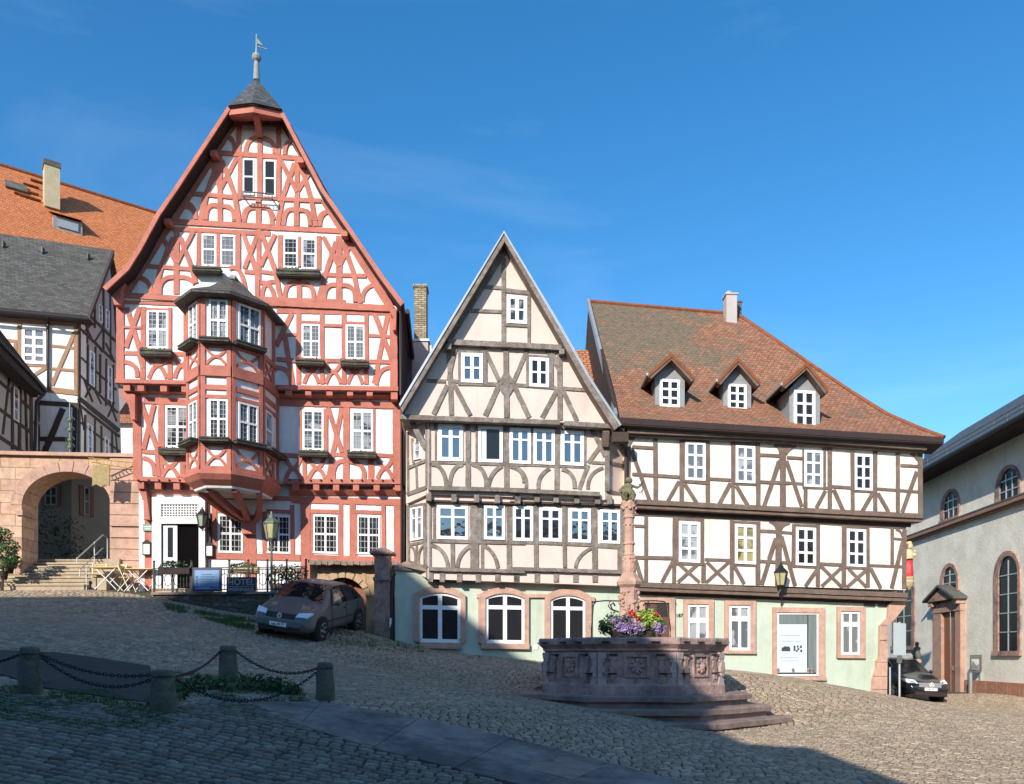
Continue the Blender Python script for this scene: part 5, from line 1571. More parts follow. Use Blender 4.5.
# side chimney pot/gutter and downpipe between the two houses
mb = MB(); g = PW.P(620, 430, 1.2); mb.box((g[0]+.0, g[1], g[2]-.25), (.5, .3, .3)); mb.prism([PM.P(*T['N'](x, y), 1.0) for x, y in ((835, 178), (922, 178), (900, 210), (888, 300), (858, 300), (855, 215))], (0, .25, 0))
mb.tube([PM.P(*T['N'](870, 300), 1.0), PM.P(*T['N'](872, 350), .9), PM.P(*T['N'](908, 380), .75), PM.P(*T['N'](910, 650), .7), PM.P(625.5, 570, .5), PM.P(626.5, 580, .1), PM.P(627, 660, .1)], .055, 8)
mb.build('downpipe', M['darktimber'], rh)
# lower tiled roof seen between the gable and the right house
lr = thing('rear_house', (3, 33, 8), 'strip of bright red roof tiles between the pointed gable and the long roof', 'house')
mb = MB(); q = [((x-512)/800*Y_, Y_, 1.6+(655-y)/800*Y_) for x, y, Y_ in ((560, 452, 27.6), (640, 452, 27.6), (640, 350, 32.5), (548, 350, 32.5))]
mb.face(q, [(0, 0), (3, 0), (3, 6.5), (0, 6.5)]); mb.face([q[0], q[3], (q[3][0], 38, 9)], None); mb.build('roof', brickmat('red_rear_tiles', (.42, .17, .08), (.15, .06, .03), .2, .16, .02, .2, bump=.9), lr, recalc=False)
mb = MB(); mb.box(((600-512)/800*33, 34.5, 6), (2.6, 3, 11.5)); mb.build('wall', M['greyplaster'], lr)
# painted corner statue under a bracket
# ------------------------------------------------------------ helpers for coursed masonry
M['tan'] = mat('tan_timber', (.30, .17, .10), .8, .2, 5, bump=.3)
# ------------------------------------------------------------ white house with the mossy slate roof
cx_, cy_ = -17.36, 32.0
PF = Plane((cx_-5, cy_-.6), (cx_, cy_)); PS = Plane((cx_, cy_), (cx_-.48, cy_+4))
lh = thing('slate_roofed_house', (cx_-2, cy_, 5), 'white half-timbered house with mossy grey slate roof above the sandstone gate', 'house')
mb = MB()
f = [PF.P(*T['4'](x, y), 0) for x, y in ((-60, 20), (366, 60), (366, 720), (-60, 720))]; mb.prism(f, (-.6, 4, 0)); mb.build('wall', M['white'], lh)
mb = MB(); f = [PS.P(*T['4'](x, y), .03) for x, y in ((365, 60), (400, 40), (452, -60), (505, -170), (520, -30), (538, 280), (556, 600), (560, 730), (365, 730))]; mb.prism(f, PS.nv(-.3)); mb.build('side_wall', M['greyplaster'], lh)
tb = MB()
timbers(tb, PF, 0, .05, '''
@4 352 100 352 440 24
-50 86 362 112 22
88 100 90 300 18
215 105 215 295 12
85 298 215 302 14
235 210 345 222 12
235 315 345 325 12
342 150 238 392 18
-40 180 80 190 14
70 190 70 300 16
150 350 212 310 16
225 412 366 428 24''')
tb.build('timber_frame', M['tan'], lh)
tb = MB()
timbers(tb, PF, 0, .05, '''
@4 168 472 370 486 22
290 500 205 700 28
178 640 330 642 20
165 480 165 720 34
345 480 340 720 20''')
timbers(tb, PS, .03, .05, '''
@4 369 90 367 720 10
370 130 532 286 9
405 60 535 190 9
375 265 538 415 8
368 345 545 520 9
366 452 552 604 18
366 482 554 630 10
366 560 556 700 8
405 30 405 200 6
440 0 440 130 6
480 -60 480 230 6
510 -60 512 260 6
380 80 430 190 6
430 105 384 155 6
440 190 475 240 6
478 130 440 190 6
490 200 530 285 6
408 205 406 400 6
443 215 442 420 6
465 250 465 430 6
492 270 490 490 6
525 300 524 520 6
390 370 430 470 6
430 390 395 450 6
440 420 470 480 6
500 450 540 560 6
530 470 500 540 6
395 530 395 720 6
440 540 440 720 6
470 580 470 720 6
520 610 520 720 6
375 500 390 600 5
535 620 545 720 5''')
tb.build('shade_toned_timber_frame', M['darktimber'], lh)  # same timber in a darker brown, shade put into the colour
window(lh, PF, '4', 100, 122, 212, 290, 0, 2, (.28, .52, .76), 'curtain', .12, None, .06, t=.05, bar=.4)
for x0, y0, x1, y1 in ((414, 228, 438, 385), (499, 300, 519, 455), (404, 565, 428, 720), (484, 628, 504, 740), (457, 15, 474, 95), (490, 40, 506, 128)):
    window(lh, PS, '4', x0, y0, x1, y1, .03, 1, (.33, .66), 'leaded', .2, None, .75, t=.05, bar=.3)
rb = MB()
E0 = PF.P(-20, 305.5, .55); E1 = PF.P(87, 315.5, .55); Rr_ = ((111.7-512)/800*36.2, 36.2, 1.6+(655-250)/800*36.2); Rl = ((-20-512)/800*35.6, 35.6, 1.6+(655-230.5)/800*35.6)
Lw, Ls = math.dist(E0, E1), math.dist(E1, Rr_)
rb.face([E0, E1, Rr_, Rl], [(0, 0), (Lw, 0), (Lw, Ls), (0, Ls)]); rb.face([Rl, Rr_, (Rr_[0]-.5, Rr_[1]+4.2, E1[2]), (Rl[0]-.5, Rl[1]+4.2, E0[2])], [(0, 0), (Lw, 0), (Lw, Ls), (0, Ls)])
ro_ = rb.build('roof', M['slatemoss'], lh, recalc=False)
mb = MB(); mb.prism([E1, Rr_, dn(Rr_, .3), dn(E1, .22)], (.12, 0, 0)); mb.prism([E0, E1, dn(E1, .1), dn(E0, .1)], (0, .1, 0)); mb.prism([dn(E0, .02), dn(E1, .02), (E1[0], E1[1]+.6, E1[2]-.1), (E0[0], E0[1]+.6, E0[2]-.1)], (0, 0, -.06)); mb.build('verge_board', M['darktimber'], ro_)
mb = MB(); mb.tube([PF.P(-20, 309, .66), PF.P(88, 319, .66)], .07, 8); mb.tube([PF.P(46, 313, .66), PF.P(48, 322, .1), PF.P(48, 392, .1)], .05, 8); mb.build('gutter', M['iron'], lh)
rr = random.Random(2); mb = MB()
for sx_, sy_ in ((5, 245), (45, 252), (92, 259)):
    t_ = (sx_+20)/131; p = lerp(lerp(E0, E1, t_), lerp(Rl, Rr_, t_), .8); mb.box((p[0], p[1]-.05, p[2]+.08), (.06, .2, .25))
mb.each('roof_hook', M['slateflat'], ro_)
# nearer dark-eaved house at the frame edge
P0 = Plane((-18.47, 31.0), (-18.10, 28.2))
nh = thing('dark_eaved_house', (-19, 30, 5), 'half-timbered house cut by the left edge, with deep dark eaves and shaded plaster', 'house')
mb = MB(); f = [P0.P(*T['4'](x, y), 0) for x, y in ((-40, 150), (150, 330), (150, 740), (-40, 740))]; mb.prism(f, P0.nv(-.4)); mb.box((-24.2, 29.9, 8), (11.2, 3.0, 9)); mb.prism([(-29.8, 28.3, 12.5), (-18.4, 28.3, 10.6), (-24, 28.3, 16)], (0, 3, 0)); mb.build('wall', M['greyplaster'], nh)  # deep block and gable are added, unseen, to shade the courtyard
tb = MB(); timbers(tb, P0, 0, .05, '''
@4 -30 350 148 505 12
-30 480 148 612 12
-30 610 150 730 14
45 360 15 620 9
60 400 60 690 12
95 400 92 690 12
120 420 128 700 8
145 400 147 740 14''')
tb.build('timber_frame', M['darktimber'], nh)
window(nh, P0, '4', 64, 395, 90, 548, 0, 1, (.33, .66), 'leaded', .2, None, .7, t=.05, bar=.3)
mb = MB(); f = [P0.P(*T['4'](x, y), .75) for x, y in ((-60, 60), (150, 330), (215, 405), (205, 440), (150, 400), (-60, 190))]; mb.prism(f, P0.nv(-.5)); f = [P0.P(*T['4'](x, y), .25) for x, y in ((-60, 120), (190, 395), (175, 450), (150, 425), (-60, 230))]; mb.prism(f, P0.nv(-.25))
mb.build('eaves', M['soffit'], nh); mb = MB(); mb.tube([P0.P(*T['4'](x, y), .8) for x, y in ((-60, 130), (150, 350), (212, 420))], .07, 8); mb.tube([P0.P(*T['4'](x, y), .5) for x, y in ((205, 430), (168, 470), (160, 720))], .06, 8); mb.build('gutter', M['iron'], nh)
# ------------------------------------------------------------ big orange roof higher up the hill
oh = thing('orange_roofed_house', (-22, 45, 12), 'big house up the hill with a bright orange tiled roof and pale chimney', 'house')
Y0_ = 48.0; P1 = Vector((-.64*Y0_, Y0_, 1.6+490/800*Y0_)); Y1_ = Y0_*490/441; P2 = Vector(((159-512)/800*Y1_, Y1_, 1.6+441/800*Y1_)); dr = (P2-P1).normalized(); hn = Vector((dr.y, -dr.x, 0)).normalized()
PA = P1-dr*4; PB = P2+dr*6; dv = hn*math.cos(R(50))+Vector((0, 0, -math.sin(R(50)))); dv2 = -hn*math.cos(R(50))+Vector((0, 0, -math.sin(R(50)))); LL = 13.5; Lr = (PB-PA).length
rb = MB(); rb.face([PA+dv*LL, PB+dv*LL, PB, PA], [(0, 0), (Lr, 0), (Lr, LL), (0, LL)]); rb.face([PA, PB, PB+dv2*LL, PA+dv2*LL], [(0, 0), (Lr, 0), (Lr, LL), (0, LL)]); oro = rb.build('roof', M['tileorange'], oh, recalc=False)
mb = MB(); mb.tube([PA, PB], .14, 8); mb.build('ridge_tiles', M['tileorange'], oro)
hw_ = math.cos(R(50))*LL-.5; mb = MB(); zz = (PA+dv*LL).z+.3; q = [PA+hn*hw_, PB+hn*hw_, PB-hn*hw_, PA-hn*hw_]; mb.prism([(p.x, p.y, zz) for p in q], (0, 0, -12)); mb.build('wall', M['greyplaster'], oh)
nrm = dr.cross(-dv).normalized();  nrm = nrm if nrm.y < 0 else -nrm
def roofpt(px, py):
    d_ = Vector(ray(px, py)); o_ = Vector((0, 0, 1.6)); t_ = (PA-o_).dot(nrm)/d_.dot(nrm); return o_+d_*t_
c = roofpt(49, 208); rz_ = math.atan2(dr.y, dr.x); h_ = 47/800*c.y; mb = MB(); mb.box((c.x, c.y+.25, c.z+h_/2), (.8, .8, h_), rz_); och = mb.build('chimney', mat('pale_chimney_render', (.46, .40, .27), .9, .15, 3, bump=.3), oro)
mb = MB(); mb.box((c.x, c.y+.25, c.z+h_-.18), (.9, .9, .3), rz_); mb.build('chimney_cap', M['slateflat'], och)
def onroof(name, px, py, w_, h_, t_, m_, lift=.03):
    c = roofpt(px, py); mb = MB(); u = dr*w_/2; v = -dv*h_/2; n_ = nrm*t_; f = [c-u-v, c+u-v, c+u+v, c-u+v]; f2 = [p+n_ for p in f]
    mb.idx([tuple(p+nrm*lift) for p in f+f2], [(0, 1, 2, 3), (7, 6, 5, 4), (0, 4, 5, 1), (1, 5, 6, 2), (2, 6, 7, 3), (3, 7, 4, 0)]); return mb.build(name, m_, oro)
onroof('skylight', 16, 188, 1.1, .8, .12, M['slateflat'])
for px, py in ((31, 187), (31, 194), (22, 196), (33, 200), (38, 183), (27, 198)): onroof('roof_step', px, py, .8, .1, .12, M['tileorange'])
c = roofpt(68, 232); mb = MB(); w2 = 1.5; u = dr*w2/2
mb.prism([c-u, c+u, c+u+Vector((0, 0, .75)), c-u+Vector((0, 0, .75))], -hn*1.2); hat = mb.build('roof_hatch', M['wingrey'], oro)
mb = MB(); a_ = c+Vector((0, 0, .8))+hn*.25; b_ = c-hn*1.5+Vector((0, 0, 1.6)); mb.face([a_-u*1.15, a_+u*1.15, b_+u*1.15, b_-u*1.15], [(0, 0), (1.7, 0), (1.7, 1.9), (0, 1.9)]); mb.build('hatch_roof', M['tileorange'], hat)
mb = MB(); a_ = c+hn*.03; mb.prism([a_-u*.7+Vector((0, 0, .15)), a_+u*.7+Vector((0, 0, .15)), a_+u*.7+Vector((0, 0, .6)), a_-u*.7+Vector((0, 0, .6))], hn*.04); mb.build('hatch_window', M['greymetal'], hat)
# small house glimpsed in the gap
gh = thing('gap_house', (-18.5, 42, 8), 'brown roof and white wall glimpsed in the gap left of the red inn', 'house')
PQ = Plane((-25, 41), (-10, 41.5)); mb = MB(); q = [PQ.P(112, 423, 0), PQ.P(145, 423, 0), (PQ.P(145, 423)[0], 46, PQ.P(145, 423)[2]+5), (PQ.P(112, 423)[0], 46, PQ.P(112, 423)[2]+5)]; mb.face(q, [(0, 0), (2, 0), (2, 7), (0, 7)]); mb.face([q[0], (q[0][0], 46, q[0][2]), q[3]], None); mb.build('roof', M['tileold'], gh, recalc=False)
mb = MB(); mb.prism([PQ.P(x, y, -.3) for x, y in ((112, 423), (145, 423), (145, 480), (112, 480))], PQ.nv(-3)); mb.build('wall', M['white'], gh)
# ------------------------------------------------------------ sandstone gate wall with arch, stairs
PG = kplane(29.0, .1)
gw = thing('stone_gateway', (-16, 27.7, 4), 'sandstone gateway wall with a wide round arch above a flight of steps', 'gateway')
mb = MB(); ac = [(21.7, 600), (21.7, 505)]+[(66.2-44.5*math.cos(math.pi*i/20), 505-33.5*math.sin(math.pi*i/20)) for i in range(1, 20)]+[(110.6, 505), (110.6, 600)]
def top(x): return 452.5+(x/140)*3
mb.prism([PG.P(x, y, 0) for x, y in ((-60, top(-60)), (21.7, top(21.7)), (21.7, 610), (-60, 610))], PG.nv(-1.1))
for a_, b_ in zip(ac[1:-1], ac[2:-1]): mb.prism([PG.P(a_[0], top(a_[0]), 0), PG.P(b_[0], top(b_[0]), 0), PG.P(*b_, 0), PG.P(*a_, 0)], PG.nv(-1.1))
mb.prism([PG.P(x, y, 0) for x, y in ((110.6, top(110)), (136, top(136)), (136, 620), (110.6, 620))], PG.nv(-1.1)); autouv(mb.build('wall', M['ashlar'], gw))
mb = MB(); mb.prism([PG.P(x, y, .14) for x, y in ((-60, 449.5), (137.5, 453.5), (137.5, 457), (-60, 453))], PG.nv(-1.4)); mb.build('coping', M['sand'], gw)
mb = MB()
for i in range(11):   # voussoirs slightly proud
    a0_, a1_ = math.pi*(i+.04)/11, math.pi*(i+.96)/11; q = []
    for (rx, ry), s_ in (((44.5, 33.5), 1), ((56, 44), -1)):
        for k in (range(5) if s_ > 0 else range(4, -1, -1)):
            t_ = a0_+(a1_-a0_)*k/4; x_, y_ = 66.2-rx*math.cos(t_), 505-ry*math.sin(t_); q.append((x_, max(y_, 461)))
    mb.prism([PG.P(x, y, .02+.002*(i % 3)) for x, y in q], PG.nv(-.1))
mb.build('voussoirs', M['sand'], gw)
mb = MB(); rr = random.Random(5)
for i in range(12):
    y0_, y1_ = 458+i*11.4, 458+(i+1)*11.4-.7; o_ = rr.uniform(.03, .09) if i != 5 else .16
    mb.prism([PG.P(x, y, o_) for x, y in ((109.8, y0_), (139.5, y0_+.5), (139.5, y1_+.5), (109.8, y1_))], PG.nv(-o_-.3))
mb.build('pier_blocks', M['sand'], gw)
mb = MB(); mb.prism([PG.P(x, y, .08) for x, y in ((14, 510), (22.5, 510), (22.5, 515), (16, 515))], PG.nv(-1)); mb.build('impost', M['sand'], gw)
# flight of steps
stt = thing('stone_stairs', (-16.5, 27.4, 3.7), 'broad flight of worn sandstone steps rising to the archway', 'stairs')
mb = MB(); n_ = 8
for i in range(n_):
    z_ = 3.78+(i+1)*1.22/n_; y_ = 26.35+i*.3; mb.box((-17.5, (y_+29.6)/2, z_-.6), (6.8-.004*i, 29.6-y_, 1.2)); mb.box((-17.5, y_+.08, z_-.025), (6.86-.004*i, .24, .055))
mb.build('steps', M['stairs'], stt)
mb = MB(); mb.box((-13.75, 28.0, 4.35), (.55, 1.1, 1.1)); mb.box((-13.75, 27.3, 4.1), (.6, .5, .8)); mb.box((-13.8, 26.9, 3.9), (.5, .35, .55)); mb.build('side_blocks', M['stairs'], stt)
mb = MB(); mb.box((-17, 33.5, 4.4), (9, 9, 1.2)); yo = mb.build('passage_floor', M['stairs']); lbl(yo, None, None, kind='structure')
hr = thing('handrail', (-14.2, 28.5, 5), 'grey steel handrail at the top right of the stone steps', 'handrail'); mb = MB()
def RP(px, py, Y): return wp(px, py, Y)
mb.tube([RP(77, 558.5, 27.4), RP(103, 535, 28.8), RP(107.5, 538, 29.0), RP(107.5, 562, 29.0)], .025, 6); mb.tube([RP(94.5, 542, 28.3), RP(94.5, 562, 28.3)], .022, 6); mb.tube([RP(79.5, 570, 27.0), RP(103, 548, 28.6)], .02, 6); mb.tube([RP(80, 569, 27.0), RP(80, 585, 27.0)], .022, 6); mb.tube([RP(86.5, 568, 26.4), RP(86.5, 592, 26.4)], .022, 6); mb.tube([RP(77, 558, 27.4), RP(77, 562, 27.4)], .022, 6)
mb.build('rails', M['greymetal'], hr)
# shaded house seen through the arch
ah = thing('courtyard_house', (-19, 38, 5), 'shaded plaster house with two windows seen through the archway', 'house')
PX1 = Plane((-24, 36.6), (wp(71.5, 500, 36)[0], 36)); PX2 = Plane((wp(71.5, 500, 36)[0], 36), (wp(71.5, 500, 36)[0]+3.2, 39.4))
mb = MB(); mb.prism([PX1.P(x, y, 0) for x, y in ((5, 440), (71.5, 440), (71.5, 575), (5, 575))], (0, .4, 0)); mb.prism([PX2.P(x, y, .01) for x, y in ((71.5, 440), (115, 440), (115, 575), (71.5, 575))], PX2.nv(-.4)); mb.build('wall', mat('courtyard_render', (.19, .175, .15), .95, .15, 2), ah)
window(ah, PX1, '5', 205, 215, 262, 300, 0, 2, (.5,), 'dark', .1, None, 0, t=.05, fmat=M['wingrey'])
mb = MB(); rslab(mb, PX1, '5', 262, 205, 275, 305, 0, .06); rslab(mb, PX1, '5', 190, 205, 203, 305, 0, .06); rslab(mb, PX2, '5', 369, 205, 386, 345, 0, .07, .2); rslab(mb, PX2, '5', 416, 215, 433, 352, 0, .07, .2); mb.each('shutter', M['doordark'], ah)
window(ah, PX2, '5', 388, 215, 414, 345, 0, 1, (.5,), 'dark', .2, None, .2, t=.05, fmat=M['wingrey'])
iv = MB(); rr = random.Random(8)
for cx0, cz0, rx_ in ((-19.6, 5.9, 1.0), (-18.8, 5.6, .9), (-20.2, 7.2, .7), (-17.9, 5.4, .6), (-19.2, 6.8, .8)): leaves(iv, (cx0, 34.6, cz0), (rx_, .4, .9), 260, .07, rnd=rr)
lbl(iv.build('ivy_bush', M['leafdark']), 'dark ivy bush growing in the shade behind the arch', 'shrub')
# shrub left of the steps, pots up the steps
sb = MB(); rr = random.Random(9); c = wp(2, 553, 26.0)
for dx, dz, r_ in ((0, 0, .5), (.25, .2, .3), (-.4, .35, .5), (.0, .6, .3), (.3, -.25, .3), (-.2, -.4, .5)): leaves(sb, (c[0]+dx, c[1], c[2]+dz), (r_, .4, r_*.8), 420, .05, rnd=rr)
st_ = thing('green_shrub', (c[0], c[1], 3.8), 'bushy green shrub beside the left end of the steps', 'shrub'); sb.build('foliage', M['leaf'], st_)
mb = MB(); mb.tube([(c[0], c[1], 3.7), (c[0]+.05, c[1], 4.5)], [.05, .02]); mb.tube([(c[0], c[1], 3.7), (c[0]-.3, c[1], 4.7)], [.04, .02]); mb.build('stem', M['darktimber'], st_)
for i, (px, py, Yp) in enumerate(((4, 576, 26.2), (10, 570, 26.6), (13.5, 565, 27.0), (17.5, 561, 27.4))):
    p = wp(px, py, Yp); pt_ = thing('plant_pot', p, ['lowest of the dark plant pots on the left of the steps', 'second plant pot from the bottom on the left of the steps', 'third plant pot from the bottom on the left of the steps', 'topmost plant pot on the left of the steps'][i], 'plant pot', 'pots up the steps')
    mb = MB(); mb.lathe([(.09, -.12), (.13, .12), (.15, .12), (.15, .16)], p, 10); mb.build('pot', M['soffit'], pt_); sb = MB(); leaves(sb, (p[0], p[1], p[2]+.27), (.17, .17, .16), 60, .06, rnd=rr); sb.build('foliage', M['leaf'], pt_)
# wrought-iron hanging sign on the gate
hs_ = thing('hanging_sign', PG.P(101, 475, .8), 'old gilded tavern signboard hanging from an iron bracket in front of the arch', 'sign')
mb = MB(); mb.prism([PG.P(x, y, .8) for x, y in ((93, 464), (96, 466), (101, 463.5), (106, 466), (109.5, 465), (109, 486), (105, 484), (101, 487), (96, 484), (92, 486))], (0, .05, 0)); mb.build('signboard', mat('faded_gilt_board', (.33, .24, .10), .7, .3, 9), hs_)
mb = MB(); mb.tube([PG.P(92, 462, .8), PG.P(139, 470, .1)], .02, 5); mb.tube([PG.P(88, 458, .8), PG.P(137, 463, .1), PG.P(137.5, 480, .1)], .02, 5); mb.tube([PG.P(96, 467, .8), PG.P(96, 459, .8)], .012, 5); mb.tube([PG.P(107, 467, .8), PG.P(107, 461, .8)], .012, 5)
for i in range(7):
    t_ = i/6; a_ = PG.P(92+t_*42, 460+t_*6, .8-.65*t_); mb.tube([(a_[0]+.08*math.cos(k), a_[1], a_[2]+.08*math.sin(k)) for k in [j*.7 for j in range(8)]], .012, 4)
mb.build('bracket', M['gold'], hs_)
# iron lantern on the coping
ln = thing('wall_lamp', PG.P(70, 452, -.2), 'ornate iron lamp stem standing on the gate coping', 'lamp'); mb = MB()
mb.tube([PG.P(70, 452, -.3), PG.P(70, 402, -.3)], .03, 6)
for y_ in (420, 430, 440, 447): mb.ball(PG.P(70, y_, -.3), .09, 5); c = PG.P(70, y_, -.3); mb.tube([(c[0]+.16*math.cos(k), c[1], c[2]+.12*math.sin(k)) for k in [j*.6 for j in range(9)]], .014, 4)
mb.build('stem', M['brass'], ln)
# ------------------------------------------------------------ church
CX0, CK = 16.7, .09125
def cY(px): return CX0/((px-512)/800-CK)
def cz(px, y): return 1.6+(655-y)/800*cY(px)
CN = Vector((-1, CK, 0)).normalized()
def CP(Y, z, d=0): return (CX0+CK*Y+CN.x*d, Y+CN.y*d, z)
cht = thing('church', (19.5, 31, 0), 'grey roughcast church with red sandstone arched windows and a slate roof', 'church')
zE = 9.97; zMo = cz(1024, 500)
PCl = Plane((CX0+CK*20, 20), (CX0+CK*50, 50))
DY, DYL, AY, AZ = (cY(946.6), cY(959)), None, None, None
mb = MB(); Ya, Yb_ = 22, 46
mb.prism([CP(Ya, -1), CP(Yb_, -1), CP(Yb_, zE+.1), CP(Ya, zE+.1)], (8, .7, 0)); mb.build('wall', M['churchwall'], cht)
mb = MB(); f = lambda a_, b_, z0, z1, d: [CP(a_, z0, d), CP(b_, z0, d), CP(b_, z1, d), CP(a_, z1, d)]
def cbox(mb, Y0, Y1, z0, z1, d, t): mb.prism(f(Y0, Y1, z0, z1, d+t), tuple(-CN*t))
cbox(mb, Ya, Yb_, zMo-.02, zMo+.14, 0, .26); cbox(mb, Ya, Yb_, zMo-.12, zMo-.02, 0, .16); mb.build('string_course', mat('brown_stone_moulding', (.27, .15, .12), .9, .2, 4), cht)
mb = MB(); cbox(mb, Ya, Yb_, zMo+.14, zMo+.2, 0, .28); mb.build('course_flashing', M['slateflat'], cht)
mb = MB(); cbox(mb, Ya, 35.0, -1, .52, 0, .10); autouv(mb.build('plinth', M['plinth'], cht)); mb = MB(); cbox(mb, 38.6, Yb_, -1, .45, 0, .10); autouv(mb.build('plinth', M['plinth'], cht))
mb = MB(); cbox(mb, Ya, Yb_, zE+.08, zE+.16, 0, 1.0); mb.build('eaves_board', M['soffit'], cht)
# roof
eY0, eY1 = Ya, 44.5; zR = 15.4
def rp(Y): return (23.2+CK*Y, Y, zR)
A_, B_, C_, D_ = CP(eY0, zE+.18, 1.1), CP(eY1, zE+.18, 1.1), rp(49.5), rp(Ya)
mb = MB(); Ls = math.dist(A_, D_); mb.face([A_, B_, C_, D_], [(0, 0), (22, 0), (27, Ls), (0, Ls)]); mb.face([B_, (29, 47, zE+.18), C_], [(0, 0), (9, 0), (5, 7)]); mb.face([D_, C_, (30+CK*50, 50, zE), (30+CK*Ya, Ya, zE)], [(0, 0), (27, 0), (27, 8), (0, 8)]); cro = mb.build('roof', M['slate'], cht, recalc=False)
mb = MB(); mb.tube([CP(eY0, zE+.12, 1.17), CP(eY1, zE+.12, 1.17)], .10, 8); mb.build('gutter', M['iron'], cht)
mb = MB(); u = (Vector(D_)-Vector(A_)).normalized()
for k in range(22):
    Y_ = 23+k; p = Vector(CP(Y_, zE+.18, 1.1))+u*.35; mb.bar(p, p+Vector((0, 0, .4)), .03)
for h_ in (.2, .38): a_ = Vector(CP(23, zE+.18, 1.1))+u*.35+Vector((0, 0, h_)); b_ = Vector(CP(44, zE+.18, 1.1))+u*.35+Vector((0, 0, h_)); mb.bar(a_, b_, .03)
mb.build('snow_guard', M['slateflat'], cro)
for px, py in ((1012, 416), (990, 425), (972, 432)):
    pass
def cwin(o, i_, yb, yto, yti, ybi, cols=3, rows_=4, name='window', gl='church', sill=True):
    m_ = (o[0]+o[1])/2; Y0, Y1 = cY(o[1]), cY(o[0]); y0, y1 = cY(i_[1]), cY(i_[0]); zb, zt, zti, zbi = cz(m_, yb), cz(m_, yto), cz(m_, yti), cz(m_, ybi)
    def arch(a_, b_, z0, z1, n=14):
        r_ = (b_-a_)/2; c_ = (a_+b_)/2; return [(a_, z0)]+[(c_-r_*math.cos(math.pi*k/n), z1-r_+r_*math.sin(math.pi*k/n)) for k in range(n+1)]+[(b_, z0)]
    O = arch(Y0, Y1, zb, zt); I = arch(y0, y1, zbi, zti); mb = MB()
    for k in range(len(O)-1): mb.prism([CP(*O[k], .07), CP(*O[k+1], .07), CP(*I[k+1], .07), CP(*I[k], .07)], tuple(-CN*.07))
    mb.prism([CP(Y0-.05, zb, .12), CP(Y1+.05, zb, .12), CP(Y1+.05, zbi, .12), CP(Y0-.05, zbi, .12)], tuple(-CN*.12)); so_ = mb.build('window_surround', M['sandworn'] if name == 'window' else M['sand'], cht)
    g_ = MB(); g_.face([CP(*p, .015) for p in I]); g_.build('pane', G[gl], so_); mb = MB(); wI = y1-y0; hI = zti-zbi
    for c_ in range(1, cols): cbox(mb, y0+wI*c_/cols-.022, y0+wI*c_/cols+.022, zbi, zti-wI*.12, .015, .035)
    for r_ in range(1, rows_+1): cbox(mb, y0, y1, zbi+hI*r_/(rows_+1)-.022, zbi+hI*r_/(rows_+1)+.022, .015, .03)
    mb.build('glazing_bars', M['greymetal'], so_)
cwin((941.3, 960.8), (944.8, 959), 520, 489, 492.5, 518, 3, 2); cwin((996.4, 1021.7), (1001, 1019.6), 503.5, 465, 469, 501, 3, 2)
cwin((940.8, 959.6), (944, 957.4), 592, 563, 567, 591, 2, 2); cwin((995, 1021.6), (999.7, 1019), 655.7, 550.5, 556, 651, 2, 4); cwin((893, 915.6), (897, 912.5), 650, 568, 572, 646, 2, 4)
# portal with slated pediment
mb = MB(); o0, o1, i0, i1 = cY(965), cY(937.3), cY(959.5), cY(945.5); zt = cz(951, 612); zl = cz(951, 603)
cbox(mb, o0, i0, -.5, zt, 0, .2); cbox(mb, i1, o1, -.5, zt, 0, .2); cbox(mb, o0-.03, o1+.03, zt, zl, 0, .23); cbox(mb, o0-.08, o0+.35, zl-.1, zl+.1, 0, .4); cbox(mb, o1-.35, o1+.08, zl-.1, zl+.1, 0, .4)
pt = mb.build('portal', mat('portal_sandstone', (.42, .26, .19), .9, .2, 5, bump=.6, col2=(.32, .2, .16), c2amt=.5), cht)
mb = MB(); cbox(mb, i0, i1, -.5, zt, 0, .06); dd = mb.build('door', M['doorwood'], pt); mb = MB(); cbox(mb, (i0+i1)/2-.03, (i0+i1)/2+.03, -.5, zt, .06, .03); cbox(mb, i0+.3, i0+.5, .9, 1.1, .06, .05); mb.build('door_fittings', M['silver'], dd)
mb = MB(); yc = (o0+o1)/2; hw2 = (o1-o0)/2+.12; za = zl+.12; zp = za+.62
mb.prism([CP(yc-hw2, za, .45), CP(yc+hw2, za, .45), CP(yc, zp-.06, .45)], tuple(-CN*.45)); mb.build('pediment', M['sandworn'], pt)
mb = MB()
for s_ in (-1, 1):
    e1_, a1_ = (yc+s_*(hw2+.12), za-.02), (yc, zp); mb.prism([CP(*e1_, .6), CP(*a1_, .6), CP(a1_[0], a1_[1]+.1, .6), CP(e1_[0], e1_[1]+.1, .6)], tuple(-CN*.6))
mb.build('pediment_roof', M['slateflat'], pt)
# lower roof and blue skylight behind the eaves
mb = MB(); mb.prism([wp(925, 459, 41), wp(933, 454, 41), wp(930.5, 443, 41.3), wp(925.5, 447, 41.3)], (0, .1, 0)); mb.build('skylight', G['sky'], cro)
# notice case
nb = thing('notice_case', (CX0+CK*34-.5, 34, 0), 'small grey notice case on two posts beside the church door', 'notice case')
p = lambda px, py, Y_=33.6: wp(px, py, Y_)
mb = MB(); mb.prism([p(969.8, 655), p(980.5, 654.6), p(980.5, 672.5), p(969.8, 672)], (.25, .2, 0)); mb.build('case', M['slateflat'], nb); mb = MB(); mb.prism([p(971.5, 659, 33.55), p(979, 659, 33.55), p(979, 670.5, 33.55), p(971.5, 670, 33.55)], (.02, .04, 0)); mb.build('glass', G['curtain'], nb)
mb = MB()
for x_ in (970.5, 981): q = p(x_, 672); mb.bar((q[0]+.05, q[1]+.1, q[2]), (q[0]+.05, q[1]+.1, -.25), .1)
mb.build('posts', M['greymetal'], nb)
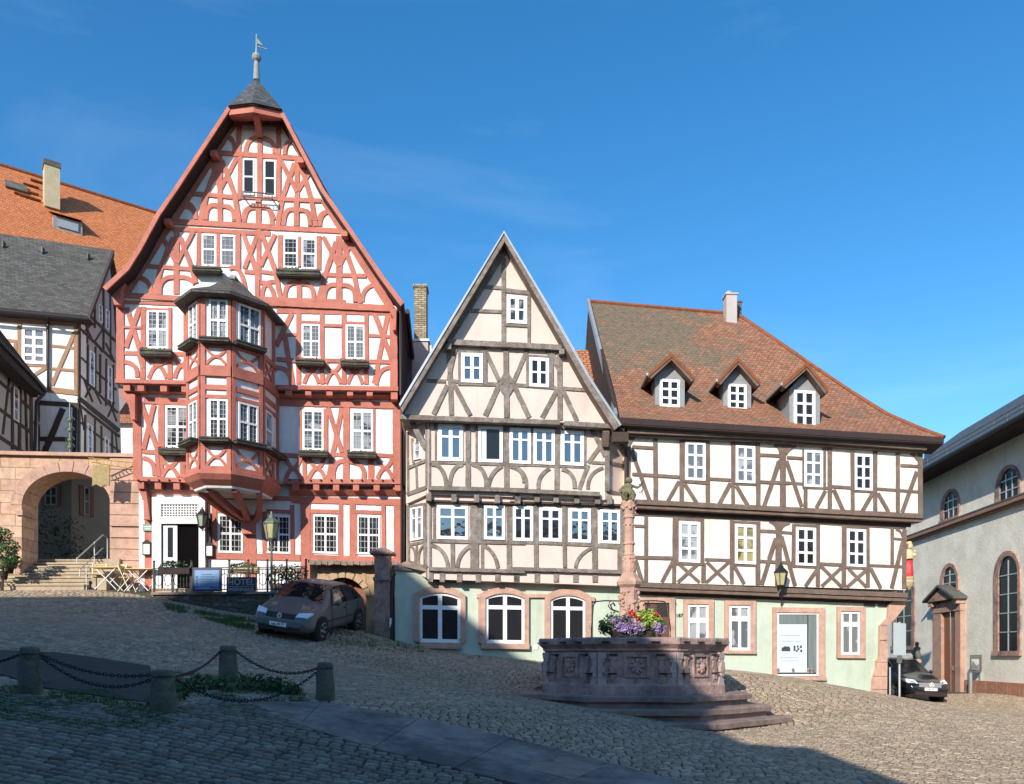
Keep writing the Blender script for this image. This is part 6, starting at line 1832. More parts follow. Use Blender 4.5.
# bronze figure on a stone post by the alley
fg = thing('pump_figure', wp(917, 690, 38), 'small dark bronze figure on a round sandstone post behind the black car', 'statue'); b_ = wp(917, 690, 38)
mb = MB(); mb.lathe([(.17, 0), (.16, 1.25), (.21, 1.3), (.21, 1.4), (.12, 1.48)], b_, 12); mb.build('pedestal', M['sand'], fg)
mb = MB(); mb.lathe([(.16, 1.45), (.2, 1.6), (.14, 1.85), (.17, 2.0), (.06, 2.08), (.1, 2.16), (.09, 2.25), (.01, 2.3)], b_, 10, 0, 1, .8); mb.tube([(b_[0]-.1, b_[1], b_[2]+1.95), (b_[0]-.28, b_[1]-.1, b_[2]+1.75), (b_[0]-.2, b_[1]-.2, b_[2]+1.6)], .05); mb.build('figure', M['brass'], fg)
# ------------------------------------------------------------ market fountain
FX, FY = FC; TH0 = R(-90-27.0)   # first front corner
ft = thing('market_fountain', (FX, FY, .2), 'octagonal carved red sandstone fountain basin on steps with a tall carved column', 'fountain')
def octp(r_, z, k0=0): return [(FX+r_*math.cos(TH0+k*math.pi/4), FY+r_*math.sin(TH0+k*math.pi/4), z) for k in range(8)]
def octring(mb, prof):
    rings = [octp(r_, z) for r_, z in prof]; vs = [v for g in rings for v in g]; fs = []
    for i in range(len(rings)-1):
        for k in range(8): fs.append((i*8+k, i*8+(k+1) % 8, (i+1)*8+(k+1) % 8, (i+1)*8+k))
    fs += [tuple(range(7, -1, -1)), tuple(range(len(rings)*8-8, len(rings)*8))]; mb.idx(vs, fs)
def rough(o, amp=.012, cuts=4, sc=3.0):
    bm = bmesh.new(); bm.from_mesh(o.data); bmesh.ops.subdivide_edges(bm, edges=[e for e in bm.edges if e.calc_length() > .25], cuts=cuts, use_grid_fill=True)
    for v in bm.verts: n_ = noise.noise_vector(v.co*sc)*amp+noise.noise_vector(v.co*sc*4)*amp*.4; v.co += n_
    bm.to_mesh(o.data); bm.free(); return o
mb = MB()
octring(mb, [(2.25, .60), (2.25, .93), (2.19, 1.0), (2.17, 1.66), (2.23, 1.70), (2.23, 1.74), (2.27, 1.78), (2.34, 1.84), (2.34, 1.95), (2.31, 1.98), (1.98, 1.98), (1.98, 1.5)])
bs = rough(mb.build('basin', M['fount'], ft), .010)
def fp(k, s_, z, d):   # point on face k: s along 0..1, d out
    a_ = Vector(octp(2.18, 0)[k]); b_ = Vector(octp(2.18, 0)[(k+1) % 8]); p = a_.lerp(b_, s_); n_ = Vector((p.x-FX, p.y-FY, 0)).normalized(); m_ = (a_+b_)/2; n_ = Vector((m_.x-FX, m_.y-FY, 0)).normalized(); return (p.x+n_.x*d, p.y+n_.y*d, z)
def fbox(mb, k, s0, s1, z0, z1, d, t):
    f_ = [fp(k, s0, z0, d+t), fp(k, s1, z0, d+t), fp(k, s1, z1, d+t), fp(k, s0, z1, d+t)]; b_ = [fp(k, s0, z0, d-.05), fp(k, s1, z0, d-.05), fp(k, s1, z1, d-.05), fp(k, s0, z1, d-.05)]
    mb.idx(f_+b_, [(0, 1, 2, 3), (7, 6, 5, 4), (0, 4, 5, 1), (1, 5, 6, 2), (2, 6, 7, 3), (3, 7, 4, 0)])
rr = random.Random(11); clp = MB()
for k in range(8):
    car = MB()
    # corner piers shaped like balusters
    for e_ in (0, 1):
        pil = MB()
        s_ = lambda a_: a_ if e_ == 0 else 1-a_
        for z0, z1, w_, t_ in ((.95, 1.05, .11, .05), (1.05, 1.12, .085, .035), (1.12, 1.45, .06, .06), (1.22, 1.35, .085, .07), (1.45, 1.52, .085, .04), (1.52, 1.66, .105, .055)):
            a0_, b0_ = sorted((s_(0), s_(w_))); fbox(pil, k, a0_, b0_, z0, z1, 0, t_)
        rough(pil.build('corner_baluster', M['fountlight'], bs), .006, 1)
    # framed relief panels
    c0, c1 = .34, .66
    for z0, z1, a0_, b0_ in ((1.56, 1.60, c0, c1), (1.12, 1.16, c0, c1)): fbox(car, k, a0_, b0_, z0, z1, 0, .04)
    fbox(car, k, c0, c0+.03, 1.16, 1.56, 0, .038); fbox(car, k, c1-.03, c1, 1.16, 1.56, 0, .038)
    c = fp(k, .5, 1.36, .03); car.ball(c, .10, 6, (1, .4, 1))
    for j in range(8): a_ = j*math.pi/4; t1 = Vector(fp(k, .5+.07*math.cos(a_), 1.36+.12*math.sin(a_), .03)); car.ball(tuple(t1), .045, 5)
    for s0 in (.19, .81):
        for z0, z1, w_, t_ in ((1.0, 1.06, .05, .03), (1.06, 1.3, .03, .05), (1.3, 1.36, .045, .04), (1.36, 1.5, .03, .03), (1.5, 1.58, .05, .04)): fbox(car, k, s0-w_, s0+w_, z0, z1, 0, t_)
    rough(car.build('relief_panel', M['fount'], bs), .006, 1)
    for s0, z0 in ((.2, 1.61), (.8, 1.61), (.16, 1.2), (.84, 1.2), (.1, 1.88), (.42, 1.88), (.75, 1.88)):
        s0 += rr.uniform(-.03, .03); off = .165 if z0 > 1.8 else .05; fbox(clp, k, s0-.055, s0+.055, z0-.012, z0+.014, off-.0, .03)
clp.each('iron_clamp', M['iron'], bs)
mb = MB(); octring(mb, [(1.9, 1.55), (1.9, 1.62)]); mb.build('water', G['sky'], ft)
steps_ = []
for r_, z1, z0 in ((2.84, .74, .2), (3.26, .49, -.1), (3.70, .25, -.4)):
    mb = MB(); octring(mb, [(r_-.10, z0), (r_-.10, z1-.13), (r_, z1-.12), (r_+.01, z1-.02), (r_-.03, z1), (1.5, z1+.001)]); steps_.append(rough(mb.build('step', M['stepstone'], ft), .016, 5, 1.8))
# column
cm = MB(); c0 = (2.81, FY, 0)
def zc(y): return 1.6+(655-y)/800*FY
cm.lathe([(.42, 1.5), (.40, 1.9), (.30, 2.0), (.30, 2.1), (.34, zc(622)), (.25, zc(618)), (.22, zc(600)), (.23, zc(592)), (.24, zc(588)), (.30, zc(585)), (.31, zc(582)), (.24, zc(578)), (.19, zc(574)), (.15, zc(572))], c0, 8, R(22))
cm.lathe([(.16, zc(573)), (.175, zc(568)), (.15, zc(560)), (.135, zc(556)), (.15, zc(555)), (.12, zc(553)), (.125, zc(545)), (.15, zc(544.5)), (.15, zc(543)), (.12, zc(542)), (.115, zc(519)), (.14, zc(518)), (.14, zc(516)), (.12, zc(515)), (.15, zc(510)), (.19, zc(504)), (.20, zc(503)), (.20, zc(501.5))], c0, 12)
co = cm.build('column', M['sand'], ft)
cr_ = MB(); rr = random.Random(3)
for _ in range(60): a_, z_ = rr.uniform(0, 6.28), rr.uniform(zc(613), zc(590)); r_ = .225; cr_.ball((c0[0]+r_*math.cos(a_), c0[1]+r_*math.sin(a_), z_), rr.uniform(.025, .05), 4)
for _ in range(34): a_, z_ = rr.uniform(0, 6.28), rr.uniform(zc(572), zc(556)); r_ = .15; cr_.ball((c0[0]+r_*math.cos(a_), c0[1]+r_*math.sin(a_), z_), rr.uniform(.02, .04), 4)
for k in range(12): a_ = k*math.pi/6; cr_.ball((c0[0]+.17*math.cos(a_), c0[1]+.17*math.sin(a_), zc(507+2*(k % 2))), .04, 4)
for k in range(8): a_ = k*math.pi/4; cr_.ball((c0[0]+.125*math.cos(a_), c0[1]+.125*math.sin(a_), zc(525)), .025, 4)
cr_.build('carved_ornament', M['sand'], co)
# weathered figure group on the capital: seated body, head, raised arm with scales and sword stub
st = MB(); b_ = (c0[0]-.02, c0[1], zc(501.5))
st.lathe([(.16, 0), (.20, .1), (.22, .22), (.17, .36), (.13, .42), (.15, .5), (.12, .57), (.05, .6)], b_, 12, 0, 1, .85)
st.ball((b_[0]+.02, b_[1]-.02, b_[2]+.7), .095, 8, (1, 1, 1.15)); st.tube([(b_[0]+.12, b_[1], b_[2]+.52), (b_[0]+.26, b_[1]-.03, b_[2]+.46), (b_[0]+.33, b_[1]-.05, b_[2]+.52), (b_[0]+.38, b_[1]-.05, b_[2]+.55)], [.05, .04, .03, .02], 8)
st.tube([(b_[0]-.13, b_[1], b_[2]+.5), (b_[0]-.24, b_[1]-.04, b_[2]+.36), (b_[0]-.2, b_[1]-.12, b_[2]+.28)], [.05, .045, .03], 8); st.tube([(b_[0]-.08, b_[1]-.1, b_[2]+.25), (b_[0]-.1, b_[1]-.26, b_[2]+.22), (b_[0]-.1, b_[1]-.26, b_[2]+.02)], [.08, .07, .05], 8); st.tube([(b_[0]+.08, b_[1]-.1, b_[2]+.25), (b_[0]+.1, b_[1]-.26, b_[2]+.22), (b_[0]+.12, b_[1]-.26, b_[2]+.02)], [.08, .07, .05], 8)
K_ = .72; st.v = [(b_[0]+(v[0]-b_[0])*K_*1.15, b_[1]+(v[1]-b_[1])*K_*1.15, b_[2]+(v[2]-b_[2])*K_) for v in st.v]
sto = rough(st.build('statue', mat('mossy_statue_stone', (.14, .135, .07), .95, .35, 9, bump=.9, bscale=20, col2=(.22, .18, .11), c2amt=.5), ft), .02, 1, 7)
mb = MB()
for s_, zz in ((1, .55), (1, .28)): mb.tube([(b_[0]+.30, b_[1]-.05, b_[2]+zz), (b_[0]+.36, b_[1]-.05, b_[2]+zz+.02), (b_[0]+.42, b_[1]-.05, b_[2]+zz+.1)], .015, 5)
mb.tube([(b_[0]+.40, b_[1]-.05, b_[2]+.6), (b_[0]+.40, b_[1]-.05, b_[2]+.2)], .01, 5); mb.v = [(b_[0]+(v[0]-b_[0])*K_*1.15, b_[1]+(v[1]-b_[1])*K_*1.15, b_[2]+(v[2]-b_[2])*K_) for v in mb.v]; mb.build('held_iron', M['iron'], sto)
# iron arms carrying the spouts
ir = MB()
for s_ in (-1, 1):
    x_ = c0[0]; ir.tube([(x_+s_*.22, FY, zc(601)), (x_+s_*.6, FY-.1, zc(601)), (x_+s_*.82, FY-.15, zc(602)), (x_+s_*.88, FY-.2, zc(606)), (x_+s_*.93, FY-.3, zc(630)), (x_+s_*.93, FY-.3, 2.0)], .018, 6)
    ir.tube([(x_+s_*.25, FY, zc(612)), (x_+s_*.4, FY-.02, zc(610)), (x_+s_*.45, FY-.03, zc(605)), (x_+s_*.38, FY-.03, zc(603)), (x_+s_*.34, FY-.02, zc(606))], .022, 6); ir.tube([(x_+s_*.45, FY, zc(601)), (x_+s_*.5, FY, zc(606)), (x_+s_*.42, FY, zc(610))], .015, 5)
ir.build('iron_arms', M['iron'], ft)
# flower boxes round the column
fb = thing('flower_trough', (FX-.02, FY-.7, 2.0), 'dark trough of purple, red and lime flowers on the fountain basin', 'flower trough')
mb = MB(); mb.box((c0[0], FY-.62, 2.05), (1.0, .35, .22)); mb.box((c0[0], FY-.35, 1.8), (.8, .8, .2)); mb.build('trough', M['soffit'], fb)
rr = random.Random(21)
def px_f(px, py): return wp(px, py, FY-.7)
for nm, m_, lst, n_, s_ in (('dark_foliage', 'leafdark', ((611, 627, .26), (622, 632, .2), (640, 633, .22), (652, 631, .24), (632, 628, .25), (606, 629, .16), (636, 636, .18), (628, 637, .18)), 190, .045),
                            ('purple_petunias', 'petalpurple', ((618, 624, .15), (626, 623, .18), (634, 625, .17), (641, 626, .13), (622, 628, .12), (631, 629, .15), (655, 626, .12), (659, 629, .12), (613, 621, .08)), 170, .035),
                            ('lime_foliage', 'leaflime', ((641, 617, .14), (647, 616, .17), (650, 621, .18), (644, 623, .12), (656, 619, .1)), 190, .04),
                            ('red_geraniums', 'petalred', ((630, 614, .10), (633, 615.5, .09), (655, 615, .06), (638, 619, .05)), 90, .03),
                            ('green_leaves', 'leaf', ((612, 619, .16), (626, 619, .12), (604, 624, .12), (660, 624, .1)), 110, .04)):
    fl = MB()
    for px, py, r_ in lst: c = px_f(px, py); leaves(fl, (c[0], c[1]-(0 if nm == 'dark_foliage' else .12), c[2]), (r_*1.15, .16, r_), n_, s_, rnd=rr)
    fl.build(nm, M[m_], fb)
# ------------------------------------------------------------ terrace, retaining wall, railing
TZ = 3.56
def tw(px, Y): return ((px-512)/800*Y, Y)
tp = [tw(153, 25.9), tw(312, 25.4), tw(312, 28.4), tw(140, 28.8)]
mb = MB(); mb.prism([(x, y, TZ) for x, y in tp], (0, 0, -1.6)); te = mb.build('terrace', M['flag']); lbl(te, None, None, kind='structure')
rw = thing('retaining_wall', (-8.5, 25.6, 3), 'low mossy dry-stone retaining wall under the inn terrace railing', 'wall')
mb = MB(); a_, b_ = tw(153, 25.7), tw(312, 25.2); mb.prism([(a_[0], a_[1], TZ-.02), (b_[0], b_[1], TZ-.02), (b_[0], b_[1], 1.4), (a_[0], a_[1], 3.0)], (0, .35, 0)); autouv(mb.build('stonework', M['drystone'], rw))
mb = MB(); mb.prism([(a_[0]-.05, a_[1]-.06, TZ+.05), (b_[0], b_[1]-.06, TZ+.05), (b_[0], b_[1]-.06, TZ-.03), (a_[0]-.05, a_[1]-.06, TZ-.03)], (0, .5, 0)); mb.build('coping', M['stepstone'], rw)
fn_ = thing('iron_railing', (-8.5, 25.7, TZ), 'black wrought-iron railing with scroll panels along the terrace edge', 'railing')
A3, B3 = Vector((*tw(154, 25.75), TZ+.05)), Vector((*tw(306, 25.3), TZ+.05)); mb = MB(); zv = Vector((0, 0, 1))
for h_ in (.08, .72, .78): mb.bar(A3+zv*h_, B3+zv*h_, .03)
mb.build('rails', M['iron'], fn_)
for i in range(9):
    p = A3.lerp(B3, i/8); mb = MB(); mb.bar(p, p+zv*.98, .05); mb.ball(tuple(p+zv*1.0), .04, 5); mb.build('post', M['iron'], fn_)
mb = MB()
for i in range(48):
    p = A3.lerp(B3, (i+.5)/48); mb.bar(p+zv*.08, p+zv*.72, .014)
for i in range(16):
    p = A3.lerp(B3, (i+.5)/16)+zv*.4; q = p-zv*0; d = (B3-A3).normalized()
    mb.tube([tuple(q+d*.12*math.cos(k)+zv*.2*math.sin(k)) for k in [j*math.pi/4 for j in range(8)]], .012, 4, closed=True)
mb.build('scroll_infill', M['iron'], fn_)
def board(name, label, px0, py0, px1, py1, Y, mframe, mface, fr_):
    t_ = thing(name, wp((px0+px1)/2, py1, Y), label, 'sign'); mb = MB()
    q = [wp(px0, py0, Y), wp(px1, py0, Y), wp(px1, py1, Y), wp(px0, py1, Y)]; mb.prism(q, (0, .06, 0)); mb.build('frame', mframe, t_)
    s_ = fr_; mb = MB(); q = [wp(px0+s_, py0+s_, Y), wp(px1-s_, py0+s_, Y), wp(px1-s_, py1-s_, Y), wp(px0+s_, py1-s_, Y)]; mb.prism([(p[0], p[1]-.008, p[2]) for p in q], (0, .02, 0)); fo = mb.build('face', mface, t_); return t_, fo
mt, mf = board('menu_board', 'blue-framed menu board fixed to the terrace railing', 192.5, 568, 221.5, 591.5, 25.35, mat('dark_blue_frame', (.02, .035, .07), .5, .1), mat('pale_blue_menu', (.15, .28, .46), .4, .06), 2.2)
mb = MB(); rr = random.Random(6)
for k in range(6):
    y_ = 574+k*2.4; xa = 200+rr.uniform(-1, 2); xb = 216-rr.uniform(0, 5); mb.prism([wp(xa, y_, 25.33), wp(xb, y_, 25.33), wp(xb, y_+.5, 25.33), wp(xa, y_+.5, 25.33)], (0, .004, 0))
for k in range(4): mb.prism([wp(195.3, 576+k*3.2, 25.33), wp(197.8, 576+k*3.2, 25.33), wp(197.8, 578+k*3.2, 25.33), wp(195.3, 578+k*3.2, 25.33)], (0, .004, 0))
mb.prism([wp(210, 586, 25.33), wp(219, 586, 25.33), wp(219, 588.6, 25.33), wp(210, 588.6, 25.33)], (0, .004, 0))
mb.build('print', mat('menu_ink', (.06, .13, .28), .6, .02), mf)
ht, hf = board('hotel_sign', 'grey signboard reading HOTEL WEINHAUS on the terrace railing', 226.5, 577, 255.5, 594, 25.35, mat('sign_frame_grey', (.03, .035, .045), .5, .1), mat('slate_sign_face', (.028, .04, .06), .5, .08), .8)
text_mesh('lettering', 'HOTEL', .27, M['greymetal'], hf, wp(241, 582.3, 25.32), (1, 0, 0), (0, 0, 1)); text_mesh('lettering', 'WEINHAUS', .16, M['greymetal'], hf, wp(241, 589.6, 25.32), (1, 0, 0), (0, 0, 1))
mb = MB(); mb.prism([wp(228, 586.2, 25.33), wp(254, 586.2, 25.33), wp(254, 586.6, 25.33), wp(228, 586.6, 25.33)], (0, .003, 0)); mb.build('rule_line', M['lead'], hf)
# planters on the railing and pots behind
def planter_thing(name, label, px, py, Y, w_, plants, seed, box_=None):
    p = wp(px, py, Y); t_ = thing(name, p, label, 'planter'); mb = MB(); mb.box((p[0], p[1], p[2]), (w_, .22, .2)); mb.build('box', box_ or M['yellowwood'], t_); rr = random.Random(seed)
    for nm, m_, dz, r_, n_, s_ in plants: sb = MB(); leaves(sb, (p[0], p[1], p[2]+dz), (w_*.52, .18, r_), n_, s_, rnd=rr); sb.build(nm, M[m_], t_)
planter_thing('planter_box', 'long box of dark foliage on the railing in front of the inn door', 175, 571, 25.6, 1.0, (('foliage', 'leafdark', .15, .2, 260, .06),), 1, M['soffit'])
planter_thing('planter_box', 'yellow-fronted box with low green plants above the HOTEL sign', 244, 570.5, 25.75, .95, (('foliage', 'leaf', .14, .13, 220, .05), ('blossom', 'petalred', .08, .08, 26, .03)), 2)
hy = thing('potted_shrub', wp(287, 592, 26.2), 'row of dark potted plants drying at the right end of the terrace', 'potted plants'); rr = random.Random(4); mb = MB()
for k in range(5): c = wp(274+k*7, 590, 26.2); mb.lathe([(.1, -.1), (.15, .2), (.17, .2)], c, 10)
mb.each('pot', M['stepstone'], hy); mb = MB()
for k in range(5): c = wp(274+k*7, 580, 26.2); leaves(mb, (c[0], c[1], c[2]+.15), (.2, .2, .4), 110, .06, rnd=rr); mb.tube([(c[0], c[1], c[2]-.3), (c[0]+.03, c[1], c[2]+.3)], .015, 5)
mb.build('foliage', M['leafdark'], hy); mb = MB()
for k in range(7): c = wp(274+k*5, 570+rr.uniform(-2, 3), 26.1); mb.ball(c, .08, 5)
mb.build('dry_blossoms', mat('dry_blossom', (.25, .17, .11), .9, .3, 10), hy)
# wall lantern, street lantern, notice boxes
def lantern(mb_fr, mb_gl, c, s_=1.0, up=True):
    mb_gl.lathe([(.10*s_, -.18*s_), (.165*s_, .16*s_)], c, 6); mb_fr.lathe([(.05*s_, -.24*s_), (.11*s_, -.18*s_), (.115*s_, -.16*s_)], c, 6)
    mb_fr.lathe([(.19*s_, .16*s_), (.19*s_, .19*s_), (.10*s_, .28*s_), (.07*s_, .30*s_), (.07*s_, .34*s_), (.03*s_, .37*s_), (.02*s_, .44*s_)], c, 6)
    for k in range(6): a_ = k*math.pi/3; mb_fr.bar((c[0]+.105*s_*math.cos(a_), c[1]+.105*s_*math.sin(a_), c[2]-.18*s_), (c[0]+.172*s_*math.cos(a_), c[1]+.172*s_*math.sin(a_), c[2]+.16*s_), .018*s_)
wl = thing('wall_lantern', PR.P(209, 527, 0), 'greenish glass lantern on a bracket right of the inn door', 'lantern'); c = PR.P(202, 521, .55); a_, b_ = MB(), MB(); lantern(a_, b_, c, 1.1)
w0 = PR.P(210, 518, .06); a_.tube([w0, (w0[0]-.05, c[1], w0[2]-.25), (c[0], c[1], c[2]-.3)], .025, 6); a_.tube([PR.P(210, 513, .08), PR.P(210.5, 543, .08)], .04, 6); a_.tube([PR.P(210, 528, .08), (c[0], c[1], c[2]-.32)], .018, 6); a_.build('bracket', M['iron'], wl); b_.build('lamp_glass', M['lampglass2'], wl)
sl_ = thing('street_lamp', wp(271.5, 594, 25.2), 'old-fashioned amber street lantern on a slim post beside the terrace', 'street lamp'); c = wp(271.5, 531, 25.2); a_, b_ = MB(), MB(); lantern(a_, b_, c, 1.4)
a_.build('lantern_frame', M['brass'], sl_); b_.build('lamp_glass', M['lampglass'], sl_); mb = MB(); mb.tube([wp(271.5, 602, 25.2), wp(271.5, 590, 25.2), wp(271.5, 553, 25.2), wp(271.5, 544, 25.2)], [.07, .04, .035, .05], 8); mb.tube([wp(268, 549, 25.2), wp(275, 549, 25.2)], .03, 6); mb.build('post', M['brass'], sl_)
rl = thing('wall_lantern', PW.P(782, 570, .5), 'hexagonal amber lantern hanging at the beam above the shop window', 'lantern'); c = PW.P(781, 579, .65); a_, b_ = MB(), MB(); lantern(a_, b_, c, 1.25); b_.build('lamp_glass', M['lampglass'], rl)
a_.tube([PW.P(781.5, 590, .6), PW.P(781.5, 606, .05)], .015, 5); a_.tube([(c[0], c[1], c[2]-.3), (c[0]-.08, c[1], c[2]-.46), (c[0]+.06, c[1]+.3, c[2]-.42)], .03, 6); a_.build('bracket', M['iron'], rl)
for (x0, y0, x1, y1, lab) in ((142.5, 543, 150.5, 555, 'small white notice case on the wall left of the inn door'), (205.5, 545, 213, 556.5, 'small white notice case with dark roof right of the inn door')):
    nc = thing('notice_case', PR.P((x0+x1)/2, y1, .1), lab, 'notice case'); mb = MB(); rslab(mb, PR, 'P', x0, y0, x1, y1, .06, .1); slab(mb, PR, 'P', [(x0-1, y0), ((x0+x1)/2, y0-3.5), (x1+1, y0)], .06, .14); mb.build('case', M['darktimber'], nc); mb = MB(); rslab(mb, PR, 'P', x0+1, y0+1, x1-1, y1-1, .165, .01); mb.build('notice', M['winwhite'], nc)
gs = thing('green_sign', PR.P(147, 527, .1), 'small green and white plaque left of the inn door', 'sign'); mb = MB(); rslab(mb, PR, 'P', 143, 524, 152, 531, .06, .03); mb.build('plate', mat('green_enamel', (.12, .25, .17), .4, .1), gs); mb = MB(); rslab(mb, PR, 'P', 144, 526, 151, 527.2, .092, .004); rslab(mb, PR, 'P', 144.5, 528.5, 150.5, 529.3, .092, .004); rslab(mb, PR, 'P', 142.5, 516, 152, 519, .06, .03); mb.build('lettering', M['winwhite'], gs)
# ------------------------------------------------------------ rubble-stone cellar arch and gate pillar behind the grey car
PC2 = kplane(28.1, .1)
cl = thing('cellar_arch', (-6, 27, 2), 'ochre rubble-stone cellar entrance with arched wooden doors behind the grey car', 'cellar entrance')
mb = MB(); A_ = archpts(319, 366, 604, 577, 14)
mb.prism([PC2.P(x, y, .5) for x, y in ((310, 562), (319, 562), (319, 660), (310, 660))], PC2.nv(-.5)); mb.prism([PC2.P(x, y, .5) for x, y in ((366, 562), (388, 562), (388, 660), (366, 660))], PC2.nv(-.5))
for a_, b_ in zip(A_, A_[1:]): mb.prism([PC2.P(a_[0], 562, .5), PC2.P(b_[0], 562, .5), PC2.P(*b_, .5), PC2.P(*a_, .5)], PC2.nv(-.5))
rough(mb.build('wall', M['rubble'], cl), .02, 2, 4)
mb = MB()
for i in range(9):
    a_, b_ = i/9+.008, (i+1)/9-.008; O = archpts(314, 371, 603, 571.5, 60); k0, k1 = int(a_*60), int(b_*60)+1; I = archpts(319.5, 365.5, 604, 577.5, 60)
    mb.prism([PC2.P(*O[k], .53+.004*(i % 3)) for k in range(k0, k1)]+[PC2.P(*I[k], .53+.004*(i % 3)) for k in range(k1-1, k0-1, -1)], PC2.nv(-.1))
mb.build('voussoirs', mat('ochre_dressed_stone', (.46, .32, .20), .9, .2, 6, bump=.6), cl)
mb = MB(); mb.prism([PC2.P(x, y, .05) for x, y in ((316, 575), (369, 575), (369, 662), (316, 662))], PC2.nv(-.04)); dw = mb.build('door', M['doorwood'], cl); mb = MB(); mb.prism([PC2.P(x, y, .25) for x, y in ((339, 578), (344, 578), (344, 662), (339, 662))], PC2.nv(-.2)); mb.build('post', M['tan'], dw)
mb = MB(); mb.prism([PC2.P(308, 559.5, .9), PC2.P(400, 562.5, .9), PC2.P(400, 565.5, .9), PC2.P(308, 562.5, .9)], PC2.nv(-.9))
rr = random.Random(3)
for k in range(14): x_ = 309+k*6.4; mb.prism([PC2.P(x_, 561+x_*.0, .93), PC2.P(x_+5.6, 561.2, .93), PC2.P(x_+5.6, 564+rr.uniform(0, 1.5), .93), PC2.P(x_, 564+rr.uniform(0, 1.5), .93)], PC2.nv(-.3))
mb.build('slab_roof', M['stepstone'], cl)
gp = thing('gate_pillar', wp(381, 642, 25.4), 'tall weathered sandstone gate pillar with pyramid cap beside the green house', 'pillar'); YP = 25.4
def pb_(mb, px0, px1, y0, y1, dep=.5, o=0.0): a_, b_ = wp(px0, y0, YP-o), wp(px1, y1, YP-o); mb.box(((a_[0]+b_[0])/2, YP+dep/2-o/2, (a_[2]+b_[2])/2), (abs(b_[0]-a_[0]), dep+o, abs(a_[2]-b_[2])))
mb = MB(); pb_(mb, 374.5, 389.5, 554, 577, .48); pb_(mb, 373, 391, 577, 580.5, .55, .05); pb_(mb, 374, 390, 580.5, 648, .5); rough(mb.build('shaft', M['sandworn'], gp), .02, 3, 4)
mb = MB(); a_ = wp(370, 553.5, YP); b_ = wp(393.5, 553.5, YP); w_ = b_[0]-a_[0]; cxx = (a_[0]+b_[0])/2; mb.lathe([(w_*.66, 0), (w_*.71, .04), (w_*.71, .08), (w_*.45, .16), (.02, .27)], (cxx, YP+.24, a_[2]-.03), 4, R(45)); mb.build('cap', M['sandworn'], gp)
mb = MB(); p0, p1 = wp(391.5, 575, YP-.1), wp(391.5, 645, YP-.1); mb.tube([wp(403, 568, YP+.3), wp(392, 577, YP+.1), p1], .045, 7); mb.build('downpipe', M['darktimber'], gp)
mb = MB(); mb.prism([wp(389.5, 618, YP-.08), wp(391.5, 618, YP-.08), wp(391.5, 627, YP-.08), wp(389.5, 627, YP-.08)], (0, .03, 0)); mb.build('plate', M['winwhite'], gp)
# ------------------------------------------------------------ cafe furniture left of the door
def cafe_chair(name, label, loc, rz):
    t_ = thing(name, loc, label, 'chair', 'folding garden chairs by the gate', rz); o = Vector(loc)
    def P_(x, y, z): return (o.x+x, o.y+y, o.z+z)
    for s_ in (-1, 1): mb = MB(); mb.bar(P_(s_*.2, -.2, 0), P_(s_*.2, .2, .86), .03, .02); mb.build('leg', M['creampaint'], t_); mb = MB(); mb.bar(P_(s_*.18, .22, 0), P_(s_*.18, -.2, .46), .03, .02); mb.build('leg', M['creampaint'], t_)
    mb = MB()
    for k in range(5): mb.box(P_(0, -.18+k*.08, .46), (.42, .06, .02))
    mb.build('seat', M['yellowwood'], t_); mb = MB()
    for k in range(3): mb.box(P_(0, .15+.025*k, .68+k*.07), (.42, .02, .055))
    mb.build('backrest', M['yellowwood'], t_); return t_
def cafe_table(label, loc):
    t_ = thing('garden_table', loc, label, 'table', 'folding garden tables by the gate'); o = Vector(loc); P_ = lambda x, y, z: (o.x+x, o.y+y, o.z+z)
    mb = MB()
    for k in range(8): mb.box(P_(0, -.28+k*.08, .73), (1.0, .07, .025))
    mb.build('table_top', M['yellowwood'], t_)
    for s_ in (-1, 1): mb = MB(); mb.bar(P_(-.35, s_*.24, 0), P_(.35, s_*.24, .72), .035, .02); mb.bar(P_(.35, s_*.22, 0), P_(-.35, s_*.22, .72), .035, .02); mb.build('leg', M['winwhite'], t_)
def gp_(px, Y): x = (px-512)/800*Y; return (x, Y, g1(x, Y)+.02)
cafe_table('yellow slatted folding table nearest the steps', gp_(109, 26.6)); cafe_table('yellow slatted folding table nearest the inn door', gp_(141, 26.8))
for (px, Y, rz, lab) in ((99, 27.0, .4, 'slatted folding chair against the stair side, leftmost of the chairs'), (118, 27.3, -.2, 'slatted folding chair behind the left table'), (127, 26.4, 1.5, 'slatted folding chair between the two tables'), (150, 27.2, -.5, 'slatted folding chair at the railing end, rightmost of the chairs')):
    cafe_chair('folding_chair', lab, gp_(px, Y), rz)
# ------------------------------------------------------------ bollards and chains
BP = [(30, 694.5, 12.0, 47, .155), (163, 713.5, 11.7, 43, .175), (228, 681.5, 15.0, 35.5, .165), (325, 700, 13.7, 37, .15)]
BL = ['squat mossy stone bollard farthest left', 'rounded crumbling stone bollard nearest the camera', 'stone bollard farthest back, between two others', 'slim stone bollard at the right end of the chain']; BT_ = []
for (px, py, Y, h, r_), lab in zip(BP, BL):
    b_ = wp(px, py, Y); H = h/800*Y; t_ = thing('bollard', b_, lab, 'bollard', 'stone bollards linked by chains'); mb = MB(); mb.lathe([(r_*1.12, -.25), (r_*1.1, .05), (r_, H*.5), (r_*.93, H*.93), (r_*.85, H), (r_*.4, H+.015)], b_, 14 if px != 163 else 12, .2, 1, 1 if px != 325 else .8)
    o = rough(mb.build('stone', M['bollard'], t_, smooth=True), .018, 2, 5)
    mb = MB(); mb.tube([(b_[0]+r_*.97*math.cos(k*math.pi/8), b_[1]+r_*.97*math.sin(k*math.pi/8), b_[2]+H*.86) for k in range(16)], .008, 4, closed=True); mb.build('iron_collar', M['iron'], t_); BT_.append((b_, H))
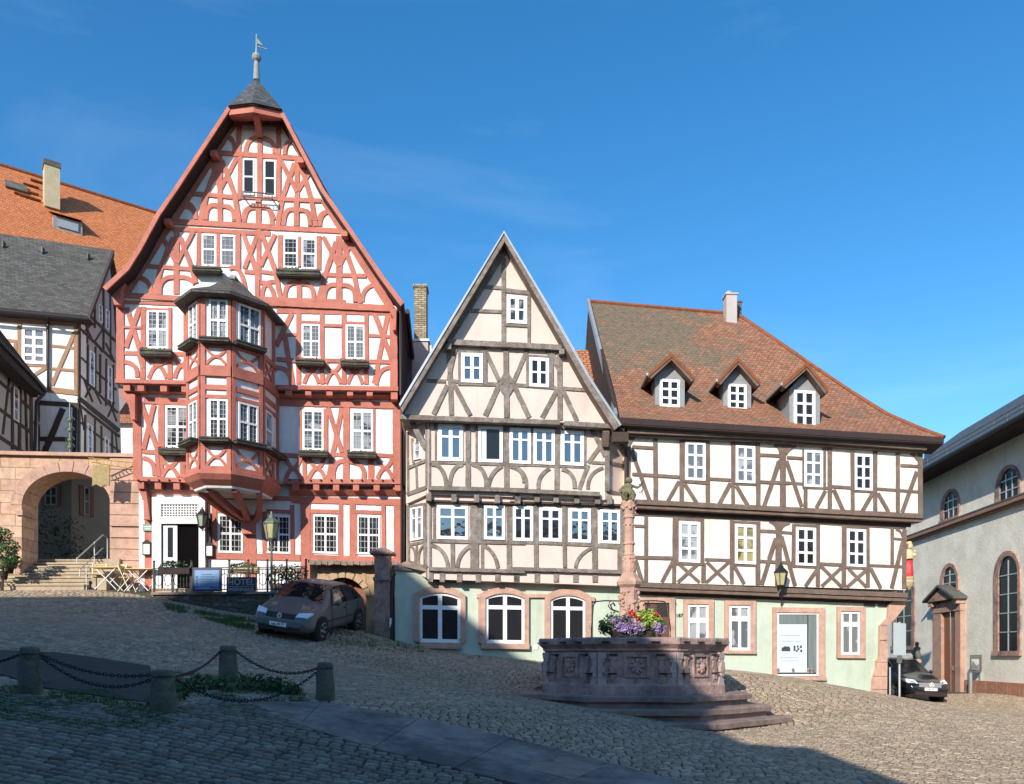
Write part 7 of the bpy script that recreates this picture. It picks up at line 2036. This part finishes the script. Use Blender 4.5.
def chain(label, p, q, sag, loc_n=None):
    p, q = Vector(p), Vector(q); L_ = (q-p).length; n_ = int(L_*1.08/.062); mb = MB(); pts = [p.lerp(q, i/n_)-Vector((0, 0, 4*sag*(i/n_)*(1-i/n_))) for i in range(n_+1)]
    for i in range(n_):
        a_, b_ = pts[i], pts[i+1]; d = (b_-a_).normalized(); s_ = d.cross(Vector((0, 0, 1))).normalized(); u_ = s_.cross(d); sd_ = s_ if i % 2 else u_; m_ = (a_+b_)/2
        mb.tube([tuple(m_+d*.045*math.cos(k)+sd_*.022*math.sin(k)) for k in [j*math.pi/4 for j in range(8)]], .0085, 4, closed=True)
    o = mb.build('chain', M['iron'], None); o['label'] = label; o['category'] = 'chain'; o['group'] = 'chains between the bollards'; return o
def at(i, dx=0, dz=0.0): b_, H = BT_[i]; return (b_[0]+dx, b_[1], b_[2]+H*.86+dz)
chain('upper of the two iron chains from the leftmost to the nearest bollard', at(0, .15), at(1, -.14, .03), .13); chain('lower slack iron chain from the leftmost to the nearest bollard', at(0, .15, -.03), at(1, -.14, -.03), .26)
chain('iron chain rising from the nearest bollard to the farthest one', at(1, .15), at(2, -.14), .10); chain('iron chain from the farthest bollard down to the right-hand one', at(2, .15), at(3, -.12), .22)
chain('long slack iron chain from the nearest to the right-hand bollard', at(1, .15, -.02), at(3, -.12, -.05), .42); chain('iron chain running off the left edge of the photo', (at(0)[0]-2.2, 13.0, at(0)[2]+.12), at(0, -.15), .2)
# ------------------------------------------------------------ grass, weeds
def tufts(mb, poly, n_, h_, seed, spread=.02):
    rr = random.Random(seed); xs_ = [p[0] for p in poly]; ys_ = [p[1] for p in poly]; c_ = 0; X = []; 
    while c_ < n_:
        x, y = rr.uniform(min(xs_), max(xs_)), rr.uniform(min(ys_), max(ys_))
        if not inside(np.array([x]), np.array([y]), poly)[0]: c_ += .05; continue
        if noise.noise(Vector((x*1.6, y*1.6, seed))) < -.12: c_ += .3; continue
        c_ += 1; z = g1(x, y)
        for _ in range(4):
            a_ = rr.uniform(0, 6.28); l = h_*rr.uniform(.4, 1.3); w_ = .008; dx, dy = math.cos(a_), math.sin(a_); bx_, by_ = x+rr.uniform(-.05, .05), y+rr.uniform(-.05, .05); ln_ = rr.uniform(.2, .8)*l
            mb.face([(bx_-dy*w_, by_+dx*w_, z), (bx_+dy*w_, by_-dx*w_, z), (bx_+dx*ln_, by_+dy*ln_, z+l)])
    return mb
M['grass'] = mat('short_grass', (.06, .125, .02), .7, .4, 5, col2=(.10, .12, .04), c2amt=.4)
g_ = MB(); tufts(g_, poly_px([(-30, 690), (60, 684), (150, 700), (180, 706), (176, 724), (130, 738), (40, 726), (-30, 720)]), 5200, .055, 1); tufts(g_, poly_px([(165, 672), (300, 684), (306, 704), (200, 704), (165, 692)]), 1800, .07, 2)
tufts(g_, poly_px([(165, 604), (262, 621), (262, 637), (205, 620), (165, 610)]), 1900, .11, 3); tufts(g_, poly_px([(330, 636), (412, 646), (430, 654), (395, 654), (325, 645)]), 700, .09, 4)
tufts(g_, poly_px([(400, 645), (535, 661), (535, 665), (400, 652)]), 260, .06, 6)
go = g_.build('grass', M['grass'], None, recalc=False); lbl(go, 'patches of grass and moss round the bollards and along the walls', 'grass', kind='stuff')
sh = thing('low_shrub', wp(255, 694, 14.3), 'low leafy shrub growing between the bollards', 'shrub'); sb = MB(); rr = random.Random(12)
for px, py, Y, r_, h_ in ((205, 682, 14.0, .35, .14), (225, 688, 13.8, .35, .14), (245, 687, 14.3, .36, .17), (262, 689, 14.2, .38, .19), (280, 690, 14.2, .30, .16), (290, 694, 14.0, .2, .1), (190, 686, 13.4, .3, .12), (170, 690, 12.6, .3, .1)):
    c = wp(px, py, Y); zc_ = g1(c[0], c[1]); leaves(sb, (c[0], c[1], zc_+h_*.8), (r_, r_*.8, h_), 300, .042, rnd=rr)
sb.build('foliage', M['leaf'], sh); mb = MB()
for px in (205, 235, 262, 285): c = wp(px, 690, 14.1); z_ = g1(c[0], c[1]); mb.tube([(c[0], c[1], z_-.05), (c[0]+.06, c[1], z_+.15)], .012, 5)
mb.build('stem', M['darktimber'], sh)
# ------------------------------------------------------------ road sign seen from behind, short post
rs = thing('road_sign', wp(899, 701, 26.4), 'rectangular road signs seen from behind on a grey pole at the house corner', 'road sign')
b_ = wp(899.5, 701, 26.4); mb = MB(); mb.tube([(b_[0], b_[1], b_[2]-.1), wp(899.5, 622, 26.4)], .035, 8); mb.build('pole', M['greymetal'], rs)
mb = MB(); mb.prism([wp(893.5, 622.5, 26.35), wp(906, 623.5, 26.35), wp(906, 655, 26.35), wp(893.5, 655, 26.35)], (0, .02, 0)); mb.build('sign_plate', mat('sign_back', (.36, .41, .42), .4, .05), rs)
mb = MB(); mb.prism([wp(897, 655.5, 26.3), wp(902, 655.5, 26.3), wp(902, 663, 26.3), wp(897, 663, 26.3)], (0, .02, 0)); mb.build('lower_plate', M['slateflat'], rs)
b_ = wp(890, 699, 26.6); mb = MB(); mb.tube([(b_[0], b_[1], b_[2]-.1), wp(890, 668, 26.6)], .03, 8); mb.ball(wp(890, 668, 26.6), .035, 5); lbl(mb.build('short_post', M['greymetal']), 'short grey metal post between the corner pier and the black car', 'post')
# ------------------------------------------------------------ painted figure group on the house corner
sg = thing('corner_statue', PW.P(909, 586, .2), 'painted religious statue in red and gold robes on the house corner console', 'statue'); c = list(PW.P(909, 585, .05)); Yc = c[1]
def sz(y): return 1.6+(655-y)/800*Yc-c[2]
mb = MB(); mb.lathe([(.02, sz(590)), (.12, sz(586)), (.17, sz(582)), (.15, sz(580)), (.18, sz(578)), (.17, sz(577))], c, 10); mb.build('console', mat('console_gilt', (.42, .36, .20), .7, .2, 10), sg)
mb = MB(); mb.lathe([(.14, sz(577)), (.16, sz(573)), (.14, sz(568)), (.12, sz(563)), (.13, sz(559)), (.10, sz(556))], c, 12, 0, 1, .8); rough(mb.build('robe', mat('red_robe_paint', (.55, .04, .04), .5, .2, 8), sg), .02, 1, 9)
mb = MB(); mb.lathe([(.12, sz(560)), (.15, sz(556)), (.13, sz(552)), (.06, sz(549.5))], c, 12, 0, 1, .8); mb.ball((c[0]+.02, c[1]-.05, c[2]+sz(546.5)), .085, 8, (1, 1, 1.2)); mb.lathe([(.09, sz(544.5)), (.10, sz(543)), (.07, sz(541.5))], c, 8); mb.ball((c[0]+.13, c[1]-.08, c[2]+sz(555)), .08, 6); mb.ball((c[0]+.15, c[1]-.1, c[2]+sz(551.5)), .05, 6); mb.tube([(c[0]-.13, c[1], c[2]+sz(555)), (c[0]-.15, c[1]-.12, c[2]+sz(559)), (c[0]+.02, c[1]-.17, c[2]+sz(558))], .035, 6)
rough(mb.build('figure', mat('gilt_and_flesh_paint', (.58, .47, .26), .6, .3, 12), sg), .012, 1, 9)
# ------------------------------------------------------------ cars
def car(name, label, front, heading, L_, W_, H_, paint, st, wheel_x, plate_col, cols):
    """st = stations (x from nose, belt z, top z, half width belt, half width top); heading = horizontal unit vector towards the nose"""
    hx, hy = heading; sx, sy = -hy, hx   # car's left
    fx, fy = front; cxm, cym = fx-hx*L_/2, fy-hy*L_/2
    def gpt(x, s): X, Y = fx-hx*x+sx*s, fy-hy*x+sy*s; return X, Y, g1(X, Y)
    zf = (gpt(wheel_x[0], .7)[2]+gpt(wheel_x[0], -.7)[2])/2; zr = (gpt(wheel_x[1], .7)[2]+gpt(wheel_x[1], -.7)[2])/2; zl = (gpt(wheel_x[0], .7)[2]+gpt(wheel_x[1], .7)[2])/2; zrr = (gpt(wheel_x[0], -.7)[2]+gpt(wheel_x[1], -.7)[2])/2
    kx = (zr-zf)/(wheel_x[1]-wheel_x[0]); ks = (zl-zrr)/1.4; z0 = zf-kx*wheel_x[0]+.02
    def Wd(x, s, z): return (fx-hx*x+sx*s-0*z, fy-hy*x+sy*s, z0+kx*x+ks*s+z)
    root = thing(name, Wd(L_/2, 0, 0), label, 'car')
    mb = MB(); vs = []; fs = []; n = 12
    for x, zb, zt, wb, wt in st:
        lo = .20 if 0.25 < x < L_-.25 else .26
        half = [(0, lo), (wb*.86, lo), (wb*.97, lo+.12), (wb, (lo+zb)/2+.05), (wb*.985, zb-.04), (wb*.95, zb), (wt, zt-(.05 if zt-zb > .2 else .015)), (wt*.72, zt-.005), (0, zt)]
        ring = [(x, s, z) for s, z in half]+[(x, -s, z) for s, z in half[-2:0:-1]]; vs.append(ring)
    m_ = len(vs[0]); V = [Wd(*p) for r_ in vs for p in r_]
    for i in range(len(vs)-1):
        for k in range(m_): fs.append((i*m_+k, i*m_+(k+1) % m_, (i+1)*m_+(k+1) % m_, (i+1)*m_+k))
    fs += [tuple(range(m_)), tuple(range((len(vs)-1)*m_, len(vs)*m_))]; mb.idx(V, fs); body = mb.build('body', paint, root, smooth=True)
    sm = body.modifiers.new('round', 'SUBSURF'); sm.levels = 1; sm.render_levels = 2
    def patch(nm, pts, m__, par, t=.012, nvec=None):
        mb = MB(); P_ = [Wd(*p) for p in pts]; a_, b_, c_ = Vector(P_[0]), Vector(P_[1]), Vector(P_[2]); n_ = (b_-a_).cross(c_-a_).normalized(); ctr = Vector(Wd(L_/2, 0, .6)); mid_ = sum((Vector(p) for p in P_), Vector())/len(P_)
        if n_.dot(mid_-ctr) < 0: n_ = -n_
        mb.prism([tuple(Vector(p)+n_*t) for p in P_], tuple(-n_*t*2)); return mb.build(nm, m__, par)
    for nm, pts, m__ in cols['patches']: patch(nm, pts, m__, t=.03 if nm == 'headlight' else .012, par=body if nm not in ('headlight', 'licence_plate', 'grille', 'bumper', 'windshield', 'side_window', 'lower_grille') else root)
    for x in wheel_x:
        for s_ in (-1, 1):
            c = Wd(x, s_*(W_/2-.10), .31); ax = Vector((sx, sy, ks)).normalized()*s_
            def disc(r_, d0, d1, n_=20, m__=None, nm='', par=None):
                u_ = Vector((hx, hy, -kx)).normalized(); v_ = ax.cross(u_).normalized(); mb = MB(); f_ = [tuple(Vector(c)+ax*d1+u_*r_*math.cos(2*math.pi*k/n_)+v_*r_*math.sin(2*math.pi*k/n_)) for k in range(n_)]; mb.prism(f_, tuple(ax*(d0-d1))); return mb.build(nm, m__, par)
            disc(.375, -.12, .082, 20, M['soffit'], 'wheel_arch', body); ty = disc(.315, -.1, .105, 22, M['rubber'], 'wheel', root); rm = disc(.205, 0, .112, 20, M['silver'], 'rim', ty)
            mb = MB(); u_ = Vector((hx, hy, -kx)).normalized(); v_ = ax.cross(u_).normalized()
            for k in range(5): a_ = k*2*math.pi/5+.63; q = Vector(c)+ax*.116+(u_*math.cos(a_)+v_*math.sin(a_))*.13; mb.ball(tuple(q), .042, 5)
            mb.build('rim_openings', M['soffit'], rm)
    return root, Wd
gp1 = mat('grey_car_paint', (.088, .10, .095), .5, .05, 2, metal=0, coat=.25); gp2 = mat('black_car_paint', (.008, .009, .014), .18, .05, 2, coat=1.0)
G['carglass'] = glassmat('car_glass', (.012, .014, .016), 1.9, .03); G['lampclear'] = glassmat('headlight_glass', (.75, .78, .80), 1.45, .15)
stA = [(0, .52, .56, .62, .45), (.06, .60, .66, .74, .60), (.30, .70, .78, .84, .68), (.70, .80, .87, .87, .72), (1.05, .87, .95, .88, .76), (1.40, .90, 1.18, .88, .70), (1.85, .93, 1.43, .88, .60), (2.4, .95, 1.48, .88, .60), (3.2, .97, 1.45, .88, .59), (3.65, .99, 1.33, .86, .58), (3.98, 1.0, 1.06, .82, .64), (4.15, .80, .86, .78, .62), (4.2, .5, .6, .74, .6)]
hA = Vector((-.19, -.98)).normalized()
cols = {'patches': [
    ('windshield', [(1.12, .70, .985), (1.12, -.70, .985), (1.80, -.55, 1.415), (1.80, .55, 1.415)], G['carglass']),
    ('side_window', [(1.50, .86, .95), (2.42, .868, .965), (2.42, .625, 1.40), (1.98, .63, 1.38)], G['carglass']), ('side_window', [(2.50, .868, .965), (3.25, .86, .98), (3.12, .62, 1.38), (2.50, .625, 1.40)], G['carglass']), ('side_window', [(3.32, .855, .985), (3.72, .835, 1.0), (3.45, .62, 1.32), (3.24, .62, 1.36)], G['carglass']),
    ('side_window', [(1.50, -.86, .95), (2.42, -.868, .965), (2.42, -.625, 1.40), (1.98, -.63, 1.38)], G['carglass']), ('side_window', [(2.50, -.868, .965), (3.25, -.86, .98), (3.12, -.62, 1.38), (2.50, -.625, 1.40)], G['carglass']),
    ('headlight', [(.10, .42, .64), (.16, .72, .66), (.42, .80, .77), (.24, .46, .74)], G['lampclear']), ('headlight', [(.10, -.42, .64), (.16, -.72, .66), (.42, -.80, .77), (.24, -.46, .74)], G['lampclear']),
    ('grille', [(.03, .40, .60), (.03, -.40, .60), (.14, -.42, .72), (.14, .42, .72)], M['soffit']), ('bumper', [(-.012, .62, .40), (-.012, -.62, .40), (.0, -.66, .52), (.0, .66, .52)], gp1), ('lower_grille', [(-.0, .58, .26), (-.0, -.58, .26), (-.02, -.58, .38), (-.02, .58, .38)], M['soffit'])]}
fA = (wp(279, 640, 21.25)[0], 21.25)
ca, WA = car('grey_hatchback', 'dark grey hatchback with reflections on its windscreen parked by the gate pillar', fA, (hA.x, hA.y), 4.2, 1.76, 1.48, gp1, stA, (.83, 3.41), None, cols)
def plate_on(root, Wd, body, col, right, x=-.03, z=.44, w_=.52):
    mb = MB(); f_ = [Wd(x, s_*w_/2, z+dz) for s_, dz in ((1, -.055), (-1, -.055), (-1, .055), (1, .055))]; n_ = (Vector(f_[1])-Vector(f_[0])).cross(Vector(f_[3])-Vector(f_[0])).normalized(); h_ = Vector((Wd(-1, 0, 0)[0]-Wd(0, 0, 0)[0], Wd(-1, 0, 0)[1]-Wd(0, 0, 0)[1], 0)).normalized()
    mb.prism(f_, tuple(-h_*.02)); po = mb.build('licence_plate', M['winwhite'], root); mb = MB(); f_ = [tuple(Vector(Wd(x, s_, z+dz))+h_*.004) for s_, dz in ((w_/2-.0, -.055), (w_/2-.04, -.055), (w_/2-.04, .055), (w_/2, .055))]; mb.prism(f_, tuple(-h_*.008)); mb.build('blue_band', mat('plate_blue', (.01, .06, .35), .4, .02), po)
    return po, h_
po, h_ = plate_on(ca, WA, None, None, None)
rt = Vector((WA(0, -1, 0)[0]-WA(0, 0, 0)[0], WA(0, -1, 0)[1]-WA(0, 0, 0)[1], 0)).normalized()
# camera sees the plate from the front: reading direction is towards the car's left
rd = -rt
tm = text_mesh('registration', 'MIL AB 42', .085, M['iron'], po, tuple(Vector(WA(-.03, -.02, .44))+h_*.012), rd if rd.x > 0 else -rd, (0, 0, 1), .002)
mb = MB(); c = Vector(WA(.06, 0, .66))+h_*.04
mb.tube([tuple(c+rd*.062*math.cos(k*math.pi/8)+Vector((0, 0, .062*math.sin(k*math.pi/8)))) for k in range(16)], .009, 5, closed=True)
for pts in (((-.03, .05), (0, .005), (.03, .05)), ((-.052, .02), (-.025, -.05), (0, -.005), (.025, -.05), (.052, .02))): mb.tube([tuple(c+rd*a_+Vector((0, 0, b_))) for a_, b_ in pts], .007, 4)
mb.build('emblem', M['winwhite'], ca)
for s_ in (-1, 1): mb = MB(); mb.ball(WA(1.55, s_*1.0, 1.0), .10, 6, (.8, 1, .8)); mb.tube([WA(1.5, s_*.86, .95), WA(1.52, s_*.95, .97)], .03, 5); mb.build('mirror', gp1, ca, smooth=True)
mb = MB(); mb.tube([WA(1.22, .3, .975), WA(1.55, -.2, 1.19)], .012, 4); mb.tube([WA(1.2, -.3, .975), WA(1.5, -.6, 1.13)], .012, 4); mb.build('wiper', M['iron'], ca)
for s_ in (-1, 1):
    mb = MB(); [mb.bar(WA(x, s_*.888, .28), WA(x+dx, s_*.875, .93), .012, .006) for x, dx in ((1.45, -.02), (2.46, 0), (3.3, .05))]; mb.bar(WA(1.0, s_*.893, .52), WA(3.2, s_*.893, .54), .03, .02); mb.box(WA(2.3, s_*.89, .80), (.05, .05, .03)); mb.build('door_seam', M['soffit'], ca)
stB = [(0, .50, .54, .60, .42), (.05, .62, .68, .74, .60), (.28, .74, .80, .84, .68), (.75, .85, .92, .88, .74), (1.10, .93, 1.01, .89, .78), (1.45, .96, 1.22, .89, .71), (1.9, .98, 1.50, .89, .62), (2.5, 1.0, 1.55, .89, .62), (3.3, 1.02, 1.51, .89, .60), (3.8, 1.04, 1.38, .87, .58), (4.15, 1.0, 1.08, .83, .64), (4.3, .8, .88, .79, .62), (4.36, .5, .6, .74, .6)]
colsB = {'patches': [
    ('windshield', [(1.18, .70, 1.05), (1.18, -.70, 1.05), (1.84, -.57, 1.485), (1.84, .57, 1.485)], G['carglass']),
    ('side_window', [(1.6, .87, 1.01), (2.5, .875, 1.03), (2.5, .64, 1.46), (2.05, .645, 1.44)], G['carglass']), ('side_window', [(1.6, -.87, 1.01), (2.5, -.875, 1.03), (2.5, -.64, 1.46), (2.05, -.645, 1.44)], G['carglass']), ('side_window', [(2.58, -.875, 1.03), (3.5, -.865, 1.05), (3.3, -.62, 1.43), (2.58, -.64, 1.46)], G['carglass']),
    ('headlight', [(.10, .44, .66), (.2, .76, .70), (.50, .83, .82), (.24, .50, .78)], G['lampclear']), ('headlight', [(.10, -.44, .66), (.2, -.76, .70), (.50, -.83, .82), (.24, -.50, .78)], G['lampclear']),
    ('grille', [(.0, .40, .56), (.0, -.40, .56), (.08, -.44, .72), (.08, .44, .72)], M['silver']), ('lower_grille', [(-.01, .62, .27), (-.01, -.62, .27), (-.015, -.60, .40), (-.015, .60, .40)], M['soffit'])]}
hB = Vector((math.sin(R(5)), -math.cos(R(5)))); fB = (wp(931, 702, 29.2)[0], 29.2)
cb_, WB = car('black_hatchback', 'shiny black hatchback nosing out of the alley beside the church', fB, (hB.x, hB.y), 4.36, 1.79, 1.55, gp2, stB, (.86, 3.55), None, colsB)
po, h_ = plate_on(cb_, WB, None, None, None, -.04, .50); rd = Vector((WB(0, 1, 0)[0]-WB(0, 0, 0)[0], WB(0, 1, 0)[1]-WB(0, 0, 0)[1], 0)).normalized(); rd = rd if rd.x > 0 else -rd
text_mesh('registration', 'MIL CD 7', .085, M['iron'], po, tuple(Vector(WB(-.04, 0, .50))+h_*.012), rd, (0, 0, 1), .002)
mb = MB(); c = Vector(WB(.0, 0, .66))+h_*.05; mb.tube([tuple(c+rd*.08*math.cos(k*math.pi/8)+Vector((0, 0, .08*math.sin(k*math.pi/8)))) for k in range(16)], .01, 5, closed=True)
for a_ in (90, 210, 330): mb.tube([tuple(c), tuple(c+rd*.08*math.cos(R(a_))+Vector((0, 0, .08*math.sin(R(a_)))))], [.018, .004], 5)
mb.build('emblem', M['winwhite'], cb_)
mb = MB(); mb.bar(WB(.03, .40, .60), WB(.03, -.40, .60), .012); mb.bar(WB(.045, .42, .645), WB(.045, -.42, .645), .012); mb.bar(WB(-.03, .6, .25), WB(-.03, -.6, .25), .03); mb.build('chrome_strips', M['iron'], cb_)
for s_ in (-1, 1): mb = MB(); mb.ball(WB(1.6, s_*1.02, 1.06), .10, 6, (.8, 1, .8)); mb.tube([WB(1.55, s_*.87, 1.0), WB(1.58, s_*.97, 1.03)], .03, 5); mb.build('mirror', gp2, cb_, smooth=True)
